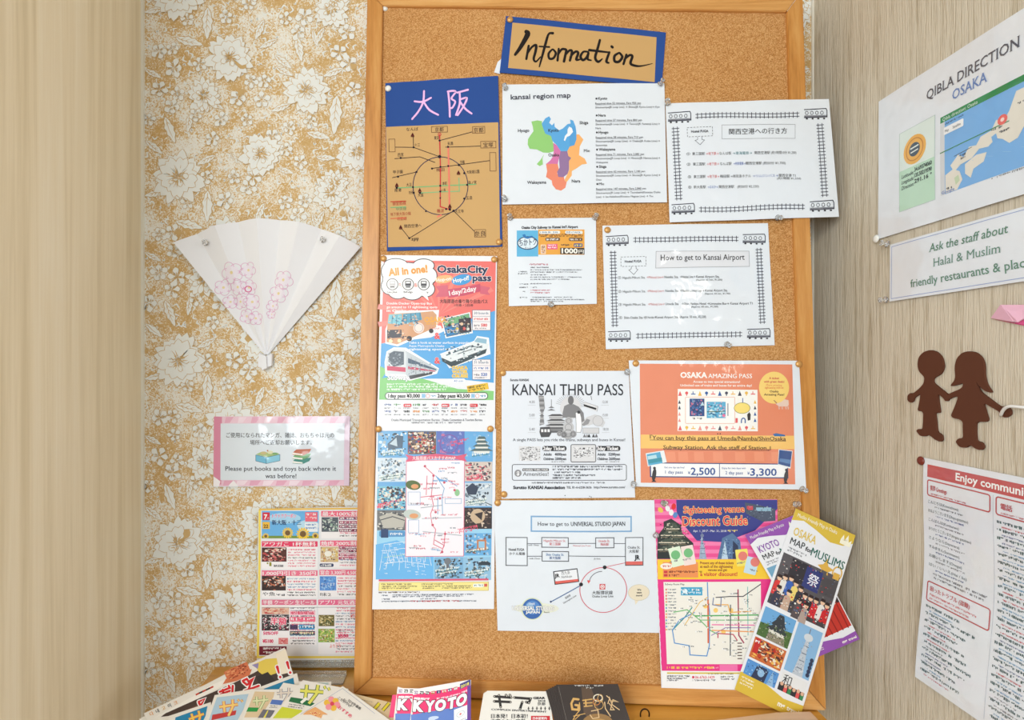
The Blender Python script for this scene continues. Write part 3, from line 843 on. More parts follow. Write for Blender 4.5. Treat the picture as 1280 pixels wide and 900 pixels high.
# small subway ticket notice
s = Sheet([(634.6, 274), (744.6, 272.6), (745.7, 380), (636, 383)], cork_pl, (.002, .0025, .002, .002), belly=.002, wave=.001).view(620, 260, 3.5556)
s.part = 'title_lettering'; s.text("Osaka City Subway to Kansai Int'l Airport", 113, 95, 16, K, w=250, bold=.03, rot=-.8)
s.part = 'ticket_picture'
s.rect(92, 102, 95, 116, (92, 182, 226), 1); s.rect(187, 98, 205, 112, (236, 166, 56), 1); s.circ(140, 158, 46, (226, 240, 248), 2, ry=30, n=30); s.ring(140, 158, 44, 4, (40, 60, 100), 3, ry=28)
s.text('ちかトク', 104, 170, 34, (30, 50, 90), w=76, bold=.03, rot=-4); s.text('きっぷ', 128, 184, 12, (30, 50, 90), w=26)
s.poly([(116, 122), (128, 118), (134, 130), (160, 126), (166, 132), (140, 140), (126, 136)], (20, 120, 190), 3)
s.rbox(192, 104, 92, 14, 6, (240, 240, 235), 2); s.rbox(306, 104, 78, 14, 6, (240, 240, 235), 2); s.micro(196, 114, 80, 7, (90, 120, 160), 3); s.micro(310, 114, 70, 7, (90, 120, 160), 3)
for y in (124, 131): s.micro(190, y, 196, 7, (90, 50, 30), 3)
s.rbox(218, 134, 66, 16, 7, (120, 90, 60), 2); s.rbox(322, 134, 62, 16, 7, (120, 90, 60), 2); s.micro(224, 147, 54, 9, WHITE, 3); s.micro(328, 147, 50, 9, WHITE, 3)
s.rect(226, 163, 46, 24, (236, 90, 130), 2); s.micro(230, 172, 38, 7, WHITE, 3); s.micro(230, 182, 38, 7, WHITE, 3); s.rect(198, 166, 22, 40, (250, 240, 220), 2); s.mosaic(200, 168, 18, 36, [(230, 180, 140), (60, 60, 70), (240, 240, 240)], 12, 2.5, 3, .5)
s.rect(284, 180, 108, 28, (44, 38, 34), 2); s.text('1000', 290, 204, 30, (250, 246, 236), w=72, bold=.03); s.text('円', 366, 204, 20, (250, 246, 236), w=22, bold=.02)
s.rbox(344, 160, 40, 16, 5, (60, 80, 150), 2); s.micro(348, 173, 34, 10, (240, 220, 90), 3); s.micro(288, 172, 48, 9, (60, 50, 50), 3)
s.part = 'body_text'; s.micro(148, 257, 84, 8, (190, 60, 90))
for x, y, w in ((154, 269, 82), (152, 280, 232), (152, 290, 210), (154, 302, 76), (152, 312, 230), (152, 322, 176), (152, 341, 96), (152, 357, 30), (160, 401, 180), (152, 411, 240), (152, 419, 150)): s.micro(x, y, w, 5.5, (80, 82, 92))
for y in (370, 381): s.micro(152, y, 88, 6, (200, 80, 100))
for x, y, w in ((100, 288, 42), (98, 297, 44), (104, 343, 38), (104, 357, 38), (118, 376, 12), (106, 402, 36)): s.micro(x, y, w, 6, K)
poster('subway_ticket_notice', 'small near-square white sheet with a blue and orange 1000 yen ticket picture', 'notice', s, 'lam', 'laminated_sheet')

# ------------------------------------------------------------------ more notices on the cork
# city pass poster (red, blue and green)
s = Sheet([(477.8, 320.2), (621.3, 320.7), (618.6, 539.5), (472.2, 537.6)], cork_pl, (.0075, .003, .0026, .0085), belly=.001, wave=.0005, nwave=1.2).view(465, 310, 3.915)
s.part = 'printed_background'
SAL = (238, 118, 112); SBL = (92, 170, 228); GRN = (140, 208, 128)
s.quad([(62, 66), (606, 68), (602, 330), (50, 470)], SAL, 1)
s.poly([(50, 470), (290, 440), (480, 350), (602, 308), (596, 660), (400, 640), (44, 640)], SBL, 1.5)
s.poly([(44, 640), (80, 634), (250, 640), (420, 690), (596, 700), (594, 744), (40, 742)], GRN, 2)
s.poly([(44, 580), (80, 596), (60, 630), (44, 650)], GRN, 2)
for i in range(9):
    a = math.radians(188 - i * 20); s.poly([(330, 330), (330 + 300 * math.cos(a), 330 - 250 * math.sin(a) if 330 - 250 * math.sin(a) > 70 else 70), (330 + 300 * math.cos(a + .1), 330 - 250 * math.sin(a + .1) if 330 - 250 * math.sin(a + .1) > 70 else 70)], (244, 138, 128), 1.2) if 75 < 330 - 250 * math.sin(a + .05) else None
s.part = 'speech_cloud'
for cx, cy, rx, ry in ((180, 160, 122, 82), (90, 120, 38, 44), (90, 190, 38, 40), (130, 215, 46, 36), (200, 222, 50, 34), (265, 205, 42, 36), (280, 140, 38, 40), (255, 90, 50, 30), (120, 85, 55, 26)):
    s.circ(cx, cy, rx + 4, (40, 44, 54), 3, ry=ry + 4); s.circ(cx, cy, rx, WHITE, 3.5 if rx < 100 else 4, ry=ry)
s.poly([(240, 228), (280, 262), (268, 215)], WHITE, 5)
s.text('All in one!', 86, 142, 50, (236, 156, 60), w=190, bold=.03, rot=-6, z=7, out=(252, 244, 224), ow=.05)
for i, t_ in enumerate(('Loopbus', 'Ship', 'Subway')):
    cx = 104 + i * 76; s.ring(cx, 182, 27, 3.4, (60, 60, 66), 6); s.rect(cx - 14, 166, 28, 24, (70, 70, 76) if i != 0 else (200, 200, 204), 6); s.rect(cx - 10, 170, 20, 8, WHITE, 7); s.rect(cx - 11, 192, 22, 6, (70, 70, 76), 6)
    s.text(t_, cx, 224, 13, (60, 60, 70), al='c', bold=.02, w=46)
for x in (142, 218): s.text('&', x, 194, 26, (240, 160, 150), al='c', bold=.03)
s.part = 'title_lettering'
s.text('OsakaCity', 320, 124, 50, (44, 50, 84), w=248, bold=.03, out=(252, 250, 250), ow=.04); s.text('pass', 492, 164, 46, (44, 50, 84), w=92, bold=.03, out=(252, 250, 250), ow=.04)
s.circ(354, 156, 44, (244, 186, 130), 3, ry=20, rot=-8); s.circ(440, 158, 50, (70, 160, 222), 3.2, ry=26, rot=-12)
s.text('Hop-on', 318, 170, 24, (252, 248, 240), w=72, bold=.02, rot=-8); s.text('Hop-off', 400, 174, 28, WHITE, w=80, bold=.02, rot=-12)
s.poly([(372, 206), (440, 196), (530, 178), (532, 214), (450, 236), (376, 246)], (206, 84, 110), 3); s.poly([(314, 190), (372, 184), (376, 240), (312, 244), (330, 216)], (216, 104, 124), 2.5); s.poly([(530, 186), (580, 196), (566, 214), (578, 232), (530, 226)], (216, 104, 124), 2.5)
s.text('1day/2day', 380, 236, 32, (252, 240, 240), w=136, bold=.02, rot=-11)
s.text('大阪周遊の乗り降り自由パス', 334, 272, 22, K, w=232, bold=.015); s.text('1日券・2日券', 404, 288, 14, K, w=92, bold=.01)
s.part = 'body_text'
for y, w, t_ in ((280, 220, 'Double Decker Open-top Bus'), (298, 246, 'go around to 13 sightseeing spots'), (316, 150, 'in Osaka city!')): s.text(t_, 76, y, 16, (254, 250, 248), w=w, bold=.012, z=5)
for y, x, w, t_ in ((470, 184, 300, 'Take a look at water surface in popular'), (486, 184, 172, 'Aqua Metropolis Osaka'), (502, 184, 170, 'sightseeing spots!')): s.text(t_, x, y, 15, (250, 252, 254), w=w, bold=.012, z=6)
for y, x, w in ((672, 78, 300), (684, 78, 380), (697, 78, 290)): s.micro(x, y, w, 10, (248, 252, 248), 4)
s.part = 'bus_picture'
s.poly([(84, 366), (120, 312), (330, 306), (322, 400), (130, 484), (70, 470), (70, 400)], (240, 244, 246), 3)
s.poly([(80, 370), (84, 326), (240, 318), (300, 312), (318, 330), (316, 390), (126, 474), (76, 462)], (214, 160, 120), 3.6); s.poly([(82, 372), (88, 330), (150, 326), (150, 378)], (120, 196, 214), 4); s.poly([(156, 376), (156, 326), (240, 318), (248, 354)], (90, 160, 190), 4)
for x in (104, 126): s.line([(x, 330), (x - 2, 376)], 2, (60, 70, 90), 5)
for i in range(4): s.line([(172 + i * 22, 326 - i * 2), (172 + i * 22, 372 - i * 5)], 2, (50, 60, 80), 5)
s.poly([(78, 404), (148, 402), (150, 440), (80, 446)], (56, 56, 66), 4); s.circ(96, 458, 9, (250, 240, 190), 5); s.circ(138, 456, 9, (250, 240, 190), 5); s.circ(186, 446, 13, (50, 44, 50), 5); s.circ(292, 408, 11, (50, 44, 50), 5); s.circ(232, 394, 26, (246, 228, 220), 4.5, ry=26); s.ring(232, 394, 20, 2, (170, 120, 120), 5)
s.text('OSAKA', 258, 366, 36, (236, 170, 70), w=112, bold=.04, out=(250, 246, 230)); s.micro(266, 378, 96, 9, (236, 170, 70), 5, fill=.95); s.rbox(280, 382, 62, 22, 10, (250, 250, 250), 3); s.text('1 hour', 286, 400, 16, (220, 90, 90), w=48)
s.part = 'passengers_picture'
s.poly([(340, 350), (480, 316), (494, 418), (362, 444)], (250, 250, 250), 2.8)
s.poly([(346, 354), (476, 322), (488, 412), (366, 438)], (90, 120, 150), 3)
for p_, c in (([(350, 356), (474, 324), (478, 352), (360, 386)], (120, 180, 130)), ([(356, 396), (410, 372), (416, 420), (368, 434)], (46, 130, 190)), ([(424, 350), (484, 342), (488, 408), (430, 420)], (60, 52, 60)), ([(380, 350), (470, 330), (470, 342), (384, 364)], (220, 190, 120))): s.poly(p_, c, 3.4)
for x, y, c in ((380, 380, (70, 50, 44)), (398, 376, (230, 190, 160)), (440, 374, (236, 196, 160)), (462, 366, (90, 60, 50)), (452, 396, (230, 90, 90)), (418, 398, (240, 200, 90)), (376, 412, (240, 236, 230)), (470, 398, (226, 220, 214))): s.circ(x, y, 8, c, 4.5, n=9)
s.grain(350, 330, 130, 100, [(60, 70, 90), (226, 200, 180), (120, 150, 130), (230, 226, 220), (40, 40, 50)], 120, 5, 3, 6)
s.text('&', 322, 446, 42, (236, 90, 90), al='c', bold=.03, out=WHITE); s.text('&', 322, 566, 42, (236, 90, 90), al='c', bold=.03, out=WHITE)
s.part = 'boat_picture'
s.poly([(334, 520), (500, 456), (514, 432), (572, 440), (580, 520), (380, 590)], (246, 248, 250), 3)
s.poly([(338, 524), (498, 462), (574, 470), (560, 512), (392, 580), (346, 556)], (232, 238, 240), 4); s.poly([(342, 538), (388, 558), (562, 494), (556, 516), (392, 584), (346, 556)], (60, 74, 80), 4.5); s.poly([(500, 460), (516, 440), (562, 448), (560, 470)], (150, 190, 210), 4.4); s.line([(356, 530), (480, 482), (540, 488)], 5, (70, 110, 120), 5); s.line([(420, 520), (540, 480)], 4, (90, 96, 100), 5)
for i in range(6): s.circ(380 + i * 28, 514 - i * 8, 6, (80, 90, 100), 5, n=8)
for i, t_ in enumerate(('OSAKA', 'WATER', 'CRUISE')): s.text(t_, 392, 594 + i * 20, 22, (238, 196, 60), w=78, bold=.05, z=6, out=(252, 248, 230))
s.rbox(392, 640, 66, 20, 9, (250, 250, 250), 4); s.text('40 min', 402, 656, 15, (60, 120, 190), w=46)
s.part = 'subway_picture'
s.poly([(66, 560), (76, 508), (110, 488), (170, 490), (330, 590), (320, 616), (190, 650), (70, 626)], (246, 248, 250), 3)
s.poly([(74, 560), (82, 512), (112, 496), (166, 498), (172, 520), (170, 620), (80, 616)], (216, 222, 226), 4); s.poly([(84, 556), (90, 518), (112, 506), (160, 510), (160, 572), (110, 582)], (84, 96, 108), 4.6); s.poly([(78, 578), (168, 586), (168, 608), (78, 600)], (206, 70, 100), 4.8); s.poly([(168, 504), (326, 594), (314, 606), (192, 640), (168, 620)], (196, 204, 210), 4); s.poly([(180, 540), (316, 594), (316, 600), (180, 564)], (80, 100, 120), 4.6); s.poly([(180, 580), (312, 602), (310, 606), (180, 594)], (200, 70, 100), 4.7)
for i in range(5): s.line([(196 + i * 22, 536 + i * 11), (196 + i * 22, 616 - i * 4)], 1.6, (120, 128, 136), 5)
s.poly([(184, 626), (300, 606), (296, 618), (190, 644)], (70, 70, 74), 4.5); s.text('Subway', 80, 646, 34, WHITE, w=106, bold=.03, z=7, out=(60, 80, 110), ow=.03)
s.part = 'picture_grain'
s.grain(84, 330, 150, 60, [(170, 210, 220), (60, 110, 140), (226, 190, 160)], 60, 5.2, 5, 7); s.grain(80, 400, 110, 56, [(70, 60, 66), (190, 130, 96), (236, 200, 170)], 40, 5.2, 6, 7); s.grain(350, 480, 190, 80, [(220, 228, 232), (120, 140, 150), (70, 90, 100), (246, 248, 250)], 70, 5.2, 7, 7); s.grain(80, 510, 80, 70, [(110, 120, 132), (64, 76, 90), (150, 160, 170)], 40, 5.2, 8, 7); s.grain(176, 560, 120, 60, [(170, 180, 190), (214, 220, 226), (140, 150, 160)], 50, 5.2, 9, 6)
s.part = 'price_boxes'
for y0, c, b in ((306, (90, 100, 130), '580'), (546, (90, 100, 130), '520')):
    s.rect(492, y0, 88, 98, (246, 238, 240), 3); s.line([(492, y0), (580, y0), (580, y0 + 98), (492, y0 + 98)], 2, c, 4, closed=True)
    s.text('30 boards' if y0 < 400 else '31 boards', 500, y0 + 20, 17, (60, 110, 140), w=70)
    for k in (1, 2): s.line([(494, y0 + 26 * k + 4), (578, y0 + 26 * k + 4)], 1.4, c, 4)
    s.micro(500, y0 + 48, 70, 11, (220, 90, 90) if y0 < 400 else (80, 120, 180), 4); s.text(b, 534, y0 + 80, 20, (220, 80, 80) if y0 < 400 else (60, 110, 180), bold=.03); s.micro(500, y0 + 80, 30, 10, GREY, 4); s.micro(504, y0 + 92, 60, 7, GREY, 4)
s.poly([(464, 676), (566, 660), (572, 690), (470, 710)], (238, 196, 60), 4); s.micro(470, 690, 90, 12, (100, 80, 40), 5, rot=-8); s.micro(474, 702, 90, 10, (100, 80, 40), 5, rot=-8)
s.rbox(70, 708, 496, 32, 15, (252, 252, 250), 4, stroke=(50, 56, 66), lw=3.5)
s.text('1day pass ¥3,000', 84, 732, 25, K, w=154, bold=.03, z=6); s.text('2day pass ¥3,500', 322, 732, 25, K, w=158, bold=.03, z=6)
for x in (246, 486): s.rect(x, 714, 18, 20, (150, 196, 230), 5); s.ring(x + 30, 724, 9, 2, (210, 90, 110), 6, n=14); s.micro(x + 44, 730, 30, 12, (90, 150, 200), 5)
s.part = 'small_logos'
rr = random.Random(4)
for r_, n_ in ((772, 9), (804, 9)):
    for i in range(11):
        x = 66 + i * 46; c = rr.choice([(200, 60, 60), (60, 90, 160), (50, 50, 56), (90, 150, 90), (230, 150, 60)])
        k = rr.random()
        if i in (2, 6, 9) and r_ == 772: s.rbox(x, r_ - 10, 38, 16, 4, (218, 64, 74), 3); s.micro(x + 4, r_ + 2, 30, 8, WHITE, 4)
        else: s.micro(x, r_, 34, 11, c, 4, fill=.9)
        s.micro(x, r_ + 14, 32, 6, GREY, 4)
s.text('Osaka Municipal Transportation Bureau', 98, 846, 16, (70, 74, 84), w=236); s.text('Osaka Convention & Tourism Bureau', 344, 846, 16, (70, 74, 84), w=196)
s.micro(196, 858, 66, 8, GREY); s.micro(272, 858, 170, 8, GREY)
poster('city_pass_poster', 'red and blue "Osaka City pass" poster with bus, subway train and boat pictures', 'poster', s, 'gloss')

# collage map poster
s = Sheet([(471.8, 537.3), (620, 536), (617.5, 760.7), (466.3, 759.8)], cork_pl, (.0070, .0012, .0018, .0072), belly=.0005).view(465, 530, 3.75)
s.part = 'printed_background'
s.quad([(32, 32), (566, 28), (562, 500), (28, 500)], (110, 172, 222), 1)
s.quad([(28, 480), (562, 480), (556, 730), (22, 722)], (160, 212, 240), 1.2); s.poly([(22, 560), (120, 540), (290, 620), (290, 726), (22, 722)], (112, 184, 236), 1.4)
s.part = 'city_photographs'
SKY = [(120, 180, 226), (214, 232, 244), (60, 70, 84), (180, 190, 196), (90, 110, 120), (240, 240, 240)]
for x, y, w, h, cols, n, sd in ((32, 34, 136, 118, SKY, 40, 1), (170, 34, 132, 106, [(120, 100, 90), (60, 56, 60), (220, 190, 150), (190, 70, 70), (70, 90, 140), (240, 230, 220)], 160, 2), (304, 32, 130, 110, [(100, 120, 190), (120, 140, 210), (160, 176, 226), (200, 120, 160)], 30, 3), (436, 30, 130, 140, [(110, 176, 226), (180, 210, 226), (130, 180, 226)], 20, 4),
                                (30, 156, 134, 112, [(214, 226, 236), (150, 176, 196), (90, 100, 110), (240, 236, 230)], 60, 5), (28, 288, 134, 110, [(120, 190, 214), (60, 100, 140), (220, 180, 160), (230, 230, 220), (70, 60, 60)], 130, 6), (28, 400, 134, 94, [(120, 120, 120), (80, 90, 96), (210, 206, 196), (60, 60, 66)], 70, 7),
                                (434, 176, 130, 92, [(214, 200, 190), (220, 90, 110), (240, 230, 226), (120, 90, 90), (80, 80, 90)], 80, 8), (432, 274, 130, 110, [(200, 214, 226), (70, 80, 90), (120, 140, 160), (230, 236, 240)], 50, 9), (430, 390, 132, 100, [(60, 50, 50), (120, 100, 90), (220, 200, 180), (90, 70, 60)], 50, 10),
                                (430, 510, 130, 104, [(110, 176, 226), (190, 214, 230), (90, 100, 110), (150, 90, 70)], 50, 11), (294, 622, 134, 100, [(130, 180, 216), (90, 110, 120), (200, 210, 214), (60, 70, 80)], 70, 12), (428, 622, 130, 106, [(150, 196, 226), (70, 80, 96), (210, 220, 226), (100, 110, 110)], 60, 13)):
    s.mosaic(x, y, w, h, cols, n, 2, sd, .24)
s.poly([(76, 92), (120, 50), (150, 56), (146, 110), (80, 118)], (90, 110, 130), 3.4); s.poly([(86, 92), (118, 62), (122, 104)], (200, 216, 226), 3.6)      # twin tower
for i in range(14): a = i * .449; s.line([(362, 92), (362 + 40 * math.cos(a), 92 + 40 * math.sin(a))], 1.4, (150, 130, 190), 3.6)
s.ring(362, 92, 42, 5, (128, 96, 170), 3.5)
for (w, y) in ((22, 62), (30, 80), (42, 98), (54, 118)): s.poly([(514 - w, y + 8), (514 - w * .6, y - 4), (514 + w * .6, y - 4), (514 + w, y + 8)], (90, 110, 110), 3.6); s.rect(514 - w * .7, y + 8, w * 1.4, 10, (232, 232, 226), 3.4)
s.poly([(38, 430), (90, 412), (160, 436), (150, 480), (60, 484)], (190, 186, 176), 3.4); s.line([(44, 446), (100, 430), (156, 448)], 4, (60, 64, 70), 3.8)
s.poly([(440, 300), (470, 276), (500, 296), (488, 330), (450, 330)], (60, 70, 90), 3.4); s.line([(450, 330), (562, 380)], 5, (110, 120, 130), 3.6); s.circ(496, 430, 34, (206, 180, 150), 3.4); s.poly([(480, 420), (520, 410), (514, 450)], (60, 50, 50), 3.6)
s.rect(492, 540, 44, 50, (200, 130, 90), 3.4); s.rect(500, 548, 28, 30, (150, 200, 230), 3.6); s.rect(350, 640, 12, 60, (110, 110, 116), 3.5); s.circ(356, 640, 16, (120, 124, 130), 3.6)
for x in (500, 512, 524): s.poly([(x, 650), (x + 16, 640), (x + 32, 650), (x + 30, 660), (x + 2, 660)], (60, 70, 80), 3.6)
s.part = 'captions'
for x, y, w in ((50, 138, 110), (56, 148, 96), (40, 250, 110), (46, 260, 100), (440, 368, 100), (446, 378, 90), (440, 600, 110), (300, 690, 120), (304, 704, 100), (436, 700, 110), (438, 712, 90), (470, 150, 80)): s.micro(x, y, w, 12, (240, 246, 240), 5, rot=-8, fill=.9); s.micro(x, y + 3, w, 5, (40, 120, 110), 5.3, rot=-8)
for x, y, w in ((370, 92, 90), (372, 104, 60), (440, 256, 90), (446, 266, 80), (404, 500, 100), (410, 512, 90), (34, 380, 110), (30, 392, 60)): s.micro(x, y, w, 12, (236, 90, 120), 5, rot=-12, fill=.9)
s.part = 'route_map'
s.quad([(164, 168), (434, 168), (430, 616), (160, 616)], (246, 240, 246), 4); s.line([(164, 168), (434, 168), (430, 616), (160, 616)], 3, (222, 120, 150), 4.5, closed=True)
s.poly([(158, 140), (200, 150), (300, 138), (400, 148), (446, 138), (434, 158), (446, 176), (400, 164), (300, 160), (200, 172), (160, 176), (172, 158)], (222, 96, 126), 5.4); s.text('大阪周遊バスおすすめMAP', 192, 166, 20, (252, 240, 240), w=200, bold=.02, z=6.5)
PN = (220, 110, 130); BN = (120, 170, 210)
for pts, c in (([(248, 196), (290, 236), (280, 330), (290, 380), (276, 420), (284, 470), (300, 490), (290, 560), (330, 580)], PN), ([(300, 240), (340, 300), (330, 340), (332, 420)], BN), ([(260, 240), (256, 330)], PN), ([(230, 340), (330, 330)], PN), ([(344, 500), (340, 560), (326, 600)], PN), ([(230, 390), (330, 378)], (160, 170, 180)),
               ([(236, 440), (420, 436)], (180, 190, 200)), ([(310, 340), (310, 420)], BN), ([(340, 250), (400, 290)], BN), ([(240, 500), (420, 520)], (170, 180, 190)), ([(296, 540), (340, 566), (322, 604)], (206, 80, 110))): s.line(pts, 3.4, c, 5)
rr = random.Random(9)
for i in range(46):
    x = rr.uniform(170, 380); y = rr.uniform(184, 606); s.micro(x, y, rr.uniform(24, 50), 8, rr.choice([PN, BN, (120, 130, 140), (200, 80, 100)]), 5.2)
for x, y, w, h in ((172, 316, 56, 60), (174, 446, 48, 60), (344, 348, 76, 22)): s.box(x, y, w, h, 2, BN, 5.3)
for x, y in ((250, 196), (290, 240), (340, 272), (388, 308), (300, 410), (286, 470), (344, 512), (330, 596), (320, 346)): s.circ(x, y, 6, (206, 90, 110), 5.6, n=10)
s.circ(400, 320, 12, (150, 200, 150), 5.4, ry=16); s.poly([(296, 236), (320, 256), (352, 262), (356, 270), (316, 266)], (110, 170, 220), 5.4)
for x, y, w, h, c in ((160, 262, 70, 44, (90, 110, 60)), (150, 398, 82, 46, (196, 206, 200))): s.circ(x + w / 2, y + h / 2, w / 2, c, 6, ry=h / 2, rot=10); s.circ(x + w / 2 + 8, y + h / 2 + 6, w / 4, (224, 160, 110), 6.4, ry=h / 4)
s.part = 'subway_map'; s.rbox(38, 496, 120, 28, 8, (90, 150, 200), 3); s.rect(46, 488, 34, 40, (50, 70, 110), 3.4); s.micro(84, 516, 66, 12, WHITE, 4)
for i in range(9):
    a = i * .7; pts = [(40 + 30 * i, 680 - 10 * (i % 3)), (60 + 25 * i, 560 + 12 * (i % 4)), (90 + 20 * i, 640)]; s.line(pts, 2.6, (236, 242, 250), 3)
for y in (560, 590, 620, 650): s.line([(60, y), (150, y - 12), (270, y + 6)], 2.4, (226, 236, 246) if y != 620 else (170, 214, 190), 3)
for i in range(60): s.micro(rr.uniform(36, 250), rr.uniform(552, 706), 16, 5, (236, 244, 252), 3.4)
s.part = 'notes'
s.rect(36, 722, 510, 9, (222, 96, 120), 3); s.quad([(38, 736), (546, 738), (546, 778), (36, 774)], (246, 232, 150), 3); s.line([(38, 736), (546, 738), (546, 778), (36, 774)], 1.8, (210, 180, 80), 4, closed=True)
for x, y, w in ((48, 748, 140), (48, 758, 166), (48, 767, 130), (234, 749, 150), (234, 759, 230), (330, 768, 140), (36, 786, 190), (240, 768, 60)): s.micro(x, y, w, 7, (110, 90, 70), 4)
s.rbox(474, 746, 50, 16, 6, (246, 246, 240), 4); s.micro(480, 757, 40, 8, (60, 120, 100), 5); s.rect(526, 746, 14, 14, (214, 100, 90), 4)
for x, y, w in ((50, 800, 30), (100, 798, 380), (100, 806, 330), (50, 817, 40), (230, 817, 80), (50, 828, 360), (410, 829, 80)): s.micro(x, y, w, 7, (90, 100, 120), 4)
s.micro(180, 829, 230, 8, (206, 60, 70), 4.3)
poster('sightseeing_map_poster', 'pale blue sightseeing poster with a pink street map ringed by city photographs', 'poster', s, 'gloss')

# black and white travel pass sheet
s = Sheet([(627, 464), (785.6, 463.6), (793.6, 621.6), (627, 623)], cork_pl, (.0018, .0018, .002, .0025), belly=.001, wave=.0008).view(615, 450, 5.0)
s.part = 'title_lettering'; D = (58, 60, 66)
s.text('Surutto KANSAI', 113, 132, 20, D, w=116, bold=.02); s.text('KANSAI THRU PASS', 128, 220, 100, D, w=690, bold=-.004, res=4); s.text('A single PASS lets you ride the trains, subways and buses in Kansai!', 130, 506, 25, (90, 92, 98), w=700)
s.part = 'grey_illustration'; G = lambda v: (v, v, v + 3)
for i in range(20):
    a = math.radians(200 + i * 8); s.line([(490 + 60 * math.cos(a), 300 + 60 * math.sin(a)), (490 + 98 * math.cos(a), 300 + 90 * math.sin(a))], 3, G(180), 2)
s.circ(490, 300, 66, G(222), 2.2, ry=70); s.circ(491, 252, 18, G(120), 4, ry=28); s.poly([(440, 330), (450, 288), (474, 276), (508, 276), (540, 292), (570, 330), (576, 380), (556, 390), (540, 340), (530, 360), (440, 360)], G(138), 3.6)
s.poly([(290, 222), (322, 224), (330, 300), (318, 330), (326, 400), (296, 410), (304, 330), (296, 290)], G(150), 3)
for i in range(11): s.line([(294 + (i % 2) * 3, 236 + i * 16), (324, 236 + i * 16)], 4, G(96) if i % 2 else G(210), 3.6)
s.line([(370, 246), (370, 290)], 3, G(120), 3); 
for k, (w, y) in enumerate(((20, 292), (26, 308))): s.poly([(370 - w, y + 8), (370, y - 4), (370 + w, y + 8)], G(130), 3.2)
for k, (w, y) in enumerate(((44, 338), (52, 368), (60, 398))): s.poly([(400 - w - 10, y + 12), (400 - w * .6, y), (400 + w * .6, y), (400 + w + 8, y + 12)], G(96), 3.4); s.rect(400 - w, y + 12, w * 2, 18, G(206), 3.2); s.line([(400 - w, y + 22), (400 + w, y + 22)], 4, G(150), 3.5)
s.rect(340, 420, 110, 34, G(112), 3.6); s.line([(340, 436), (450, 436)], 3, G(190), 4)
s.poly([(296, 450), (300, 420), (360, 416), (370, 456), (356, 480), (306, 482)], G(90), 4); 
for i in range(3): s.rect(306 + i * 20, 432, 14, 18, G(235), 4.4)
for cx, cy, r, v in ((478, 380, 24, 190), (476, 420, 34, 200), (474, 456, 38, 180), (448, 466, 20, 150), (504, 462, 22, 165), (420, 460, 16, 170)): s.circ(cx, cy, r, G(v), 4.2); s.ring(cx, cy, r * .6, 3, G(v - 50), 4.5, n=18)
s.poly([(520, 330), (545, 320), (556, 360), (560, 420), (552, 452), (524, 450), (524, 400)], G(248), 4.6); s.line([(520, 330), (545, 320), (556, 360), (560, 420), (552, 452), (524, 450), (524, 400)], 2.6, G(130), 4.8, closed=True); s.circ(540, 326, 10, G(70), 5)
s.poly([(570, 276), (650, 300), (648, 312), (572, 288)], G(50), 4.8); s.poly([(576, 262), (660, 290), (654, 322), (570, 292)], G(224), 4.4); s.line([(576, 262), (660, 290), (654, 322)], 2, G(150), 4.6); s.line([(616, 224), (622, 250)], 3, G(110), 4.6)
s.poly([(560, 390), (590, 356), (640, 340), (680, 350), (705, 390), (690, 420), (630, 400), (600, 410), (560, 404)], G(214), 3); s.poly([(560, 404), (590, 366), (612, 374), (600, 400), (570, 412)], G(156), 3.4); s.ring(660, 380, 32, 3, G(180), 3.6, n=20)
s.rect(566, 424, 100, 34, G(214), 3.4); s.box(566, 424, 100, 34, 2, G(150), 3.8)
for x, v in ((576, 130), (604, 60), (632, 90), (650, 120), (592, 160)): s.poly([(x - 10, 482), (x, 460), (x + 10, 482)], G(v), 4.6)
for x, y, t_ in ((232, 270, '4:30'), (232, 352, '5:00'), (232, 440, '5:40'), (688, 270, '12:30'), (688, 352, '15:00'), (692, 440, '18:20')): s.text(t_, x, y, 24, G(160), w=34); s.line([(x - 8, y + 12), (x + 40, y + 12)], 1.6, G(190), 3)
s.part = 'ticket_prices'
s.rect(168, 538, 134, 92, G(226), 1); s.mosaic(168, 538, 134, 92, [G(226), G(150), G(110), G(244), G(190)], 70, 2, 5, .2)
s.rbox(492, 528, 154, 108, 8, G(224), 1, stroke=G(110), lw=5); s.mosaic(504, 540, 130, 70, [G(224), G(130), G(170), G(90), G(240)], 50, 2, 6, .26)
for x in (316, 652): s.rbox(x - 2, 536, 150, 32, 14, G(64), 3)
s.text('2day Ticket', 318, 562, 31, G(244), w=136, bold=.03); s.text('3day Ticket', 654, 562, 31, G(244), w=134, bold=.03)
for x, a_, b_ in ((320, '4000yen', '2000yen'), (656, '5200yen', '2600yen')):
    s.text('Adults', x, 596, 22, D, w=52, bold=.02); s.text(a_, x + 70, 596, 23, D, w=72, bold=.02); s.text('Children', x, 624, 22, D, w=66, bold=.02); s.text(b_, x + 72, 624, 23, D, w=70, bold=.02); s.micro(x + 50, 638, 92, 7, G(130))
s.part = 'body_text'
s.rbox(126, 652, 712, 98, 12, None, 2, stroke=G(100), lw=4); s.circ(162, 706, 22, G(150), 3); s.text('$', 162, 718, 34, G(240), al='c', bold=.03); s.rbox(190, 676, 164, 17, 4, G(90), 3); s.text('KANSAI THRU PASS', 196, 690, 15, G(240), w=152, bold=.02); s.text('Amenities!', 192, 722, 34, G(120), w=160)
for y, w in ((670, 440), (688, 440), (706, 172), (724, 270), (741, 180)): s.micro(378, y, w, 12, (70, 72, 80), fill=.88)
s.micro(248, 770, 460, 10, (80, 82, 88)); s.text('Surutto KANSAI Association', 132, 804, 27, D, w=322, bold=.035); s.text('TEL 81-6-6258-3636', 464, 801, 20, D, w=156, bold=.01); s.text('http://www.surutto.com/', 634, 800, 20, D, w=196, bold=.01)
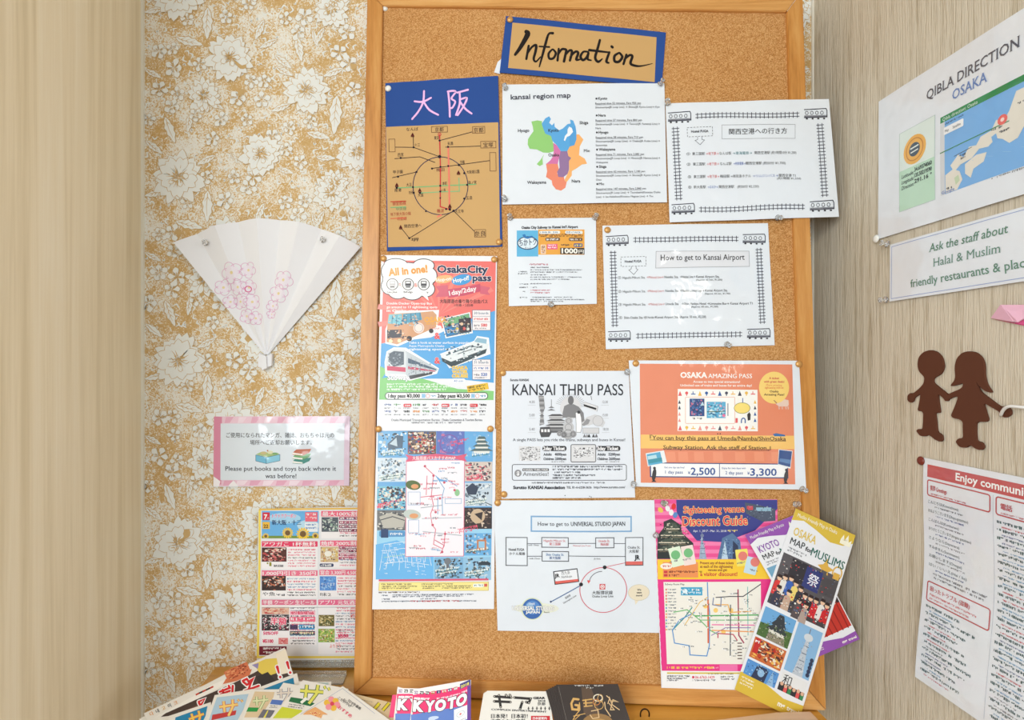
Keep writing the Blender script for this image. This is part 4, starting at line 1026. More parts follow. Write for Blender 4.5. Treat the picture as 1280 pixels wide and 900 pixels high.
for x, y in ((455, 845), (608, 850), (618, 854)): s.circ(x, y, 3, D, 3)
poster('grey_travel_pass_sheet', 'black and white "KANSAI THRU PASS" sheet with a grey sights drawing', 'notice', s, 'matte')

# orange amazing pass sheet
s = Sheet([(785.4, 450.7), (995.4, 451.3), (1004.5, 611.1), (794.6, 607.8)], cork_pl, (.0032, .0082, .0080, .0035), belly=.002, wave=.0015, nwave=1.3, phase=1).view(780, 440, 5.1435)
s.rot = .3
s.part = 'printed_background'; s.quad([(97, 76), (1065, 82), (1084, 846), (104, 838)], (234, 140, 104), 1); s.quad([(104, 530), (1076, 536), (1080, 622), (104, 618)], (250, 200, 110), 2)
for i, x in enumerate((180, 260, 340, 440, 560, 700, 820, 930)): s.quad([(x, 640), (x + 60, 640), (x + 66, 700), (x + 4, 700)], (240, 152, 116), 1.6)
s.part = 'title_lettering'
s.text('OSAKA', 354, 166, 50, (255, 250, 244), w=172, bold=.03); s.text('AMAZING PASS', 532, 168, 40, (255, 250, 244), w=276, bold=.02); s.text('Access to two special attractions!', 436, 198, 20, (255, 244, 236), w=296, bold=.02); s.text('Unlimited use of trains and buses for an entire day!', 354, 221, 20, (255, 244, 236), w=452, bold=.02)
s.part = 'yellow_badge'; s.circ(948, 230, 96, (250, 214, 120), 3, n=36, ry=102)
for t_, y, w, c in (('A ticket', 176, 64, RED), ('with great deals!', 198, 130, RED), ('More amazing', 220, 100, (230, 140, 80)), ('sightseeing with an', 236, 120, (230, 140, 80)), ('Osaka', 260, 56, (90, 60, 40)), ('Amazing Pass!', 280, 130, (90, 60, 40))): s.text(t_, 948, y, 19, c, w=w, al='c', bold=.015)
s.poly([(956, 318), (1000, 300), (1040, 310), (1042, 340), (1030, 350), (980, 350), (960, 336)], (236, 206, 190), 3); 
for x in (978, 998, 1022, 1036): s.line([(x, 346), (x + 3, 368)], 6, (226, 190, 176), 3)
s.line([(946, 310), (966, 330)], 6, (170, 120, 90), 3.4)
s.part = 'ticket_picture'
s.quad([(338, 238), (842, 244), (844, 508), (336, 506)], (252, 250, 244), 3); cols = [(228, 90, 90), (40, 90, 160), (240, 190, 80), (60, 60, 80), (236, 150, 140)]
rr = random.Random(2)
for gx in range(12):
    for gy in (264, 484): 
        x = 352 + gx * 42; c = rr.choice(cols)
        if gx % 3 == 0: s.poly([(x - 12, gy + 18), (x, gy - 14), (x + 12, gy + 18)], c, 4)
        elif gx % 3 == 1: s.circ(x, gy, 10, c, 4, n=10); s.rect(x - 3, gy + 6, 6, 12, c, 4)
        else: s.rect(x - 14, gy + 4, 28, 6, c, 4); s.rect(x - 4, gy - 10, 5, 16, c, 4)
for y in (320, 356, 396, 436):
    for x in (348, 826): c = rr.choice(cols); s.poly([(x - 8, y + 12), (x, y - 12), (x + 9, y + 12)], c, 4)
s.rbox(386, 290, 312, 168, 6, (253, 252, 248), 5, stroke=(236, 170, 140), lw=3)
s.mosaic(412, 300, 94, 112, [(40, 74, 136), (60, 110, 170), (30, 50, 96), (110, 150, 190), (200, 110, 140)], 50, 6, 3, .3); s.mosaic(520, 320, 120, 104, [(90, 176, 214), (150, 210, 230), (50, 120, 160), (220, 240, 240), (230, 150, 170)], 60, 6, 4, .3)
s.poly([(480, 344), (494, 318), (506, 344)], (190, 214, 226), 7.4); s.line([(522, 384), (638, 380)], 5, (60, 90, 70), 7.4); s.circ(628, 408, 10, (236, 120, 160), 7.4); s.micro(430, 432, 68, 12, (60, 60, 66), 6); s.rect(650, 330, 8, 80, (170, 170, 176), 6)
s.circ(744, 360, 52, (250, 224, 120), 6, ry=36); s.ring(744, 360, 50, 2.6, (110, 110, 70), 6.4, ry=34)
for t_, y in (('OSAKA', 350), ('AMAZING', 368), ('PASS', 386)): s.text(t_, 746, y, 18, (80, 90, 60), al='c', bold=.02)
s.poly([(780, 440), (776, 400), (790, 386), (798, 400), (796, 436)], (40, 36, 40), 6.4); s.ring(752, 440, 12, 7, (40, 90, 160), 6, a0=180, a1=360, ry=16); s.rect(736, 440, 7, 16, (40, 90, 160), 6); s.rect(760, 440, 7, 16, (40, 90, 160), 6); s.rect(702, 424, 14, 30, (228, 90, 90), 6); s.line([(748, 296), (748, 326)], 5, (40, 90, 160), 6)
s.part = 'notice_lettering'
BR_ = (72, 44, 26)
s.text('『You can buy this pass at Umeda/Namba/ShinOsaka', 160, 561, 36, BR_, w=862, bold=.022, rot=.4); s.line([(160, 564), (1024, 570)], 3, BR_, 4); s.text('Subway Station. Ask the staff of Station.』', 246, 622, 36, BR_, w=680, bold=.022, rot=.3); s.line([(246, 625), (918, 630)], 3, BR_, 4)
s.circ(590, 524, 4, BR_, 4); s.circ(606, 524, 4, BR_, 4)
s.part = 'price_band'
s.quad([(160, 708), (1036, 714), (1040, 808), (162, 802)], (44, 74, 130), 3); s.quad([(168, 714), (1030, 720), (1033, 801), (170, 795)], (252, 252, 252), 4); s.line([(602, 712), (604, 806)], 4, (44, 74, 130), 5)
PB = (48, 84, 150)
s.text('Get one day use free!', 252, 744, 16, PB, z=7, w=128); s.text('1 day pass', 258, 778, 28, PB, z=7, w=112); s.text('¥', 402, 782, 26, PB, z=7); s.text('2,500', 420, 786, 66, PB, z=7, w=156, bold=.01, serif=True)
s.text('Enjoy for two days with', 618, 748, 16, PB, z=7, w=150); s.text('2 day pass', 640, 782, 28, PB, z=7, w=110); s.text('¥', 778, 784, 26, PB, z=7); s.text('3,300', 796, 790, 66, PB, z=7, w=168, bold=.01, serif=True)
s.part = 'card_pictures'
s.poly([(134, 650), (250, 630), (268, 706), (148, 734)], (240, 244, 246), 5); s.poly([(140, 656), (226, 640), (242, 712), (152, 728)], (90, 176, 214), 6); s.poly([(150, 690), (236, 676), (240, 700), (154, 716)], (60, 150, 170), 6.4); s.poly([(146, 668), (200, 658), (206, 680), (150, 690)], (190, 226, 236), 6.4)
s.poly([(976, 622), (1066, 632), (1052, 746), (972, 724)], (240, 244, 246), 5); s.poly([(980, 626), (1062, 636), (1050, 736), (974, 716)], (44, 80, 140), 6); s.poly([(984, 680), (1054, 690), (1050, 716), (980, 700)], (90, 130, 180), 6.4)
for x, y in ((188, 786), (1024, 796)): s.circ(x, y, 13, (50, 46, 50), 6, ry=40, rot=8); s.circ(x + 2, y - 42, 9, (50, 46, 50), 6); s.poly([(x - 18, y + 46), (x, y + 30), (x + 14, y + 46)], (50, 46, 50), 6)
s.poly([(940, 526), (960, 520), (1016, 530), (1020, 540), (950, 540)], (60, 110, 170), 3.5)
poster('orange_pass_sheet', 'laminated orange "OSAKA AMAZING PASS" sheet with yellow strip and 2,500 and 3,300 prices', 'notice', s, 'lam', 'laminated_sheet')

# directions with the red loop
s = Sheet([(617.6, 625), (817, 624.6), (823.6, 790), (622, 787.4)], cork_pl, (.0035, .004, .0035, .003), belly=.003, wave=.0022, nwave=1.4, phase=3).view(610, 615, 5.0)
s.part = 'title_lettering'; s.rect(272, 150, 618, 90, (226, 234, 242), 1); s.box(270, 149, 620, 91, 9, (126, 170, 210), 3, rot=.1)
s.text('How to get to', 308, 206, 34, K, w=194, bold=.0, serif=True); s.text('UNIVERSAL STUDIO JAPAN', 514, 206, 36, K, w=340, bold=.01, serif=True)
s.part = 'route_diagram'
for x, y, w, h in ((112, 280, 132, 174), (334, 279, 164, 60), (336, 365, 164, 60), (668, 280, 114, 62), (854, 280, 110, 172)): s.box(x, y, w, h, 5, (84, 86, 92), 3)
s.line([(246, 318), (334, 317)], 4, (84, 86, 92)); s.line([(500, 314), (668, 314)], 4, (84, 86, 92)); s.line([(784, 316), (854, 317)], 4, (84, 86, 92)); s.line([(246, 396), (336, 395)], 4, (84, 86, 92)); s.line([(500, 392), (854, 397)], 4, (84, 86, 92))
s.rect(857, 428, 105, 24, (226, 106, 98), 2.5)
s.ring(716, 604, 146, 4.5, (214, 84, 100), 3, ry=140, n=64); s.line([(724, 462), (854, 436)], 3.5, (214, 84, 100), 3); s.circ(724, 463, 12, (26, 28, 34), 5); s.circ(577, 568, 12, (26, 28, 34), 5)
s.ring(708, 560, 80, 4, (90, 92, 100), 3, ry=72, a0=-90, a1=-172, n=16); s.poly([(614, 542), (636, 544), (624, 564)], (226, 90, 90), 4)
s.line([(572, 576), (392, 678)], 6, (84, 116, 160), 3); s.circ(390, 678, 6, (50, 70, 110), 4)
s.quad([(404, 488), (554, 468), (566, 552), (414, 572)], (34, 36, 42), 3); s.quad([(411, 493), (550, 474), (560, 548), (420, 566)], (240, 242, 246), 4); s.quad([(416, 550), (558, 534), (560, 548), (420, 566)], (228, 100, 90), 4.6)
s.rect(692, 566, 36, 34, (214, 84, 90), 4); s.ring(710, 583, 11, 4, WHITE, 5, n=16); s.rect(704, 579, 12, 8, WHITE, 5)
s.part = 'body_text'
for t_, x, y, w, h, c, b in (('Hostel FUGA', 128, 362, 98, 22, K, .015), ('ホテル風雅', 132, 388, 98, 20, K, .015), ('Higashi Mikuni St.', 346, 305, 136, 20, (204, 90, 96), .005), ('東三国駅', 380, 326, 72, 20, (204, 90, 96), .01), ('Shin Osaka St.', 360, 391, 112, 20, (70, 120, 170), .005), ('新大阪駅', 382, 412, 70, 20, (50, 90, 150), .01),
                             ('Umeda St.', 684, 306, 72, 20, (204, 90, 96), .005), ('梅田駅', 698, 328, 52, 20, (204, 90, 96), .01), ('Osaka St.', 868, 348, 78, 22, K, 0), ('大阪駅', 876, 374, 62, 22, K, .01), ('JR', 910, 416, 34, 38, K, .04), ('walk 10min', 250, 331, 66, 14, (110, 112, 118), 0), ('walk 25min', 256, 414, 68, 14, (110, 112, 118), 0),
                             ('Midosuji Line 9 min.', 528, 333, 112, 14, (204, 90, 96), 0), ('JR 4min.', 656, 414, 44, 14, (110, 112, 118), 0), ('西九条', 456, 508, 54, 24, (60, 62, 70), 0), ('Nishikujo', 456, 530, 66, 20, (60, 62, 70), 0), ('JR', 414, 526, 32, 30, K, .04), ('大阪環状線', 646, 630, 128, 26, K, .01), ('Osaka Loop Line', 646, 649, 132, 20, K, .0)):
    s.text(t_, x, y, h, c, w=w, bold=b, rot=-6 if 400 < x < 550 and 480 < y < 540 else 0)
s.text('桜島線', 482, 660, 16, (90, 92, 100), w=38, rot=-32); s.text('Sakurajima Line', 470, 690, 15, (90, 92, 100), w=94, rot=-32)
s.circ(938, 622, 66, (238, 226, 200), 2, ry=50); s.ring(938, 622, 66, 1.6, (196, 186, 166), 2.6, ry=50); s.poly([(910, 664), (940, 668), (918, 698)], (238, 226, 200), 2)
for t_, y in (('We', 610), ('want', 627), ('more!', 645)): s.text(t_, 940, y, 16, K, al='c', bold=.02)
s.part = 'globe_emblem'
s.circ(276, 724, 70, (222, 230, 196), 2, ry=70); s.circ(300, 720, 140, (236, 238, 222), 1.6, ry=34); s.circ(276, 724, 62, (54, 104, 178), 3, n=36, ry=64); s.circ(276, 716, 46, (84, 140, 206), 3.4, ry=44); s.circ(260, 700, 20, (150, 190, 226), 3.8, ry=14)
s.text('THE', 252, 698, 18, WHITE, w=40, z=6); s.text('UNIVERSAL STUDIOS', 150, 732, 36, (250, 250, 246), w=262, bold=.03, z=6, out=(70, 72, 60), ow=.03); s.text('JAPAN', 234, 752, 22, (250, 250, 246), w=88, bold=.03, z=6, out=(50, 70, 90), ow=.02); s.text('Resort', 348, 748, 14, K, w=34)
poster('loop_line_directions', 'laminated white directions sheet with red circle diagram and blue-framed heading', 'notice', s, 'lam', 'laminated_sheet')

# discount guide with pink stripes
s = Sheet([(817, 623.9), (970.8, 623.9), (973.5, 861), (825.2, 857.2)], cork_pl, (.0014, .0016, .0072, .0068), belly=.0005).view(810, 615, 3.159)
s.part = 'printed_background'
MG = (236, 60, 140)
s.quad([(22, 28), (508, 28), (516, 700), (50, 700)], (246, 130, 180), 1)
for i in range(22):
    y = 30 + i * 30; s.quad([(22 + y * .04 - 1, y), (508, y), (509, y + 15), (22 + y * .04 - .5, y + 15)], (238, 84, 150), 1.3)
s.poly([(110, 30), (508, 30), (508, 66), (420, 150), (300, 196), (190, 190), (140, 130), (112, 80)], (60, 66, 140), 2)
s.poly([(34, 264), (516, 262), (516, 342), (36, 342)], (250, 206, 60), 3); s.quad([(36, 342), (516, 340), (520, 700), (50, 698)], MG, 3)
s.quad([(50, 698), (520, 700), (516, 772), (52, 764)], (246, 246, 246), 3.5); s.rect(70, 704, 330, 6, (220, 196, 90), 4)
s.part = 'title_lettering'
s.text('Sightseeing venue', 138, 82, 38, (226, 40, 84), w=240, bold=.006, z=6, out=(252, 222, 130), ow=.045, rot=-1); s.text('Discount Guide', 134, 132, 52, (226, 40, 84), w=256, bold=.008, z=6, out=(252, 226, 140), ow=.045, rot=-1)
s.text('Apr. 1, 2017 - Mar. 31, 2018', 176, 156, 12, WHITE, w=130); s.micro(312, 156, 40, 9, (240, 220, 120))
for t_, y, w, h in (('Present any of these tickets', 282, 132, 15), ('at each of the sightseeing', 296, 128, 15), ('venues and get', 309, 76, 15), ('a visitor discount!', 328, 146, 22)): s.text(t_, 202 if y != 309 else 232, y, h, (140, 50, 50) if y < 320 else (206, 50, 60), w=w, bold=.015)
s.part = 'sight_pictures'
s.poly([(34, 262), (36, 170), (60, 140), (60, 116), (90, 104), (126, 128), (132, 160), (176, 200), (176, 262)], (50, 56, 54), 3.4)
for (x0, x1, y) in ((62, 122, 132), (48, 140, 158), (40, 158, 186), (36, 172, 214)): s.poly([(x0, y + 10), ((x0 + x1) / 2 - 14, y - 12), ((x0 + x1) / 2 + 14, y - 12), (x1, y + 10)], (76, 86, 74), 3.8); s.line([(x0, y + 12), (x1, y + 12)], 4, (226, 214, 190), 4); s.line([(x0 + 6, y + 19), (x1 - 6, y + 19)], 3, (120, 110, 90), 4)
s.poly([(198, 262), (206, 190), (210, 154), (214, 190), (228, 262)], (160, 176, 200), 3.6); s.circ(211, 170, 7, (120, 130, 160), 4)
for y in (200, 220, 240): s.line([(203, y), (222, y)], 2, (90, 100, 130), 4.4)
s.poly([(270, 262), (290, 180), (330, 160), (360, 190), (368, 262)], (90, 120, 160), 3.6); s.poly([(286, 262), (300, 190), (312, 262)], (190, 214, 232), 3.9); s.poly([(330, 262), (332, 190), (352, 210), (354, 262)], (50, 60, 90), 3.9); s.poly([(384, 84), (380, 40), (420, 48), (500, 66), (500, 112), (450, 116)], (80, 90, 110), 3.4); s.rect(388, 54, 24, 16, (206, 80, 90), 4); s.rect(424, 60, 60, 14, (150, 190, 210), 4)
for x, y, c in ((60, 46, (120, 150, 90)), (76, 64, (240, 240, 240)), (100, 56, (226, 50, 50)), (90, 80, (240, 240, 240)), (48, 70, (230, 200, 90)), (106, 90, (90, 140, 200))): s.circ(x, y, 12, c, 3, ry=9, rot=x)
for x, y, r_, c in ((76, 222, -14, (230, 244, 220)), (126, 214, -10, (244, 226, 220)), (340, 226, -6, (246, 230, 110)), (388, 250, 14, (200, 226, 240))): s.rbox(x, y, 48, 76 if x < 200 else 66, 3, c, 5, rot=r_); s.circ(x + 30, y + 24, 18, (120, 190, 130) if x < 300 else (230, 130, 120), 5.6); s.micro(x + 8, y + 56, 34, 8, GREY, 6, rot=r_)
s.grain(44, 120, 120, 120, [(96, 104, 92), (40, 46, 44), (210, 200, 180), (70, 80, 70)], 130, 4.4, 5, 5); s.grain(200, 180, 26, 80, [(190, 206, 220), (110, 120, 150)], 40, 4.6, 6, 3); s.grain(284, 180, 76, 80, [(60, 80, 130), (150, 180, 210), (110, 140, 180)], 60, 4.4, 7, 4); s.grain(384, 46, 110, 60, [(60, 66, 84), (160, 180, 196), (100, 110, 130)], 60, 4.4, 8, 4)
s.rect(56, 274, 138, 60, (240, 150, 90), 4); s.circ(70, 290, 24, (250, 240, 226), 4.6, ry=12); s.micro(54, 294, 34, 8, RED, 5.2)
for y, w in ((316, 130), (330, 46)): s.micro(80, y, w, 9, (120, 50, 40), 5)
s.rect(60, 308, 14, 9, RED, 5); s.rect(60, 321, 14, 9, RED, 5)
s.part = 'subway_map'
s.quad([(58, 352), (440, 350), (440, 672), (70, 672)], (244, 240, 230), 4); s.text('Subway Route Map', 64, 364, 10, K, w=76, bold=.02)
s.rect(126, 372, 84, 32, (70, 170, 210), 5); s.circ(142, 388, 10, (230, 244, 250), 5.6); s.micro(156, 386, 50, 9, WHITE, 6); s.micro(156, 398, 50, 9, WHITE, 6)
L5 = 5.2
for pts, c, w in (([(230, 352), (232, 420), (238, 470), (236, 600), (226, 640), (160, 636), (158, 600), (100, 590), (92, 540), (120, 500), (180, 470)], (90, 150, 210), 4), ([(232, 420), (232, 590)], (230, 110, 60), 6), ([(180, 484), (430, 480)], (90, 180, 100), 5), ([(200, 500), (424, 500)], (90, 180, 100), 3), ([(246, 518), (420, 520)], (240, 130, 180), 4.5), ([(262, 412), (320, 408), (370, 408), (440, 360)], (60, 60, 70), 3.5), ([(320, 440), (318, 640)], (70, 80, 90), 4),
                  ([(260, 440), (310, 440), (318, 470), (400, 466)], (240, 180, 80), 4), ([(246, 540), (420, 546), (430, 570)], (240, 160, 80), 4), ([(254, 412), (250, 440), (282, 446), (284, 412)], (130, 140, 170), 4), ([(350, 380), (352, 560), (372, 590)], (170, 60, 90), 5), ([(92, 540), (140, 490), (170, 450)], (60, 160, 150), 4), ([(96, 470), (150, 460), (200, 500), (240, 540), (270, 556)], (120, 190, 120), 4),
                  ([(270, 570), (270, 552), (330, 556), (346, 580)], (200, 70, 100), 4), ([(388, 370), (388, 560)], (120, 190, 190), 3), ([(140, 520), (200, 430), (232, 410)], (230, 190, 90), 3), ([(244, 560), (300, 530), (400, 530)], (140, 110, 180), 3)): s.line(pts, w, c, L5)
rr = random.Random(7)
for i in range(90): x, y = rr.uniform(110, 430), rr.uniform(380, 640); s.rect(x, y, 4.5, 4.5, (250, 250, 250), 6); s.micro(x + 5, y + 4, rr.uniform(8, 22), 5, (80, 90, 100), 6)
for i in range(14): s.micro(74, 384 + i * 12, 34, 6, (100, 110, 120), 5); s.rect(66, 378 + i * 12, 5, 7, rr.choice([(230, 90, 90), (90, 150, 210), (90, 180, 100), (240, 160, 80)]), 5)
for x, y in ((222, 446), (262, 462), (292, 546), (322, 462)): s.circ(x, y, 9, (250, 210, 120), 5)
for i in range(6): s.line([(346, 590 + i * 12), (364, 590 + i * 12)], 4, (110, 90, 80), 6)
s.part = 'footer_text'
s.micro(70, 690, 188, 10, (252, 220, 90), 5); s.micro(250, 690, 30, 8, (250, 200, 220), 5); s.rect(276, 674, 70, 24, (246, 120, 180), 4)
for x, y, w in ((70, 722, 90), (70, 731, 80), (70, 738, 50), (280, 724, 50), (280, 733, 58), (170, 738, 90)): s.micro(x, y, w, 7, (70, 70, 80), 5)
s.text('06-6763-1429', 180, 728, 15, (214, 60, 90), w=76, bold=.01); s.rect(168, 718, 9, 9, (214, 60, 90), 5); s.micro(230, 712, 100, 5, (100, 90, 60), 5)
poster('discount_guide_poster', 'pink striped "Discount Guide" poster with a castle and a white subway map', 'poster', s, 'gloss')


def brochure(name, label, corners, lift, band, tcol, title, thick):
    W_, H_ = 100.0, 264.0
    s = Sheet(corners, cork_pl, lift, belly=.0015, wave=0).local(W_, H_)
    s.rot = 0; s.part = 'printed_cover'
    s.poly([(0, 0), (W_, 0), (W_, 13), (86, 22), (66, 25), (40, 17), (18, 12), (0, 18)], band, 1)
    s.poly([(0, H_), (W_, H_), (W_, 244), (70, 247), (40, 240), (16, 236), (0, 240)], band, 1)
    s.text('Muslim Friendly Map in ' + title.title(), 6, 10, 8, (250, 250, 240), w=66)
    s.text(title, 8, 37, 17, tcol, w=37 if title == 'OSAKA' else 40, bold=.01); s.text('MAP', 8, 51, 14, (40, 44, 44), w=23, bold=.012); s.text('for', 33, 51, 9, (40, 44, 44), bold=.02); s.text('MUSLIMS', 43, 54, 17, (20, 100, 84), w=54, bold=.012)
    s.micro(8, 58, 30, 3, GREY); s.micro(8, 62, 24, 3, GREY)
    s.text('mg', 64, 258, 9, (252, 250, 236), bold=.03); s.text('travel', 78, 258, 8, (252, 250, 236), bold=.02, w=18)
    for y in (246, 250, 254): s.micro(4, y, 20, 2.4, (252, 250, 236))
    s.poly([(80, 14), (83, 6), (86, 14), (90, 4), (93, 14), (97, 10), (97, 20), (80, 20)], (252, 248, 226), 2)
    return s


KC = [(928.1, 667.2), (990.4, 641.8), (1070.2, 796), (1016.4, 819)]
s = brochure('x', '', KC, (.009, .0092, .0088, .0085), (150, 84, 176), (140, 80, 170), 'KYOTO', 0)
s.poly([(4, 66), (98, 66), (98, 150), (4, 150)], (120, 170, 200), 1); s.poly([(4, 160), (98, 156), (98, 230), (4, 232)], (200, 54, 44), 1); s.poly([(50, 156), (98, 156), (98, 176), (60, 178)], (60, 40, 44), 1.5)
for i in range(6): s.line([(30 + i * 12, 232), (26 + i * 13, 172)], 2.4, (150, 34, 30), 2)
s.poly([(60, 170), (80, 164), (90, 176), (70, 182)], (238, 200, 170), 2)
poster('purple_map_brochure', 'white and purple "KYOTO MAP for MUSLIMS" brochure tucked behind the yellow one', 'brochure', s, 'gloss', 'cover_sheet')

OC = [(990.4, 634), (1064.2, 667.2), (993.6, 896.1), (914.5, 857.2)]
s = brochure('x', '', OC, (.0105, .0105, .012, .011), (222, 190, 70), (226, 196, 90), 'OSAKA', 0)
s.poly([(66, 58), (70, 48), (74, 58), (84, 60), (76, 66), (78, 74), (71, 68), (64, 74), (66, 66), (58, 62)], (226, 180, 80), 2); s.ring(90, 62, 7, 2, (226, 180, 80), 2, ry=9); s.rect(85, 62, 10, 9, (226, 180, 80), 2.2)
s.rect(4, 66, 92, 74, (90, 86, 90), 2); s.rect(20, 68, 30, 30, (50, 46, 52), 2.4); s.rect(44, 70, 26, 30, (52, 60, 120), 2.6); s.rect(72, 74, 24, 24, (80, 76, 80), 2.5); s.text('祭', 50, 92, 18, (240, 240, 250), bold=.02, z=4); s.rect(4, 128, 92, 12, (70, 66, 70), 2.5)
rr = random.Random(3)
for i, (x, y, c) in enumerate(((10, 104, (220, 60, 60)), (18, 100, (230, 226, 220)), (27, 98, (60, 100, 180)), (36, 102, (240, 214, 120)), (45, 106, (50, 50, 60)), (54, 112, (60, 50, 56)), (63, 112, (44, 44, 50)), (72, 112, (210, 40, 50)), (82, 110, (236, 230, 226)), (90, 112, (206, 40, 46)), (30, 118, (200, 170, 150)), (48, 122, (90, 80, 84)), (60, 124, (180, 160, 150)), (14, 118, (60, 60, 80)))):
    s.poly([(x - 6, y + 22), (x - 5, y + 4), (x, y), (x + 5, y + 4), (x + 6, y + 22)], c, 3.2 + i * .08); s.circ(x, y - 2, 3.6, (236, 196, 164), 4.6, n=12); s.poly([(x - 4, y - 3), (x - 3, y - 7), (x + 3, y - 7), (x + 4, y - 3)], (50, 36, 36), 4.8)
s.grain(4, 68, 92, 70, [(50, 46, 50), (130, 124, 124), (200, 60, 60), (236, 226, 216), (80, 90, 120)], 150, 3.0, 5, 1.6); s.grain(4, 112, 92, 27, [(50, 50, 60), (236, 200, 170), (210, 50, 56), (240, 240, 236), (90, 110, 150)], 130, 4.6, 6, 1.8)
s.rect(4, 146, 49, 40, (110, 170, 220), 2); s.poly([(4, 186), (4, 168), (53, 164), (53, 186)], (80, 110, 60), 2.3)
for w, y in ((7, 152), (12, 160), (17, 168)): s.poly([(31 - w, y + 4), (31 - w * .5, y - 4), (31 + w * .5, y - 4), (31 + w, y + 4)], (56, 62, 70), 3); s.rect(31 - w * .7, y + 4, w * 1.4, 4, (230, 226, 214), 2.8)
s.poly([(18, 186), (20, 176), (44, 176), (48, 186)], (150, 140, 120), 2.9)
s.rect(4, 189, 49, 28, (206, 110, 60), 2); s.mosaic(4, 189, 49, 28, [(206, 110, 60), (190, 50, 40), (240, 190, 90), (90, 50, 50), (240, 226, 200), (120, 60, 50)], 60, 2.2, 8, .3); s.rect(6, 190, 8, 20, (200, 50, 50), 3.6); s.micro(6, 196, 8, 4, WHITE, 4)
s.rect(4, 220, 49, 14 + 6, (90, 150, 214), 2); s.poly([(16, 240), (20, 222), (38, 222), (36, 240)], (50, 60, 90), 3); s.poly([(40, 240), (44, 220), (50, 240)], (150, 190, 226), 3); s.circ(28, 230, 5, (150, 190, 226), 3.5)
s.rect(57, 146, 39, 66, (140, 186, 226), 2); s.poly([(70, 212), (74, 178), (75, 164), (80, 164), (81, 178), (86, 212)], (196, 204, 214), 3); s.circ(77.5, 160, 7, (214, 220, 226), 3.4, ry=5); s.line([(77, 148), (77, 160)], 1.2, (120, 120, 130), 3)
for y in (172, 182, 192, 202): s.line([(74, y), (82, y)], 1.2, (110, 120, 140), 3.8)
for i in range(5): s.circ(92, 186 + i * 5, 3, (50, 60, 90), 3.6, n=8)
s.grain(4, 164, 49, 21, [(60, 90, 50), (100, 130, 70), (50, 70, 50), (140, 150, 110)], 90, 3.1, 7, 1.5); s.grain(16, 150, 30, 34, [(46, 54, 62), (90, 100, 100), (226, 222, 210)], 60, 3.6, 8, 1.3); s.grain(70, 164, 17, 46, [(160, 172, 190), (226, 230, 234), (120, 130, 150)], 60, 3.9, 9, 1.2); s.grain(4, 220, 49, 19, [(120, 180, 230), (50, 80, 140), (180, 210, 236)], 50, 3.2, 10, 1.5)
s.rect(57, 215, 39, 24, (236, 236, 236), 2); s.text('和', 60, 229, 15, (40, 40, 44), bold=.0, z=4); s.rect(57, 229, 39, 10, (60, 52, 56), 2.5)
for i in range(6): s.circ(61 + i * 6.4, 230 + (i % 2), 2.6, (226, 180, 150), 3, n=9); s.rect(59 + i * 6.4, 232, 5, 7, [(50, 50, 56), (226, 90, 90), (60, 140, 90)][i % 3], 2.9)
poster('yellow_map_brochure', 'tilted white and yellow "OSAKA MAP for MUSLIMS" brochure overhanging the board\'s lower rail', 'brochure', s, 'gloss', 'cover_sheet')

# ------------------------------------------------------------------ things on the left wallpaper
fan_c = np.array([334.0, 446.0])
A0, A1, NP = math.radians(180 + 51.5), math.radians(360 - 49), 9       # picture angles of the two outer ribs (y down)
def fan_r(a):
    t = (a - A0) / (A1 - A0)
    return 174 - 3 * np.sin(np.pi * t) + 6 * np.abs(2 * t - 1) ** 3


def fan_h(uv):
    d = uv - fan_c; a = np.arctan2(d[:, 1], d[:, 0]) % (2 * np.pi); r = np.hypot(d[:, 0], d[:, 1])
    t = np.clip((a - A0) / (A1 - A0), 0, 1) * NP
    tri = np.abs((t % 2) - 1)
    return 0.003 + (0.0005 + 0.0115 * np.clip(r / 174, 0, 1) ** .7) * tri + 0.007 * np.clip((t / NP - .8) * 5, 0, 1) * np.clip(r / 174, 0, 1)


s = Sheet([(222, 270), (450, 270), (450, 460), (222, 460)], wall_pl, hfun=fan_h, cell=2.5)
fan_root = thing('folding_fan', 'open white pleated paper fan with faint pink blossoms pinned to the floral wallpaper', 'fan', wall_pl.pt([(334, 460)])[0])
vs, fs = [], []
RN = 10
for i in range(NP * 4 + 1):
    a = A0 + (A1 - A0) * i / (NP * 4)
    for j in range(RN + 1):
        r = 3 + (fan_r(a) - 3) * j / RN; vs.append(fan_c + np.array([math.cos(a), math.sin(a)]) * r)
uv = np.array(vs); n = len(uv)
f3 = wall_pl.pt(uv) + wall_pl.n * fan_h(uv)[:, None]; b3 = f3 - wall_pl.n * .0004
W = RN + 1
for i in range(NP * 4):
    for j in range(RN):
        a = i * W + j; fs.append((a, a + 1, a + W + 1, a + W)); fs.append((n + a, n + a + W, n + a + W + 1, n + a + 1))
per = [j for j in range(W)] + [i * W + RN for i in range(1, NP * 4 + 1)] + [NP * 4 * W + j for j in range(RN - 1, -1, -1)] + [i * W for i in range(NP * 4 - 1, 0, -1)]
for k in range(len(per)): a, c = per[k], per[(k + 1) % len(per)]; fs.append((c, a, n + a, n + c))
M['fan_paper'] = ink_material('fan_paper', 0.7, 0, 0.0006, 0.2, sheet=(238, 239, 243))
mesh_obj('pleated_leaf', np.vstack([f3, b3]), fs, M['fan_paper'], fan_root)
s.part = 'blossom_print'
PKB = (236, 206, 230); PKL = (226, 172, 206)
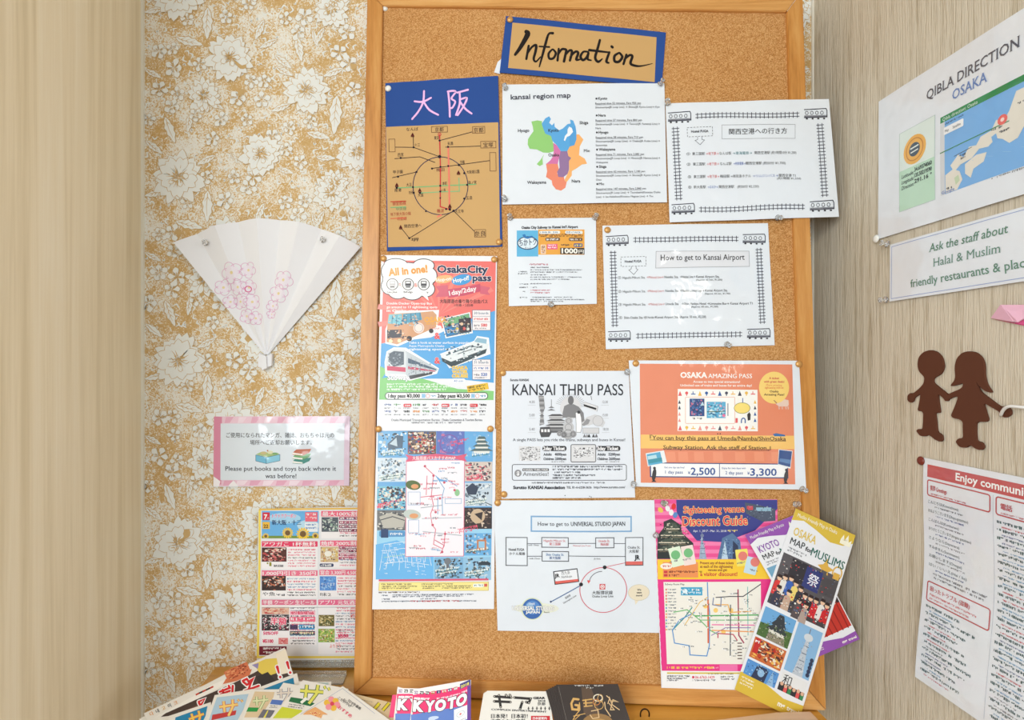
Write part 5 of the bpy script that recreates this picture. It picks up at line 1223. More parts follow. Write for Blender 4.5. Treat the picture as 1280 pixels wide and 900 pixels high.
def cherry(x, y, R, col=PKL, fill=True, a0=0):
    if fill: s.circ(x, y, R * .7, (240, 233, 243), 1, n=16)
    for k in range(5):
        a = a0 + k * 1.2566; px, py = x + R * .55 * math.cos(a), y + R * .55 * math.sin(a)
        s.ring(px, py, R * .46, 2.2, col, 3, a0=math.degrees(a) - 110, a1=math.degrees(a) + 110, n=12)
    s.circ(x, y, R * .16, (236, 220, 170), 3, n=8)
s.view(180, 250, 3.914)
for x, y, R, a0 in ((395, 430, 40, 0), (430, 500, 34, 1), (440, 360, 52, .5), (470, 430, 40, 2), (515, 345, 40, .2), (520, 430, 38, 1), (535, 500, 40, .6), (510, 570, 36, .1), (552, 580, 34, .9), (690, 395, 46, .3), (665, 460, 46, 1.1), (635, 520, 30, .4), (628, 560, 22, .9), (480, 500, 36, .7)):
    cherry(x, y, R, PKL if y > 330 else PKB, True, a0)
s.ring(516, 438, 14, 4, (220, 100, 150), 4, n=16)
s.build(fan_root, M['matte'])
fp = wall_pl.shifted(.001)
for k, (q, d) in enumerate((([(326, 441), (333, 446), (331, 461), (324.5, 458)], .010), ([(330, 443), (336, 446), (336.5, 460), (330, 463)], .013), ([(335, 445), (342, 442), (341.5, 457), (336, 459)], .009))):
    p = fp.pt(q); prism('fan_stick', p + wall_pl.n * d, p, M['fan_paper'], fan_root, .0006)

# sign about books and toys, with pink tape around it
s = Sheet([(267.7, 520.5), (437.9, 520), (437, 606.6), (267.2, 608.3)], wall_pl, (.001, .002, .003, .002), belly=.001, wave=.001, nwave=2).view(250, 500, 6.095)
s.part = 'pink_tape'
TP = (222, 140, 170)
s.quad([(108, 125), (1145, 122), (1140, 178), (160, 178)], (240, 206, 222), 1); s.quad([(108, 125), (170, 128), (166, 640), (106, 655)], TP, 1.5); s.quad([(106, 606), (1140, 604), (1138, 650), (106, 655)], (238, 200, 218), 1); s.quad([(1096, 124), (1145, 122), (1140, 650), (1100, 648)], (228, 206, 226), 1.3)
for i in range(9): s.poly([(200 + i * 100, 130), (260 + i * 100, 128), (230 + i * 100, 172), (190 + i * 100, 176)], [(232, 176, 200), (246, 224, 236)][i % 2], 1.6); s.poly([(190 + i * 100, 612), (270 + i * 100, 610), (240 + i * 100, 646), (180 + i * 100, 650)], [(230, 170, 196), (246, 226, 238)][i % 2], 1.6)
s.quad([(160, 178), (1104, 176), (1098, 606), (160, 608)], (226, 236, 246), 2.2)
s.poly([(108, 580), (160, 618), (150, 655), (106, 655)], (250, 246, 250), 2.8); s.poly([(230, 640), (260, 610), (300, 655), (220, 655)], (250, 246, 250), 2.8)
s.part = 'lettering'
s.text('ご使用になられたマンガ、雑誌、おもちゃは元の', 204, 282, 42, K, w=820, bold=.006, z=4); s.text('場所へご返却お願いします。', 386, 337, 41, K, w=470, bold=.006)
s.text('Please put books and toys back where it', 198, 536, 48, (50, 54, 66), w=842, bold=.002); s.text('was before!', 502, 592, 48, (50, 54, 66), w=238, bold=.002)
s.part = 'toy_box_and_books_picture'
s.poly([(430, 416), (510, 434), (510, 482), (430, 462)], (112, 190, 222), 4); s.poly([(510, 434), (614, 412), (614, 460), (510, 482)], (138, 206, 232), 4); s.line([(430, 416), (510, 434), (614, 412), (614, 460), (510, 482), (430, 462), (430, 416)], 3, (50, 90, 120), 5); s.line([(510, 434), (510, 482)], 3, (50, 90, 120), 5)
s.poly([(432, 412), (470, 394), (600, 402), (612, 412), (512, 432)], (170, 196, 130), 4.4); s.circ(490, 402, 24, (200, 186, 130), 4.8, ry=12); s.circ(540, 396, 22, (226, 226, 190), 5, ry=12); s.circ(576, 406, 22, (120, 170, 110), 4.8, ry=8); s.circ(520, 384, 6, (190, 120, 80), 5.2)
for y, c, c2 in ((376, (196, 110, 80), (250, 240, 230)), (408, (110, 170, 110), (246, 246, 240)), (440, (60, 140, 130), (246, 246, 240))):
    s.poly([(714, y + 20), (740, y - 2), (852, y - 2 - (4 if y == 376 else 0)), (836, y + 24), (790, y + 40)], c, 4 + (440 - y) * .02); s.poly([(710, y + 22), (786, y + 32), (786, y + 42), (710, y + 36)], c2, 4.4 + (440 - y) * .02); s.line([(710, y + 38), (786, y + 44), (838, y + 20)], 3, c, 5.4)
poster('books_and_toys_sign', 'small white sign edged in pink tape asking to put books and toys back', 'sign', s, 'lam', 'laminated_sheet', nx=40, ny=20)

# food flyer in the clear stand
fly_pl = Plane((0, WY - .012, 0), (0, -1, 0))
s = Sheet([(323, 636), (470, 633), (468, 824), (320.8, 826)], fly_pl, (.0, .0, .0, .0)).view(310, 625, 4.39)
s.part = 'printed_background'
s.quad([(57, 48), (700, 40), (700, 874), (48, 880)], (240, 214, 80), .5) if False else None
s.line([(64, 54), (64, 300), (54, 862), (640, 862)], 12, (244, 220, 96), 1); s.line([(60, 52), (640, 46)], 10, (230, 190, 90), 1)
s.part = 'coupon_panels'
s.rect(76, 60, 312, 150, (108, 182, 236), 2); s.circ(200, 100, 90, (170, 216, 244), 2.4, ry=30); s.circ(330, 140, 60, (190, 226, 246), 2.4, ry=30)
s.rect(80, 68, 40, 42, (214, 40, 60), 3); s.text('7', 88, 104, 36, WHITE, bold=.03, z=5); s.text('月', 106, 104, 12, WHITE, z=5); s.rect(80, 120, 40, 38, (240, 190, 70), 3); s.text('22', 86, 152, 26, (90, 60, 20), bold=.02, z=5)
s.text('トクトククーポン', 134, 96, 24, (240, 90, 140), w=130, bold=.03, z=5, out=(250, 230, 240)); s.text('新大阪・十三', 132, 134, 30, (30, 60, 110), w=160, bold=.03, z=5); s.rect(314, 66, 68, 52, (238, 110, 130), 3); s.micro(320, 84, 56, 13, WHITE, 5, fill=.9); s.micro(320, 104, 56, 13, WHITE, 5, fill=.9); s.rect(312, 124, 72, 50, (240, 246, 250), 3); s.micro(318, 140, 60, 11, (90, 140, 200), 5); s.micro(318, 158, 60, 11, (90, 140, 200), 5)
for cx, cy, r in ((218, 180, 32), (302, 186, 38), (98, 198, 18), (370, 196, 20)):
    for k in range(14): a = k * .449; s.circ(cx + r * .7 * math.cos(a), min(204, cy + r * .7 * math.sin(a)), r * .28, (246, 206, 60), 3, ry=r * .14, rot=math.degrees(a), n=8)
    s.circ(cx, cy, r * .45, (120, 90, 50), 4, n=14)
s.rect(76, 196, 312, 14, (120, 150, 60), 2.8)
rr = random.Random(21)
def panel(x, y, w, h, head, txt, ph, cols, seed):
    s.rect(x, y, w, h, (250, 248, 250), 2); s.rect(x, y, w, 30, head, 3); s.text(txt, x + 6, y + 25, 26, (252, 244, 246), w=w - 16, bold=.03, z=5)
    px, py, pw, p_h = ph; s.mosaic(x + px, y + py, pw, p_h, cols, 50, 3, seed, .3)
    for k in range(int((h - 40) / 15)):
        yy = y + 50 + k * 15; s.micro(x + px + pw + 8, yy, w - px - pw - 16, 9, rr.choice([(60, 60, 70), (226, 70, 110), (90, 90, 100), (230, 110, 140), (100, 150, 190)]), 4)
MEAT = [(90, 50, 46), (190, 80, 80), (230, 200, 180), (60, 40, 44), (220, 120, 120), (240, 230, 220)]
PKH = (232, 66, 106)
panel(76, 226, 306, 152, PKH, 'アワガこ 1杯無料', (0, 34, 136, 78), MEAT, 1); s.micro(92, 362, 46, 26, (150, 150, 60), 5); s.text('焼肉 居酒屋', 142, 366, 14, K, w=52, bold=.03)
panel(76, 386, 306, 150, (238, 120, 150), '1,000円引き 350円', (0, 30, 132, 80), [(60, 44, 44), (130, 70, 60), (230, 220, 210), (200, 120, 90), (40, 36, 40)], 2); s.text('や魚', 80, 524, 24, K, w=70); s.micro(156, 526, 46, 12, K, 5)
panel(76, 546, 300, 250, (226, 120, 150), '半額 クーポン 生ビール', (0, 40, 150, 40), [(230, 190, 170), (214, 100, 70), (240, 220, 190), (180, 60, 60), (200, 60, 70)], 3)
s.mosaic(76, 628, 150, 88, [(60, 56, 60), (240, 238, 240), (30, 30, 36), (232, 60, 110), (240, 240, 240)], 120, 3.4, 5, .14); s.text('半額', 126, 680, 44, (236, 60, 110), w=84, bold=.05, z=6, out=WHITE); s.text('50%OFF', 84, 738, 24, (230, 90, 130), bold=.03, z=6)
s.text('¥5100', 80, 782, 26, (226, 50, 100), w=60, bold=.03, z=6); s.mosaic(168, 756, 52, 34, [(230, 140, 140), (214, 90, 100), (244, 200, 200)], 20, 4, 5, .4)
s.rect(230, 606, 140, 26, (250, 200, 214), 4); s.micro(236, 626, 128, 16, (226, 60, 100), 5, fill=.9); s.rect(230, 640, 140, 26, (246, 120, 150), 4); s.micro(236, 660, 128, 16, WHITE, 5, fill=.9); s.rect(230, 682, 44, 28, (90, 70, 110), 4); s.rect(280, 682, 86, 28, (70, 160, 214), 4); s.micro(286, 702, 76, 16, WHITE, 5, fill=.9); s.rect(230, 718, 138, 24, (80, 84, 92), 4); s.micro(236, 736, 126, 14, (240, 240, 200), 5, fill=.9)
s.rect(62, 802, 150, 48, (120, 40, 60), 3); s.micro(84, 820, 110, 14, WHITE, 4.6, fill=.9); s.micro(84, 842, 110, 14, WHITE, 4.6, fill=.9)
panel(402, 60, 240, 150, (240, 100, 130), '最大100%割引', (2, 34, 92, 80), [(90, 100, 110), (160, 190, 170), (220, 226, 220), (60, 70, 80)], 4)
for k in range(4): s.rect(500, 92 + k * 22, 140, 16, (150, 50, 90), 3.6); s.micro(506, 105 + k * 22, 120, 11, WHITE, 5, fill=.9)
panel(396, 222, 240, 150, (240, 110, 140), '焼肉 200%割引', (2, 34, 98, 84), [(214, 190, 150), (240, 236, 220), (120, 90, 70), (200, 140, 100), (230, 200, 110)], 6); s.circ(440, 294, 20, (248, 246, 236), 5, ry=16)
for k in range(4): s.rect(498, 252 + k * 20, 140, 15, (170, 60, 100), 3.6); s.micro(504, 264 + k * 20, 120, 10, WHITE, 5, fill=.9)
s.rbox(394, 348, 76, 18, 6, (50, 60, 100), 4); s.micro(400, 362, 64, 11, WHITE, 5)
panel(392, 382, 240, 150, (240, 120, 150), '宴会 3,300円 4,500円', (2, 36, 90, 78), [(90, 150, 226), (120, 180, 236), (60, 110, 190), (160, 200, 240)], 7); s.text('やってます', 402, 470, 22, (240, 246, 250), w=76, z=6); s.text('味2', 396, 526, 22, K, w=60)
panel(386, 546, 240, 300, (236, 110, 150), 'アプリ 元気酒場', (2, 84, 86, 62), [(120, 110, 60), (200, 180, 120), (70, 90, 60), (230, 220, 180)], 8); s.mosaic(386, 706, 90, 74, [(150, 190, 90), (220, 210, 190), (200, 110, 70), (90, 110, 70), (240, 230, 150)], 60, 3.4, 9, .25); s.mosaic(560, 590, 60, 60, [(236, 210, 210), (214, 60, 70), (240, 120, 120)], 20, 3.5, 9, .3)
s.text('¥550', 492, 752, 24, (230, 60, 110), w=60, bold=.04, z=6); s.text('よりどり', 450, 808, 22, (230, 90, 80), w=60, bold=.02, z=6); s.text('生ビール', 496, 722, 18, K, w=86, z=6)
s.part = 'staple_line'; s.line([(76, 590), (640, 586)], 3, (180, 180, 186), 6)
poster('food_coupon_flyer', 'yellow-edged flyer with rows of pink food coupons standing beside the board', 'flyer', s, 'gloss', nx=12, ny=16)

# clear stand
t = NT('clear_acrylic'); t.b.inputs['Base Color'].default_value = (.93, .97, .96, 1); t.b.inputs['Transmission Weight'].default_value = .8; t.b.inputs['Roughness'].default_value = .1; t.b.inputs['IOR'].default_value = 1.45
M['acrylic'] = t.m
st = thing('acrylic_stand', 'clear acrylic leaflet stand on the shelf under the food coupon flyer', 'stand', (-.27, WY - .03, SHZ))
zb = SHZ + .0005
xl, xr = P(322, 830, WY - .01)[0], P(447, 830, WY - .01)[0]
box('back_plate', (xl, WY - .0115, zb + .012), (xr, WY - .0095, P(0, 640, WY - .01)[2]), M['acrylic'], st, .0004)
box('lower_ledge', (xl + .03, WY - .024, zb + .009), (xr, WY - .0095, zb + .0115), M['acrylic'], st, .0005)
xa, xb = P(366, 842, 1.0)[0], P(433, 842, 1.0)[0]
box('base_plate', (xa, .972, zb), (xb, 1.0, zb + .0028), M['acrylic'], st, .0006)
box('front_lip', (xa, 1.0003, zb), (xb, 1.003, zb + .0085), M['acrylic'], st, .0006)

# ------------------------------------------------------------------ right wall
def wall_sheet(x0, ytop, ybot, length, lift, **kw):
    """Sheet on the right wall: near-corner edge read at x0; returns its four corners as readings."""
    y = WX * F / (x0 - CX); zt = EYE - (ytop - CY) / F * y; zb_ = EYE - (ybot - CY) / F * y; y2 = y - length
    q = px_of([(WX, y, zt), (WX, y2, zt), (WX, y2, zb_), (WX, y, zb_)])
    return Sheet([tuple(v) for v in q], right_pl, lift, cell=9, **kw)


s = wall_sheet(1100, 127, 299, .297, (.002, .003, .004, .003), belly=.002, wave=.001).local(297, 214)
s.part = 'title_lettering'; s.text('QIBLA DIRECTION', 158, 42, 19, (84, 88, 100), w=131, al='c', serif=True); s.text('OSAKA', 159.5, 62, 18.5, (104, 138, 196), w=50, al='c', serif=True)
s.part = 'compass_panel'; sheet_T = s.T
s.T = lambda q: sheet_T(np.atleast_2d(np.asarray(q, float)) * [1.5, 1.278] + [2, -30.7])
s.rect(28, 78, 42, 90, (190, 226, 202), 1); s.rect(28, 78, 42, 44, (224, 238, 232), 1.4); s.line([(28, 78), (70, 78), (70, 168), (28, 168)], .6, (190, 210, 204), 2, closed=True); s.circ(47, 104, 13.5, (238, 180, 80), 3, ry=16); s.ring(47, 104, 10, 1, (200, 130, 50), 4, ry=12); s.circ(47, 104, 6.5, (60, 80, 96), 4, ry=7.6); s.line([(42, 102), (52, 101)], 1.6, (230, 236, 230), 5); s.line([(42.5, 106.5), (51.5, 105.5)], 1.4, (230, 236, 230), 5)
for i, (a_, b_) in enumerate((('Latitude:', '34.69374060'), ('Longitude:', '135.50219590'), ('Direction:', '291.16 °'))): s.text(a_, 31, 131 + i * 6.5, 6.0, (50, 60, 62), w=15, shear=.2); s.text(b_, 67, 129 + i * 6.5, 6.2, (40, 50, 52), al='r', w=20, bold=.02)
s.part = 'map_picture'
map_T = lambda q: sheet_T(np.minimum(np.atleast_2d(np.asarray(q, float)) + [40, 0], [290, 400]))
land_T = lambda q: sheet_T(np.clip(np.atleast_2d(np.asarray(q, float)) + [40, 7], [0, 85], [290, 181.5]))
s.T = map_T
s.rect(76, 77, 208, 8, (40, 140, 84), 2); s.text('Qibla direction: Osaka', 80, 83.5, 6.5, (210, 236, 220), w=52, z=5)
s.rect(76, 85, 208, 97, (118, 178, 236), 1)
s.rect(76, 85, 7, 97, (214, 218, 222), 1.4)
LND = (230, 226, 214); s.T = land_T
s.poly([(92, 140), (104, 130), (112, 136), (120, 126), (130, 128), (136, 120), (150, 118), (156, 108), (166, 112), (172, 104), (180, 84.9), (200, 84.9), (214, 96), (210, 108), (196, 116), (190, 128), (182, 140), (172, 142), (164, 134), (156, 130), (146, 136), (134, 134), (124, 142), (108, 144), (98, 150)], LND, 3)
s.poly([(84, 150), (96, 146), (106, 152), (110, 164), (102, 178), (90, 182), (84, 182)], LND, 3); s.poly([(114, 146), (130, 140), (144, 142), (140, 152), (126, 156), (122, 166), (114, 158)], LND, 3)
s.poly([(150, 126), (156, 124), (158, 132), (152, 134)], (118, 178, 236), 3.6); s.poly([(98, 158), (104, 156), (106, 164), (100, 168)], (196, 214, 180), 3.4)
s.line([(76, 118), (172, 116)], 1.3, (60, 140, 90), 4); s.circ(164, 111, 6, (232, 100, 90), 5); s.circ(164, 111, 2.4, (250, 220, 214), 5.6)
s.line([(98, 130), (124, 128)], .8, (70, 76, 90), 4)
for x, y, w in ((150, 120, 14), (160, 126, 14), (104, 134, 12), (108, 138, 8), (84, 170, 12), (86, 177, 8), (182, 102, 10)): s.micro(x, y, w, 3, (50, 54, 64), 5)
s.T = map_T
s.rbox(82, 93, 30, 10, 1.5, (246, 248, 250), 4); s.text('Map', 84, 100, 5, K, w=6, z=6); s.text('Satellite', 96, 100, 5, GREY, w=12, z=6); s.micro(84, 90, 28, 2.6, (60, 90, 130), 4)
s.text('Google', 78, 181, 6, (90, 130, 200), w=20, z=5); s.micro(150, 185, 100, 2.6, GREY, 4)
for i in range(6): s.line([(120 + i * 22, 150 + i * 3), (130 + i * 22, 154 + i * 3)], .4, (150, 200, 240), 3)
poster('qibla_direction_sheet', 'large laminated "QIBLA DIRECTION OSAKA" sheet on the grey wood wall', 'notice', s, 'lam', 'laminated_sheet')

s = wall_sheet(1115, 306, 377, .297, (.003, .003, .003, .004), belly=.004, wave=.001).local(297, 88)
s.part = 'green_border_and_lettering'
s.line([(4, 4), (293, 4), (293, 84), (4, 84)], .9, (150, 168, 214), 2, closed=True)
GR1 = (88, 134, 110)
for t_, y, w, h in (('Ask the staff about', 27, 113, 16.5), ('Halal & Muslim', 49, 97, 16.5), ('friendly restaurants & places', 72, 178, 16)): s.text(t_, 131, y, h, GR1 if y != 49 else (96, 138, 120), w=w, al='c', serif=True)
poster('halal_advice_strip', 'narrow laminated strip "Ask the staff about Halal & Muslim" below the direction sheet', 'notice', s, 'lam', 'laminated_sheet')

def enjoy_h(uv):
    q = right_pl.pt(uv); y = q[:, 1]; z = q[:, 2]
    e = np.clip((1.235 - z) / .31, 0, 1)                    # 0 at the top edge, 1 at the foot
    return .002 + .012 * e ** 3 + .0015 * np.sin(e * 9)
s = wall_sheet(1157, 572, 846, .21, (.002,) * 4, hfun=enjoy_h).local(210, 305)
s.part = 'header_band'; s.rect(7, 8, 196, 17, (196, 84, 84), 1); s.text('Enjoy communication!', 52, 20.5, 13.6, WHITE, w=128, bold=.02, z=4)
s.part = 'phrase_columns'
PR = (190, 80, 84)
def phrases(x, w, y0, y1, seed):
    rr = random.Random(seed); y = y0
    while y < y1:
        s.micro(x, y, w * rr.uniform(.5, .9), 3.6, (60, 90, 90), 4); s.micro(x + 6, y + 4.6, w * rr.uniform(.3, .5), 2, rr.choice([(70, 90, 140), (110, 110, 120), (90, 150, 190), (200, 80, 90)]), 4); y += 9.6
for x, w in ((9, 92), (109, 92)):
    s.rbox(x - 1, 29, w, 21, 3, None, 2, stroke=PR, lw=1.6); s.micro(x + 4, 48, w * .6, 2, PR, 4)
s.text('挨拶 Greetings', 13, 42, 8, PR, w=26, bold=.04, z=5); s.text('電話', 114, 42, 8, PR, w=14, bold=.04, z=5)
for i, (t_, e_) in enumerate((('こんにちは', '(Konnichiwa)'), ('おはようございます', '(Ohayo-gozaimasu)'), ('こんばんは', '(Konbanwa)'), ('ありがとうございます', '(Arigato gozaimasu)'), ('さようなら', '(Sayonara)'), ('すみません', '(Sumimasen)'), ('お願いします', '(Onegai)'), ('はい / いいえ', '(Hai / Iie)'))):
    y = 60 + i * 12.3; s.text(t_ + e_, 9, y, 5, (60, 80, 84), w=14 + 5.6 * min(12, len(t_)) * .62 + 16, z=4); s.micro(20, y + 5, 44, 2.4, (80, 100, 150) if i % 2 else GREY, 4)
s.micro(16, 157, 80, 3, GREY, 4); s.micro(16, 162, 76, 3, GREY, 4)
s.rbox(8, 168, 92, 26, 3, None, 2, stroke=PR, lw=1.6); s.text('困ったトラブル (盗難)', 13, 179, 7, PR, w=60, bold=.03, z=5); s.micro(13, 186, 70, 3, (210, 110, 114), 4); s.micro(13, 191, 60, 2.4, (210, 110, 114), 4)
phrases(9, 88, 203, 292, 3); phrases(109, 88, 60, 292, 4)
s.line([(104, 28), (104, 298)], .5, (190, 196, 206), 2)
poster('phrase_sheet', 'tall white "Enjoy communication" phrase sheet with red boxes, its foot curling off the wall', 'notice', s, 'lam', 'laminated_sheet', nx=20, ny=40)

# felt silhouettes
M['brown_felt'] = plain('dark_brown_felt', (96, 58, 42), .8, spec=.15)
sil = thing('children_silhouette', 'dark brown cut-out of a boy and a girl holding hands on the wood wall', 'cut-out', right_pl.pt([(1200, 562)])[0])


def cut(name, pts, d=.0025, lift=.0006):
    q = np.array(pts, float) / 5.0 + np.array([1100, 400])
    fr = right_pl.pt(q); bm = bmesh.new(); m = len(fr)
    a = [bm.verts.new(p + right_pl.n * (d + lift)) for p in fr]; b = [bm.verts.new(p + right_pl.n * lift) for p in fr]
    T = tessellate_polygon([[Vector((p[0], p[1], 0)) for p in q]])
    for i, j, k in T: bm.faces.new((a[i], a[j], a[k])); bm.faces.new((b[k], b[j], b[i]))
    for i in range(m): bm.faces.new((a[i], b[i], b[(i + 1) % m], a[(i + 1) % m]))
    return bm_obj(name, bm, M['brown_felt'], sil)


def smooth(pts, k=3):
    p = np.array(pts, float)
    for _ in range(k - 1):
        q = np.empty((len(p) * 2, 2)); nx_ = np.roll(p, -1, 0); q[0::2] = p * .8 + nx_ * .2; q[1::2] = p * .2 + nx_ * .8; p = q
    return p


cut('boy_figure', smooth([(292, 358), (256, 322), (246, 280), (254, 232), (284, 200), (328, 186), (368, 198), (400, 232), (414, 290), (396, 336), (346, 364), (346, 392), (378, 418), (432, 460), (446, 480), (440, 506), (420, 508), (412, 490), (372, 458), (380, 530), (390, 582), (356, 578), (364, 640), (370, 700), (398, 716), (406, 748), (390, 762), (360, 750), (318, 716),
                          (296, 728), (262, 724), (238, 692), (252, 680), (278, 684), (282, 640), (284, 572), (246, 568), (258, 520), (266, 460), (244, 474), (226, 486), (220, 508), (204, 518), (184, 504), (184, 472), (202, 456), (222, 458), (262, 424), (286, 396)]))
cut('girl_figure', smooth([(488, 370), (482, 290), (496, 238), (530, 204), (572, 194), (616, 202), (652, 234), (668, 280), (668, 350), (684, 406), (720, 458), (670, 444), (634, 410), (616, 380), (640, 446), (690, 484), (770, 544), (800, 536), (830, 556), (836, 590), (804, 612), (772, 600), (764, 574), (740, 560), (660, 514), (672, 560), (696, 638), (614, 634), (614, 700), (618, 756), (652, 764), (666, 792), (654, 812), (626, 812), (578, 780),
                           (552, 800), (512, 794), (488, 760), (506, 740), (536, 738), (534, 690), (534, 626), (454, 608), (480, 550), (508, 474), (466, 484), (446, 496), (440, 470), (452, 458), (530, 426), (538, 392), (500, 406), (450, 416)]), .0028, .0008)
M['white_cord'] = plain('white_cord', (228, 226, 222), .6)


def tube(name, pts, rad, mat, parent=None, nseg=10):
    bm = bmesh.new(); pts = [Vector(p) for p in pts]; rings = []
    for i, p in enumerate(pts):
        d = (pts[min(i + 1, len(pts) - 1)] - pts[max(i - 1, 0)]).normalized()
        u = d.cross(Vector((0.3, 0.2, 1))).normalized(); v = d.cross(u)
        rings.append([bm.verts.new(p + (u * math.cos(6.2832 * k / nseg) + v * math.sin(6.2832 * k / nseg)) * rad) for k in range(nseg)])
    for a, b in zip(rings, rings[1:]):
        for k in range(nseg): bm.faces.new((a[k], a[(k + 1) % nseg], b[(k + 1) % nseg], b[k]))
    bm.faces.new(rings[0]); bm.faces.new(rings[-1][::-1])
    return bm_obj(name, bm, mat, parent, True)


cp = []
for t_ in np.linspace(0, 1, 14):
    x = 1256.5 + 32 * t_; y = 519.5 - 13 * math.sin(min(1, t_ * 1.5) * math.pi / 2) + 3 * t_ ** 2
    cp.append(right_pl.pt([(x, y)])[0] + right_pl.n * (.0055 + .006 * math.sin(t_ * math.pi)))
tag(tube('string', cp, .0018, M['white_cord']), 'short white string curving away from the girl cut-out\'s hand', 'string')

# origami
M['pink_paper'] = plain('pink_origami_paper', (240, 190, 212), .7, spec=.2); M['hot_pink'] = plain('deep_pink_paper', (226, 96, 152), .7, spec=.2)
og = thing('origami_fold', 'small folded pink origami paper on the wall above the cut-out children', 'origami', right_pl.pt([(1262, 405)])[0])
def facet(name, pts, lifts, mat):
    q = right_pl.pt(pts); n_ = right_pl.n
    f = [p + n_ * l for p, l in zip(q, lifts)]; b = [p + n_ * (l - .0006) for p, l in zip(q, lifts)]
    return prism(name, f, b, mat, og)
facet('light_flap', [(1241.5, 397.5), (1261, 381), (1273, 402.5)], [.003, .010, .006], M['pink_paper'])
facet('upper_flap', [(1261.3, 381), (1290, 381), (1290, 396), (1281, 403), (1273.3, 402)], [.010, .006, .006, .008, .0065], M['pink_paper'])
facet('deep_pink_flap', [(1241.5, 398.5), (1273, 403.5), (1292, 397), (1292, 409), (1276, 406)], [.002, .0045, .004, .002, .0018], M['hot_pink'])

# ------------------------------------------------------------------ leaflets and magazines on the shelf
pile_pl = Plane.through((0, .98, EYE - .497), (0, .85, EYE - .547), (.2, .98, EYE - .497))
rack_pl = Plane.through((0, .880, EYE - .4985), (0, .855, EYE - .5415), (.2, .880, EYE - .4985))
def V_(s, x0, y0, k): s.view(x0, y0, k); return s
def leafy(name, label, cat, c, pl, h, mat='cream_sheet', thick=.0008, group=None, draw=None, view=None, edge=None, curve=None, nx=10):
    s = Sheet(c, pl, (h,) * 4, cell=14); s.LAY = 0.00006
    if view: s.view(*view)
    if curve is not None:
        base_T = s.T
        s.T = lambda q: (lambda r: r + np.stack([np.zeros(len(r)), curve(r[:, 0])], 1))(base_T(q))
    if draw: draw(s)
    base = pl.pt([[(c[2][0] + c[3][0]) / 2, (c[2][1] + c[3][1]) / 2]])[0]
    t = thing(name, label, cat, base, group)
    s.sheet_mesh('paper_body', M[mat], t, nx, 6, thick, edge=edge)
    if s.parts: s.build(t, M['gloss'])
    return t


M['cream_sheet'] = ink_material('cream_paper', 0.5, 0.1, 0.0006, 0.3, sheet=(236, 231, 222))
M['tan_sheet'] = ink_material('tan_paper', 0.6, 0, 0.0006, 0.2, sheet=(226, 204, 164))
M['black_sheet'] = ink_material('black_card', 0.35, 0.2, 0.0004, 0.4, sheet=(52, 40, 34))
M['pink_sheet'] = ink_material('pink_cover', 0.4, 0.2, 0.0004, 0.4, sheet=(232, 40, 110))
v1, v2 = (170, 800, 8.0), (310, 800, 7.5294)


def zstrokes(s, cx, cy, k, fill, line, rot=0, dots=True, w=17):
    """The big katakana of the leaflets: cross bar, two uprights, two dots; coloured with an outline."""
    a = math.radians(rot)
    q = lambda u, v: (cx + k * (u * math.cos(a) - v * math.sin(a)), cy + k * (u * math.sin(a) + v * math.cos(a)))
    for ww, c, z in ((w + 8, line, 4), (w, fill, 5)):
        ww = ww * k
        for pts in ([(-70, -12), (76, -12)], [(-30, -52), (-34, 34)], [(40, -56), (34, 0), (-10, 66)]): s.line([q(*p) for p in pts], ww, c, z + .0)
        if dots:
            for p in ((78, -52), (104, -44)): s.line([q(*p), q(p[0] + 10, p[1] + 18)], ww * .7, c, z)


def d(s):
    for i in range(14): s.text('・'.join(random.Random(i).sample('えのきこさたなみ', 2)), 120 + i * 44, 770 - i * 21, 30, [(200, 150, 90), (90, 90, 90), (120, 140, 110)][i % 3], rot=-26, bold=.02)
leafy('newspaper_leaflet', 'cream leaflet at the back of the fanned pile, behind the food magazine', 'leaflet', [(174, 899), (281.5, 843), (312, 905), (215, 965)], pile_pl, .0005, draw=d, view=v1)


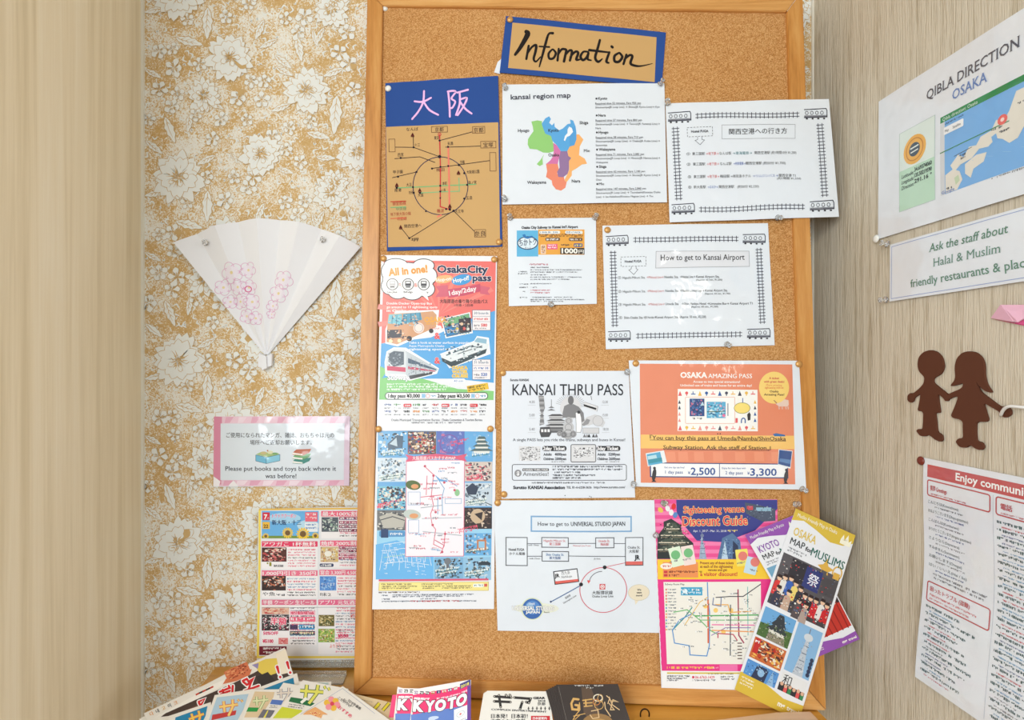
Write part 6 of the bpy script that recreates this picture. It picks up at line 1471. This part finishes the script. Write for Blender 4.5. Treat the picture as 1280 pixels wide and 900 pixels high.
def d(s):
    R2 = (216, 34, 44)
    s.poly([(250, 780), (330, 720), (640, 590), (800, 520), (1000, 430), (1180, 340), (1420, 200), (1500, 110), (1590, 470), (900, 700)], (70, 56, 52), 1)
    s.poly([(840, 470), (900, 400), (1160, 300), (1140, 360), (1010, 420), (880, 450)], (214, 120, 80), 2); s.mosaic(880, 330, 250, 110, [(214, 120, 80), (180, 80, 50), (230, 160, 110), (150, 60, 40)], 30, 2.4, 2, .3, rot=-24)
    s.poly([(1180, 250), (1300, 200), (1420, 190), (1440, 330), (1300, 380), (1230, 330)], (232, 206, 90), 2); s.poly([(1400, 150), (1500, 100), (1560, 330), (1440, 360)], (246, 236, 214), 2.2); s.poly([(1160, 260), (1230, 240), (1220, 300)], (150, 140, 190), 2.6)
    s.poly([(1200, 380), (1320, 330), (1400, 420), (1260, 520)], (50, 44, 44), 2.4); s.poly([(340, 780), (620, 660), (640, 690), (380, 800)], (120, 84, 66), 1.6)
    s.poly([(180, 790), (600, 560), (740, 470), (900, 400), (860, 470), (640, 590), (330, 730)], (246, 242, 234), 2)
    for pts in ([(840, 530), (940, 490), (930, 470)], [(850, 556), (940, 520)], [(970, 470), (964, 580)], [(870, 510), (880, 580), (930, 560)], [(1070, 420), (1110, 400), (1130, 430), (1190, 380), (1150, 440), (1110, 460), (1075, 430)], [(1150, 440), (1130, 500)], [(1090, 520), (1230, 470)], [(630, 630), (690, 600), (650, 670), (632, 640)]):
        s.line(pts, 44, (250, 248, 246), 4, cap=True); s.line(pts, 22, R2, 6, cap=True)
    for x, y in ((1400, 370), (1500, 325)): s.line([(x + 14, y - 90), (x + 30, y - 30), (x + 40, y)], [50, 44, 34], (250, 248, 246), 4, cap=True); s.line([(x + 14, y - 90), (x + 30, y - 30)], [28, 18], R2, 6, cap=True); s.circ(x + 44, y + 14, 26, (250, 248, 246), 4); s.circ(x + 44, y + 12, 13, R2, 6)
    for i in range(5): s.line([(600 + i * 34, 560 - i * 16), (640 + i * 34, 540 - i * 16)], 16, [(200, 60, 40), (60, 50, 50)][i % 2], 4)
    for i, c in enumerate(((224, 150, 60), (90, 90, 90), (220, 170, 80), (70, 70, 70), (224, 150, 60))): s.text('다내고이크'[i], 150 + i * 60, 770 - i * 27, 44, c, rot=-26, bold=.03)
leafy('food_magazine', 'glossy food magazine with red lettering and two exclamation marks in the fanned pile', 'magazine', [(180, 893), (356, 810.5), (374, 866), (208, 955)], pile_pl, .0022, 'cream_sheet', .0012, draw=d, view=v1)


def teal(s, pts): s.poly(pts, (30, 132, 176), 2)
def d(s): s.poly([(150, 478), (430, 372), (440, 440), (380, 500), (200, 540)], (30, 132, 176), 2)
leafy('teal_leaflet', 'leaflet with a teal panel lying over the food magazine\'s lower right corner', 'leaflet', [(296, 872), (371.5, 843.5), (384, 900), (312, 935)], pile_pl, .0040, draw=d, view=v2, group='fanned leaflets')
def d(s):
    s.poly([(400, 795), (720, 680), (700, 780), (640, 900), (380, 960)], (30, 132, 176), 2); zstrokes(s, 610, 800, 1.1, (240, 200, 90), (220, 90, 50), -20, False)
leafy('teal_leaflet', 'leaflet with a teal panel at the pile\'s lower left, under the pale blue leaflet', 'leaflet', [(211, 897.5), (264, 880), (270, 935), (205, 960)], pile_pl, .0042, draw=d, view=v1, group='fanned leaflets')
def d(s): s.rect(640, 420, 120, 60, (190, 214, 214), 2)
leafy('pale_leaflet', 'pale leaflet whose corner shows beside the clear stand, behind the green one', 'leaflet', [(370, 854), (414.5, 854.5), (411, 900), (368, 900)], pile_pl, .0044, draw=d, view=v2, group='fanned leaflets')
def d(s):
    s.poly([(815, 600), (1130, 565), (1080, 720), (1010, 850), (720, 870)], (176, 204, 222), 2); s.poly([(770, 775), (1010, 730), (1000, 775), (760, 830)], (196, 60, 60), 3); zstrokes(s, 930, 700, 1.3, (244, 206, 120), (204, 70, 60), -8, True)
leafy('pale_blue_leaflet', 'pale blue leaflet with an orange katakana letter over a red bar', 'leaflet', [(269, 872), (322, 863.5), (318, 930), (248, 935)], pile_pl, .0056, draw=d, view=v1, group='fanned leaflets')
def d(s):
    s.poly([(70, 515), (255, 520), (200, 760), (-30, 760)], (222, 198, 160), 2); s.poly([(10, 665), (110, 668), (90, 706), (-10, 706)], (40, 150, 70), 3); zstrokes(s, 122, 612, 1.0, (226, 226, 180), (70, 150, 70), -6, False)
leafy('tan_leaflet', 'tan leaflet with a green-edged katakana letter and green bar', 'leaflet', [(317.5, 866), (350, 865.5), (345, 930), (292, 930)], pile_pl, .0070, draw=d, view=v2, group='fanned leaflets')
def d(s):
    s.poly([(232, 597), (340, 606), (318, 650), (212, 640)], (86, 120, 190), 3); zstrokes(s, 352, 548, 1.05, (226, 214, 200), (90, 100, 130), -4, False)
    s.micro(216, 662, 70, 9, (70, 70, 80)); s.micro(210, 678, 70, 9, (70, 70, 80)); s.poly([(150, 690), (260, 700), (220, 770), (100, 770)], (110, 110, 120), 3); s.poly([(190, 700), (200, 700), (170, 770), (150, 770)], (226, 214, 90), 4)
leafy('blue_bar_leaflet', 'white leaflet with a grey-outlined katakana letter and a blue bar', 'leaflet', [(355, 858), (384, 863), (366, 935), (310, 925)], pile_pl, .0084, draw=d, view=v2, group='fanned leaflets')
def d(s):
    s.poly([(410, 580), (540, 600), (634, 640), (600, 668), (390, 622)], (30, 110, 66), 3); zstrokes(s, 600, 545, 1.5, (226, 222, 100), (40, 90, 50), 4, True); s.line([(560, 590), (505, 636)], 26, (244, 244, 232), 6); s.line([(640, 590), (600, 630)], 20, (236, 210, 190), 4)
    s.micro(392, 652, 150, 11, (60, 60, 66), rot=8); s.micro(384, 672, 150, 11, (60, 60, 66), rot=8); s.poly([(326, 672), (520, 704), (470, 780), (240, 780)], (206, 212, 60), 3)
leafy('green_bar_leaflet', 'white leaflet with a large yellow-green ザ over a dark green bar', 'leaflet', [(379.5, 855.5), (436, 866.5), (425, 945), (322, 922)], pile_pl, .0098, draw=d, view=v2, group='fanned leaflets')
def d(s):
    for x, c in ((1100, 0), (1180, 0), (1270, 0)):
        pts = [(x, 690), (x + 60, 620)] if x > 1100 else [(x, 640), (x + 40, 660)]; s.line(pts, 34, (40, 40, 36), 3); s.line(pts, 24, (232, 214, 60), 4)
    s.line([(1170, 690), (1230, 640)], 30, (40, 40, 36), 3); s.line([(1170, 690), (1230, 640)], 20, (232, 214, 60), 4); s.micro(1010, 580, 170, 8, GREY, rot=12)
leafy('yellow_letter_leaflet', 'cream leaflet with thick yellow letters beside the board\'s lower left corner', 'leaflet', [(436, 869), (491, 882), (500, 960), (430, 940)], pile_pl, .0060, 'tan_sheet', draw=d, view=v2, group='fanned leaflets')
def d(s):
    for a, b in (((895, 505), (500, 753)), ((895, 505), (1200, 745))): s.line([a, b], 3, (150, 160, 190), 3)
    for i, (x, y) in enumerate(((750, 640), (790, 610), (830, 625), (845, 660), (810, 690), (765, 680))): s.circ(x, y, 30, [(240, 190, 70), (240, 150, 160)][i % 2], 3 + i * .1, n=10)
    s.circ(798, 650, 20, (220, 70, 90), 4.5); s.text('おすすめ', 850, 690, 40, (226, 60, 100), rot=38, bold=.04)
    for i in range(3): s.text(['こだわりの', 'おいしい', '2018年最新'][i], 850 + i * 46, 600 - [0, -10, -10][i] + i * 6, 30, (50, 46, 46), rot=37, bold=.02)
    s.poly([(560, 720), (640, 680), (760, 753), (520, 753)], (232, 170, 110), 3); s.mosaic(600, 700, 120, 50, [(232, 170, 110), (200, 60, 60), (244, 220, 160)], 24, 3.4, 4, .3, rot=20)
leafy('cream_flower_leaflet', 'topmost cream leaflet of the fan, with a pink and yellow flower motif', 'leaflet', [(429, 864), (520, 930), (450, 990), (352, 913)], pile_pl, .0114, draw=d, view=v2, group='fanned leaflets')


# magazines and cards standing in front of the shelf
kx = np.array([513, 517, 535.6, 557.5, 574, 588.7]); ky = np.array([862.4, 862.4, 863.5, 860.8, 856.4, 849.8]) - 862.4
cur = lambda x: np.interp(x, kx, ky)
def kyoto(x0):
    def d(s):
        s.rect(430, 200, 650, 62, (246, 240, 236), 1); s.rect(422, 262, 662, 225, (234, 34, 108), 1.2); s.rect(960, 196, 120, 62, (64, 60, 130), 2); s.text('2018', 968, 250, 44, (236, 220, 90), w=96, bold=.03, z=5)
        for i in range(8): s.rect(440 + i * 64, 214, 44, 34, [(150, 120, 160), (50, 50, 56), (60, 56, 60), (190, 110, 60), (60, 50, 110), (210, 90, 50), (60, 50, 110), (190, 150, 140)][i], 3); s.micro(440 + i * 64, 244, 46, 24, (246, 240, 236), 4)
        s.text('PERFECT', 438, 318, 42, (250, 240, 244), w=174, bold=.05, shear=.15); s.micro(696, 318, 350, 26, (250, 236, 244), 4)
        for t_, x, w in (('K', 424, 124), ('Y', 560, 110), ('O', 672, 126), ('T', 814, 96), ('O', 912, 124)): s.text(t_, x, 440, 160, (255, 252, 250), w=w, bold=.06, z=5, out=(30, 24, 30), ow=.05, shear=.08, res=4)
        s.rect(404, 487, 680, 260, (92, 126, 200), 1.4)
        for i in range(7): s.circ(640 + 20 * math.cos(i), 520 + i * 30, 60 - i * 3, (200, 214, 236), 1.6, ry=20, rot=i * 30)
        s.rect(892, 470, 150, 160, (244, 244, 246), 3); s.ring(966, 540, 44, 5, (190, 200, 200), 4, ry=30, n=16); s.circ(966, 540, 12, (220, 120, 110), 4); s.micro(900, 620, 130, 16, GREY, 4); s.rect(1044, 262, 40, 400, (104, 60, 150), 1.8)
    return d
KW = [(517, 862.4), (588.7, 862.4), (588, 925), (510.5, 925)]
ed = lambda g: np.stack([np.zeros(len(g)), cur(517 + g[:, 0] * 71.7)], 1)
rear = lambda dx: [(a + dx, b) for a, b in KW]
leafy('city_magazine', 'lowest pink magazine of the "KYOTO" stack, seen as a strip at its outer edge', 'magazine', [(490.5, 868.5), (560, 868.5), (556, 925), (482, 925)], rack_pl, .0005, 'pink_sheet', .0022, 'pink magazines', nx=14)
def d2(s):
    s.T0 = s.T; kyoto(0)(s)
leafy('city_magazine', 'second pink "KYOTO" magazine, its cover half hidden under the front copy', 'magazine', [(497.3, 858.4), (569, 864.5), (566, 925), (489, 925)], rack_pl, .0036, 'cream_sheet', .0022, 'pink magazines', d2, (450.3, 838.5, 9.143), nx=14, edge=lambda g: np.stack([np.zeros(len(g)), 2.0 * np.sin(np.pi * np.clip(g[:, 0] * 2.2, 0, 1))], 1))
leafy('city_magazine', 'front pink "KYOTO" magazine with a curling top edge, in full view', 'magazine', KW, rack_pl, .0062, 'cream_sheet', .0022, 'pink magazines', kyoto(0), (470, 840, 9.143), edge=ed, curve=cur, nx=20)


def gear_dots(s, pts, w, z=4):
    s.line(pts, w, (40, 34, 32), z, cap=True)
    for p in pts: s.circ(p[0], p[1], w * .2, (236, 228, 214), z + 1, n=10)
def d(s):
    for pts in ([(178, 195), (312, 205)], [(176, 234), (306, 240)], [(214, 186), (228, 280)], [(270, 184), (276, 192)], [(300, 184), (306, 192)], [(336, 204), (466, 214), (452, 246), (430, 240)], [(400, 240), (382, 294)]): gear_dots(s, pts, 20)
    s.text('GEAR', 486, 216, 24, K, w=98, bold=.05); s.text('2018', 524, 238, 20, K, w=60, bold=.03); s.text('京都', 520, 264, 26, K, w=64, bold=.03)
    for i in range(6): x = 450 + i * 33; s.circ(x, 282, 5, (40, 34, 32), 4, n=8); s.line([(x, 284), (x, 304)], 7, (40, 34, 32), 4); s.line([(x - 9, 292), (x + 9, 292)], 4, (40, 34, 32), 4)
    s.text('COMPLEX ENTERTAINMENT', 154, 304, 19, K, w=440, bold=.05, rot=2.6); s.text('日本発！日本初！', 152, 366, 38, K, w=290, bold=.04); s.text('言葉のない演劇', 150, 404, 34, K, w=270, bold=.05)
    s.rect(470, 350, 150, 60, (206, 36, 44), 3); s.text('日本語案内', 484, 378, 24, WHITE, w=110, bold=.03, z=6)
for k in range(5):
    leafy('white_show_card', ['white show card, rearmost of the stack beside the black cards', 'white show card second from the back of its stack', 'white show card in the middle of its stack', 'white show card just behind the front one', 'front white show card printed ギア in black, beside the black cards'][k], 'card',
          [(604.5 + k * 1.1, 866.4 - k * .75), (683 + k * .6, 866.2 - k * .5), (690 + k, 925), (594.5 + k * 1.2, 925)], rack_pl, .0004 + k * .0011, 'cream_sheet', .0009, 'white show cards', d if k == 4 else None, (590, 840, 6.4), nx=6)


def d(s):
    GO = (214, 168, 96)
    s.poly([(860, 120), (940, 130), (1010, 330), (960, 400), (880, 330)], (90, 68, 50), 1); s.circ(990, 400, 120, (150, 112, 62), 1.4, ry=70); s.circ(1000, 420, 80, (190, 146, 84), 1.6, ry=50)
    s.micro(806, 116, 230, 13, (224, 220, 214)); s.micro(900, 132, 60, 12, (214, 210, 204))
    for pts, w in (([(838, 218), (800, 214), (782, 250), (790, 296), (836, 300), (840, 266), (814, 262)], 17), ([(946, 216), (872, 226)], 9), ([(894, 222), (898, 270)], 13), ([(880, 248), (944, 244)], 9), ([(884, 274), (946, 268)], 9), ([(846, 244), (850, 300), (810, 350), (794, 384)], 7), ([(800, 350), (890, 330)], 6), ([(810, 376), (850, 340)], 6)):
        s.line(pts, w + 4, (90, 60, 30), 3, cap=True); s.line(pts, w, GO, 4, cap=True)
    s.ring(992, 206, 34, 8, (236, 224, 200), 4, ry=26); s.ring(1010, 210, 20, 6, (200, 160, 100), 5, ry=30); s.ring(980, 240, 26, 7, (190, 120, 60), 5, ry=22); s.ring(1000, 262, 34, 5, GO, 5)
    for pts in ([(1044, 240), (1050, 290), (1090, 350)], [(1080, 200), (1104, 260), (1160, 300)], [(1100, 230), (1158, 240), (1110, 220), (1090, 300), (1120, 300), (1080, 250)], [(940, 310), (990, 300), (1000, 360), (950, 370), (930, 340)], [(1060, 190), (1084, 210), (1070, 250)]): s.line(pts, 7, (226, 190, 140), 5, cap=True)
    s.line([(680, 112), (745, 384), (760, 450)], 1.6, (150, 140, 130), 3)
for k in range(6):
    leafy('black_show_card', ['black show card, rearmost of its stack', 'second black show card from the back of its stack', 'third black show card from the back of its stack', 'black show card two behind the front one', 'black show card just behind the front one', 'front black show card with golden cog lettering'][k], 'card',
          [(681.5 + k * 2.4, 862.5 - k * 1.3), (762 + k * 1.5, 859 - k * .8), (783 + k * 2, 925), (699 + k * 2.4, 925)], rack_pl, .0068 + k * .0016, 'black_sheet', .0013, 'black show cards', d if k == 5 else None, (590, 840, 6.4), nx=6)

# pale tray board and hook on the shelf
tp = Plane((0, 0, SHZ + .008), (0, 0, 1))
M['pale_ply'] = wood('pale_plywood', (222, 184, 150), (236, 200, 168), (242, 212, 184), (4, 30, 30), .5, .05, .4)
q = tp.pt([(812, 906), (905, 899), (970.6, 890.6), (1013, 889.2), (1026, 902.5), (1028, 906)])
tag(prism('pale_board', q, q - np.array([0, 0, .007]), M['pale_ply'], None, .0008), 'thin pale plywood piece lying on the shelf below the yellow brochure', 'board')
M['dark_metal'] = plain('dark_metal', (50, 40, 34), .35, .9)
sp_ = Plane((0, 0, SHZ), (0, 0, 1)); c0 = sp_.pt([(806, 897)])[0]
pts = [c0 + np.array([.007 * math.cos(a), 0, .0016 + .008 * math.sin(a) + .004]) for a in np.linspace(-.3, math.pi + .2, 14)]
pts[0][2] = pts[-1][2] = SHZ + .0015
tag(tube('wire_hook', pts, .0011, M['dark_metal']), 'small dark wire hook on the shelf near the black show cards', 'hook')

# ------------------------------------------------------------------ pins
def lathe(name, prof, c, n, mat, parent=None, seg=20):
    n = Vector(n).normalized(); u = n.orthogonal().normalized(); v = n.cross(u); c = Vector(c); bm = bmesh.new(); rings = []
    for r, h in prof:
        if r == 0: rings.append([bm.verts.new(c + n * h)]); continue
        rings.append([bm.verts.new(c + n * h + (u * math.cos(6.28318 * k / seg) + v * math.sin(6.28318 * k / seg)) * r) for k in range(seg)])
    for a, b in zip(rings, rings[1:]):
        for k in range(seg):
            if len(a) == 1: bm.faces.new((a[0], b[k], b[(k + 1) % seg]))
            elif len(b) == 1: bm.faces.new((a[k], a[(k + 1) % seg], b[0]))
            else: bm.faces.new((a[k], a[(k + 1) % seg], b[(k + 1) % seg], b[k]))
    return bm_obj(name, bm, mat, parent, True)


M['brass'] = plain('brass_tack', (214, 160, 92), .38, .35, spec=.6)
M['white_plastic'] = plain('white_plastic', (240, 240, 234), .3)
M['red_brown'] = plain('red_brown_plastic', (120, 44, 30), .3)
t = NT('clear_plastic'); t.b.inputs['Base Color'].default_value = (.96, .97, .97, 1); t.b.inputs['Transmission Weight'].default_value = .85; t.b.inputs['Roughness'].default_value = .12; t.b.inputs['IOR'].default_value = 1.4
M['clear'] = t.m
M['steel'] = plain('steel', (200, 200, 205), .25, 1.0)


def dome(px, py, where, h=.003, pl=None, mat='brass', colour='brass dome', r=.0056):
    pl = pl or cork_pl; c = pl.pt([(px, py)])[0] + pl.n * h
    t = thing('thumbtack', f'{colour} thumbtack {where}', 'thumbtack', c, colour + ' thumbtacks')
    lathe('head', [(0, .0), (r, .0), (r * 1.0, .0006), (r * .86, .0018), (r * .5, .0029), (0, .0033)], c, pl.n, M[mat], t)
    lathe('needle', [(0, -.006), (.0005, -.005), (.0005, .0002), (0, .0003)], c, pl.n, M['steel'], t, 6)


def clear(px, py, where, h=.003, pl=None, tilt=(0, 0)):
    pl = pl or cork_pl; c = pl.pt([(px, py)])[0] + pl.n * h; n = Vector(pl.n) + Vector((tilt[0], 0, tilt[1]))
    t = thing('pushpin', f'clear plastic pushpin {where}', 'pushpin', c, 'clear pushpins')
    lathe('grip', [(0, 0), (.0048, 0), (.0050, .0008), (.0034, .0018), (.0022, .0030), (.0024, .0068), (.0040, .0082), (.0042, .0094), (.0030, .0100), (0, .0101)], c, n, M['clear'], t)
    lathe('needle', [(0, -.007), (.0005, -.006), (.0005, .003), (0, .0032)], c, n, M['steel'], t, 6)


dome(637.5, 26, 'at the upper corner of the "Information" sign'); dome(624, 303, 'at the foot of the hand-drawn loop line map', .0030); dome(759, 288, 'at the corner of the English airport notice', .0026)
dome(480.6, 324.5, 'at the city pass poster\'s corner beside the frame', .0080); dome(617.8, 325, 'at the city pass poster\'s corner beside the open cork', .0036)
dome(474.6, 536, 'beside the frame where the two tall posters meet', .0095); dome(613, 536, 'on the cork side where the two tall posters meet', .0036)
dome(628.5, 466.3, 'at the top corner of the grey travel pass sheet', .0024); dome(630, 617.5, 'at the lower corner of the grey travel pass sheet', .0032); dome(622, 628, 'at the top corner of the red-circle directions sheet', .0042)
dome(794, 454.5, 'at the orange pass sheet\'s corner on the cork', .0040); dome(995, 455.5, 'at the orange pass sheet\'s corner on the frame', .0090)
W_ = 'white_plastic'
dome(485.6, 111.8, 'on the blue head of the hand-drawn map', .0030, mat=W_, colour='round white'); dome(481.5, 11, 'in the bare upper corner of the cork', .0002, mat=W_, colour='round white', r=.005)
dome(1098.7, 298.5, 'at the lower corner of the direction sheet on the wood wall', .0042, right_pl, W_, 'round white', .0062); dome(1154, 576, 'at the top corner of the phrase sheet', .0030, right_pl, 'red_brown', 'dark red-brown', .0062)
for x, y, w, h, ti in ((824, 107, 'where the "Information" sign meets the region map', .0050, (.3, .3)), (632, 112, 'at the upper corner of the region map next to the hand-drawn map', .0036, (-.3, .2)), (631, 250.5, 'at the lower corner of the region map', .0036, (-.2, .2)), (833.5, 131.5, 'at the upper corner of the Japanese airport notice', .0054, (-.3, .2)),
                       (969, 274, 'at the lower edge of the Japanese airport notice', .0078, (.2, -.3)), (637.8, 273.2, 'at one top corner of the small ticket notice, below the region map', .0026, (-.2, .3)), (743, 273, 'at the ticket notice\'s other top corner, facing the English airport notice', .0030, (.2, .3)), (688, 380.5, 'at the foot of the small ticket notice', .0026, (.1, -.3)),
                       (907.5, 430.5, 'at the lower edge of the English airport notice', .0030, (.1, -.3)), (783.5, 465.5, 'between the grey pass sheet and the orange one, upper', .0026, (-.2, .2)), (791.5, 604, 'between the grey pass sheet and the orange one, lower', .0042, (-.3, -.2)), (999, 610, 'at the orange pass sheet\'s lower corner on the frame', .0088, (.2, -.2)),
                       (828.5, 628.5, 'on the discount guide poster\'s top edge', .0024, (.2, .2)), (991.5, 629.5, 'above the yellow map brochure on the frame', .0066, (.2, .3)), (819, 668, 'on the discount guide poster beside the castle', .0046, (-.4, .1))):
    clear(x, y, w, h, None, ti)
clear(260, 305.5, 'in the fan\'s fold on the side of the wood panel', .010, wall_pl, (.3, .2)); clear(405, 302, 'in the fan\'s fold on the side of the board', .010, wall_pl, (.2, .2))
clear(1112.5, 305, 'at the top corner of the staff advice strip', .0042, right_pl, (0, .2)); clear(1111, 374.5, 'at the lower corner of the staff advice strip', .0042, right_pl, (0, -.1))
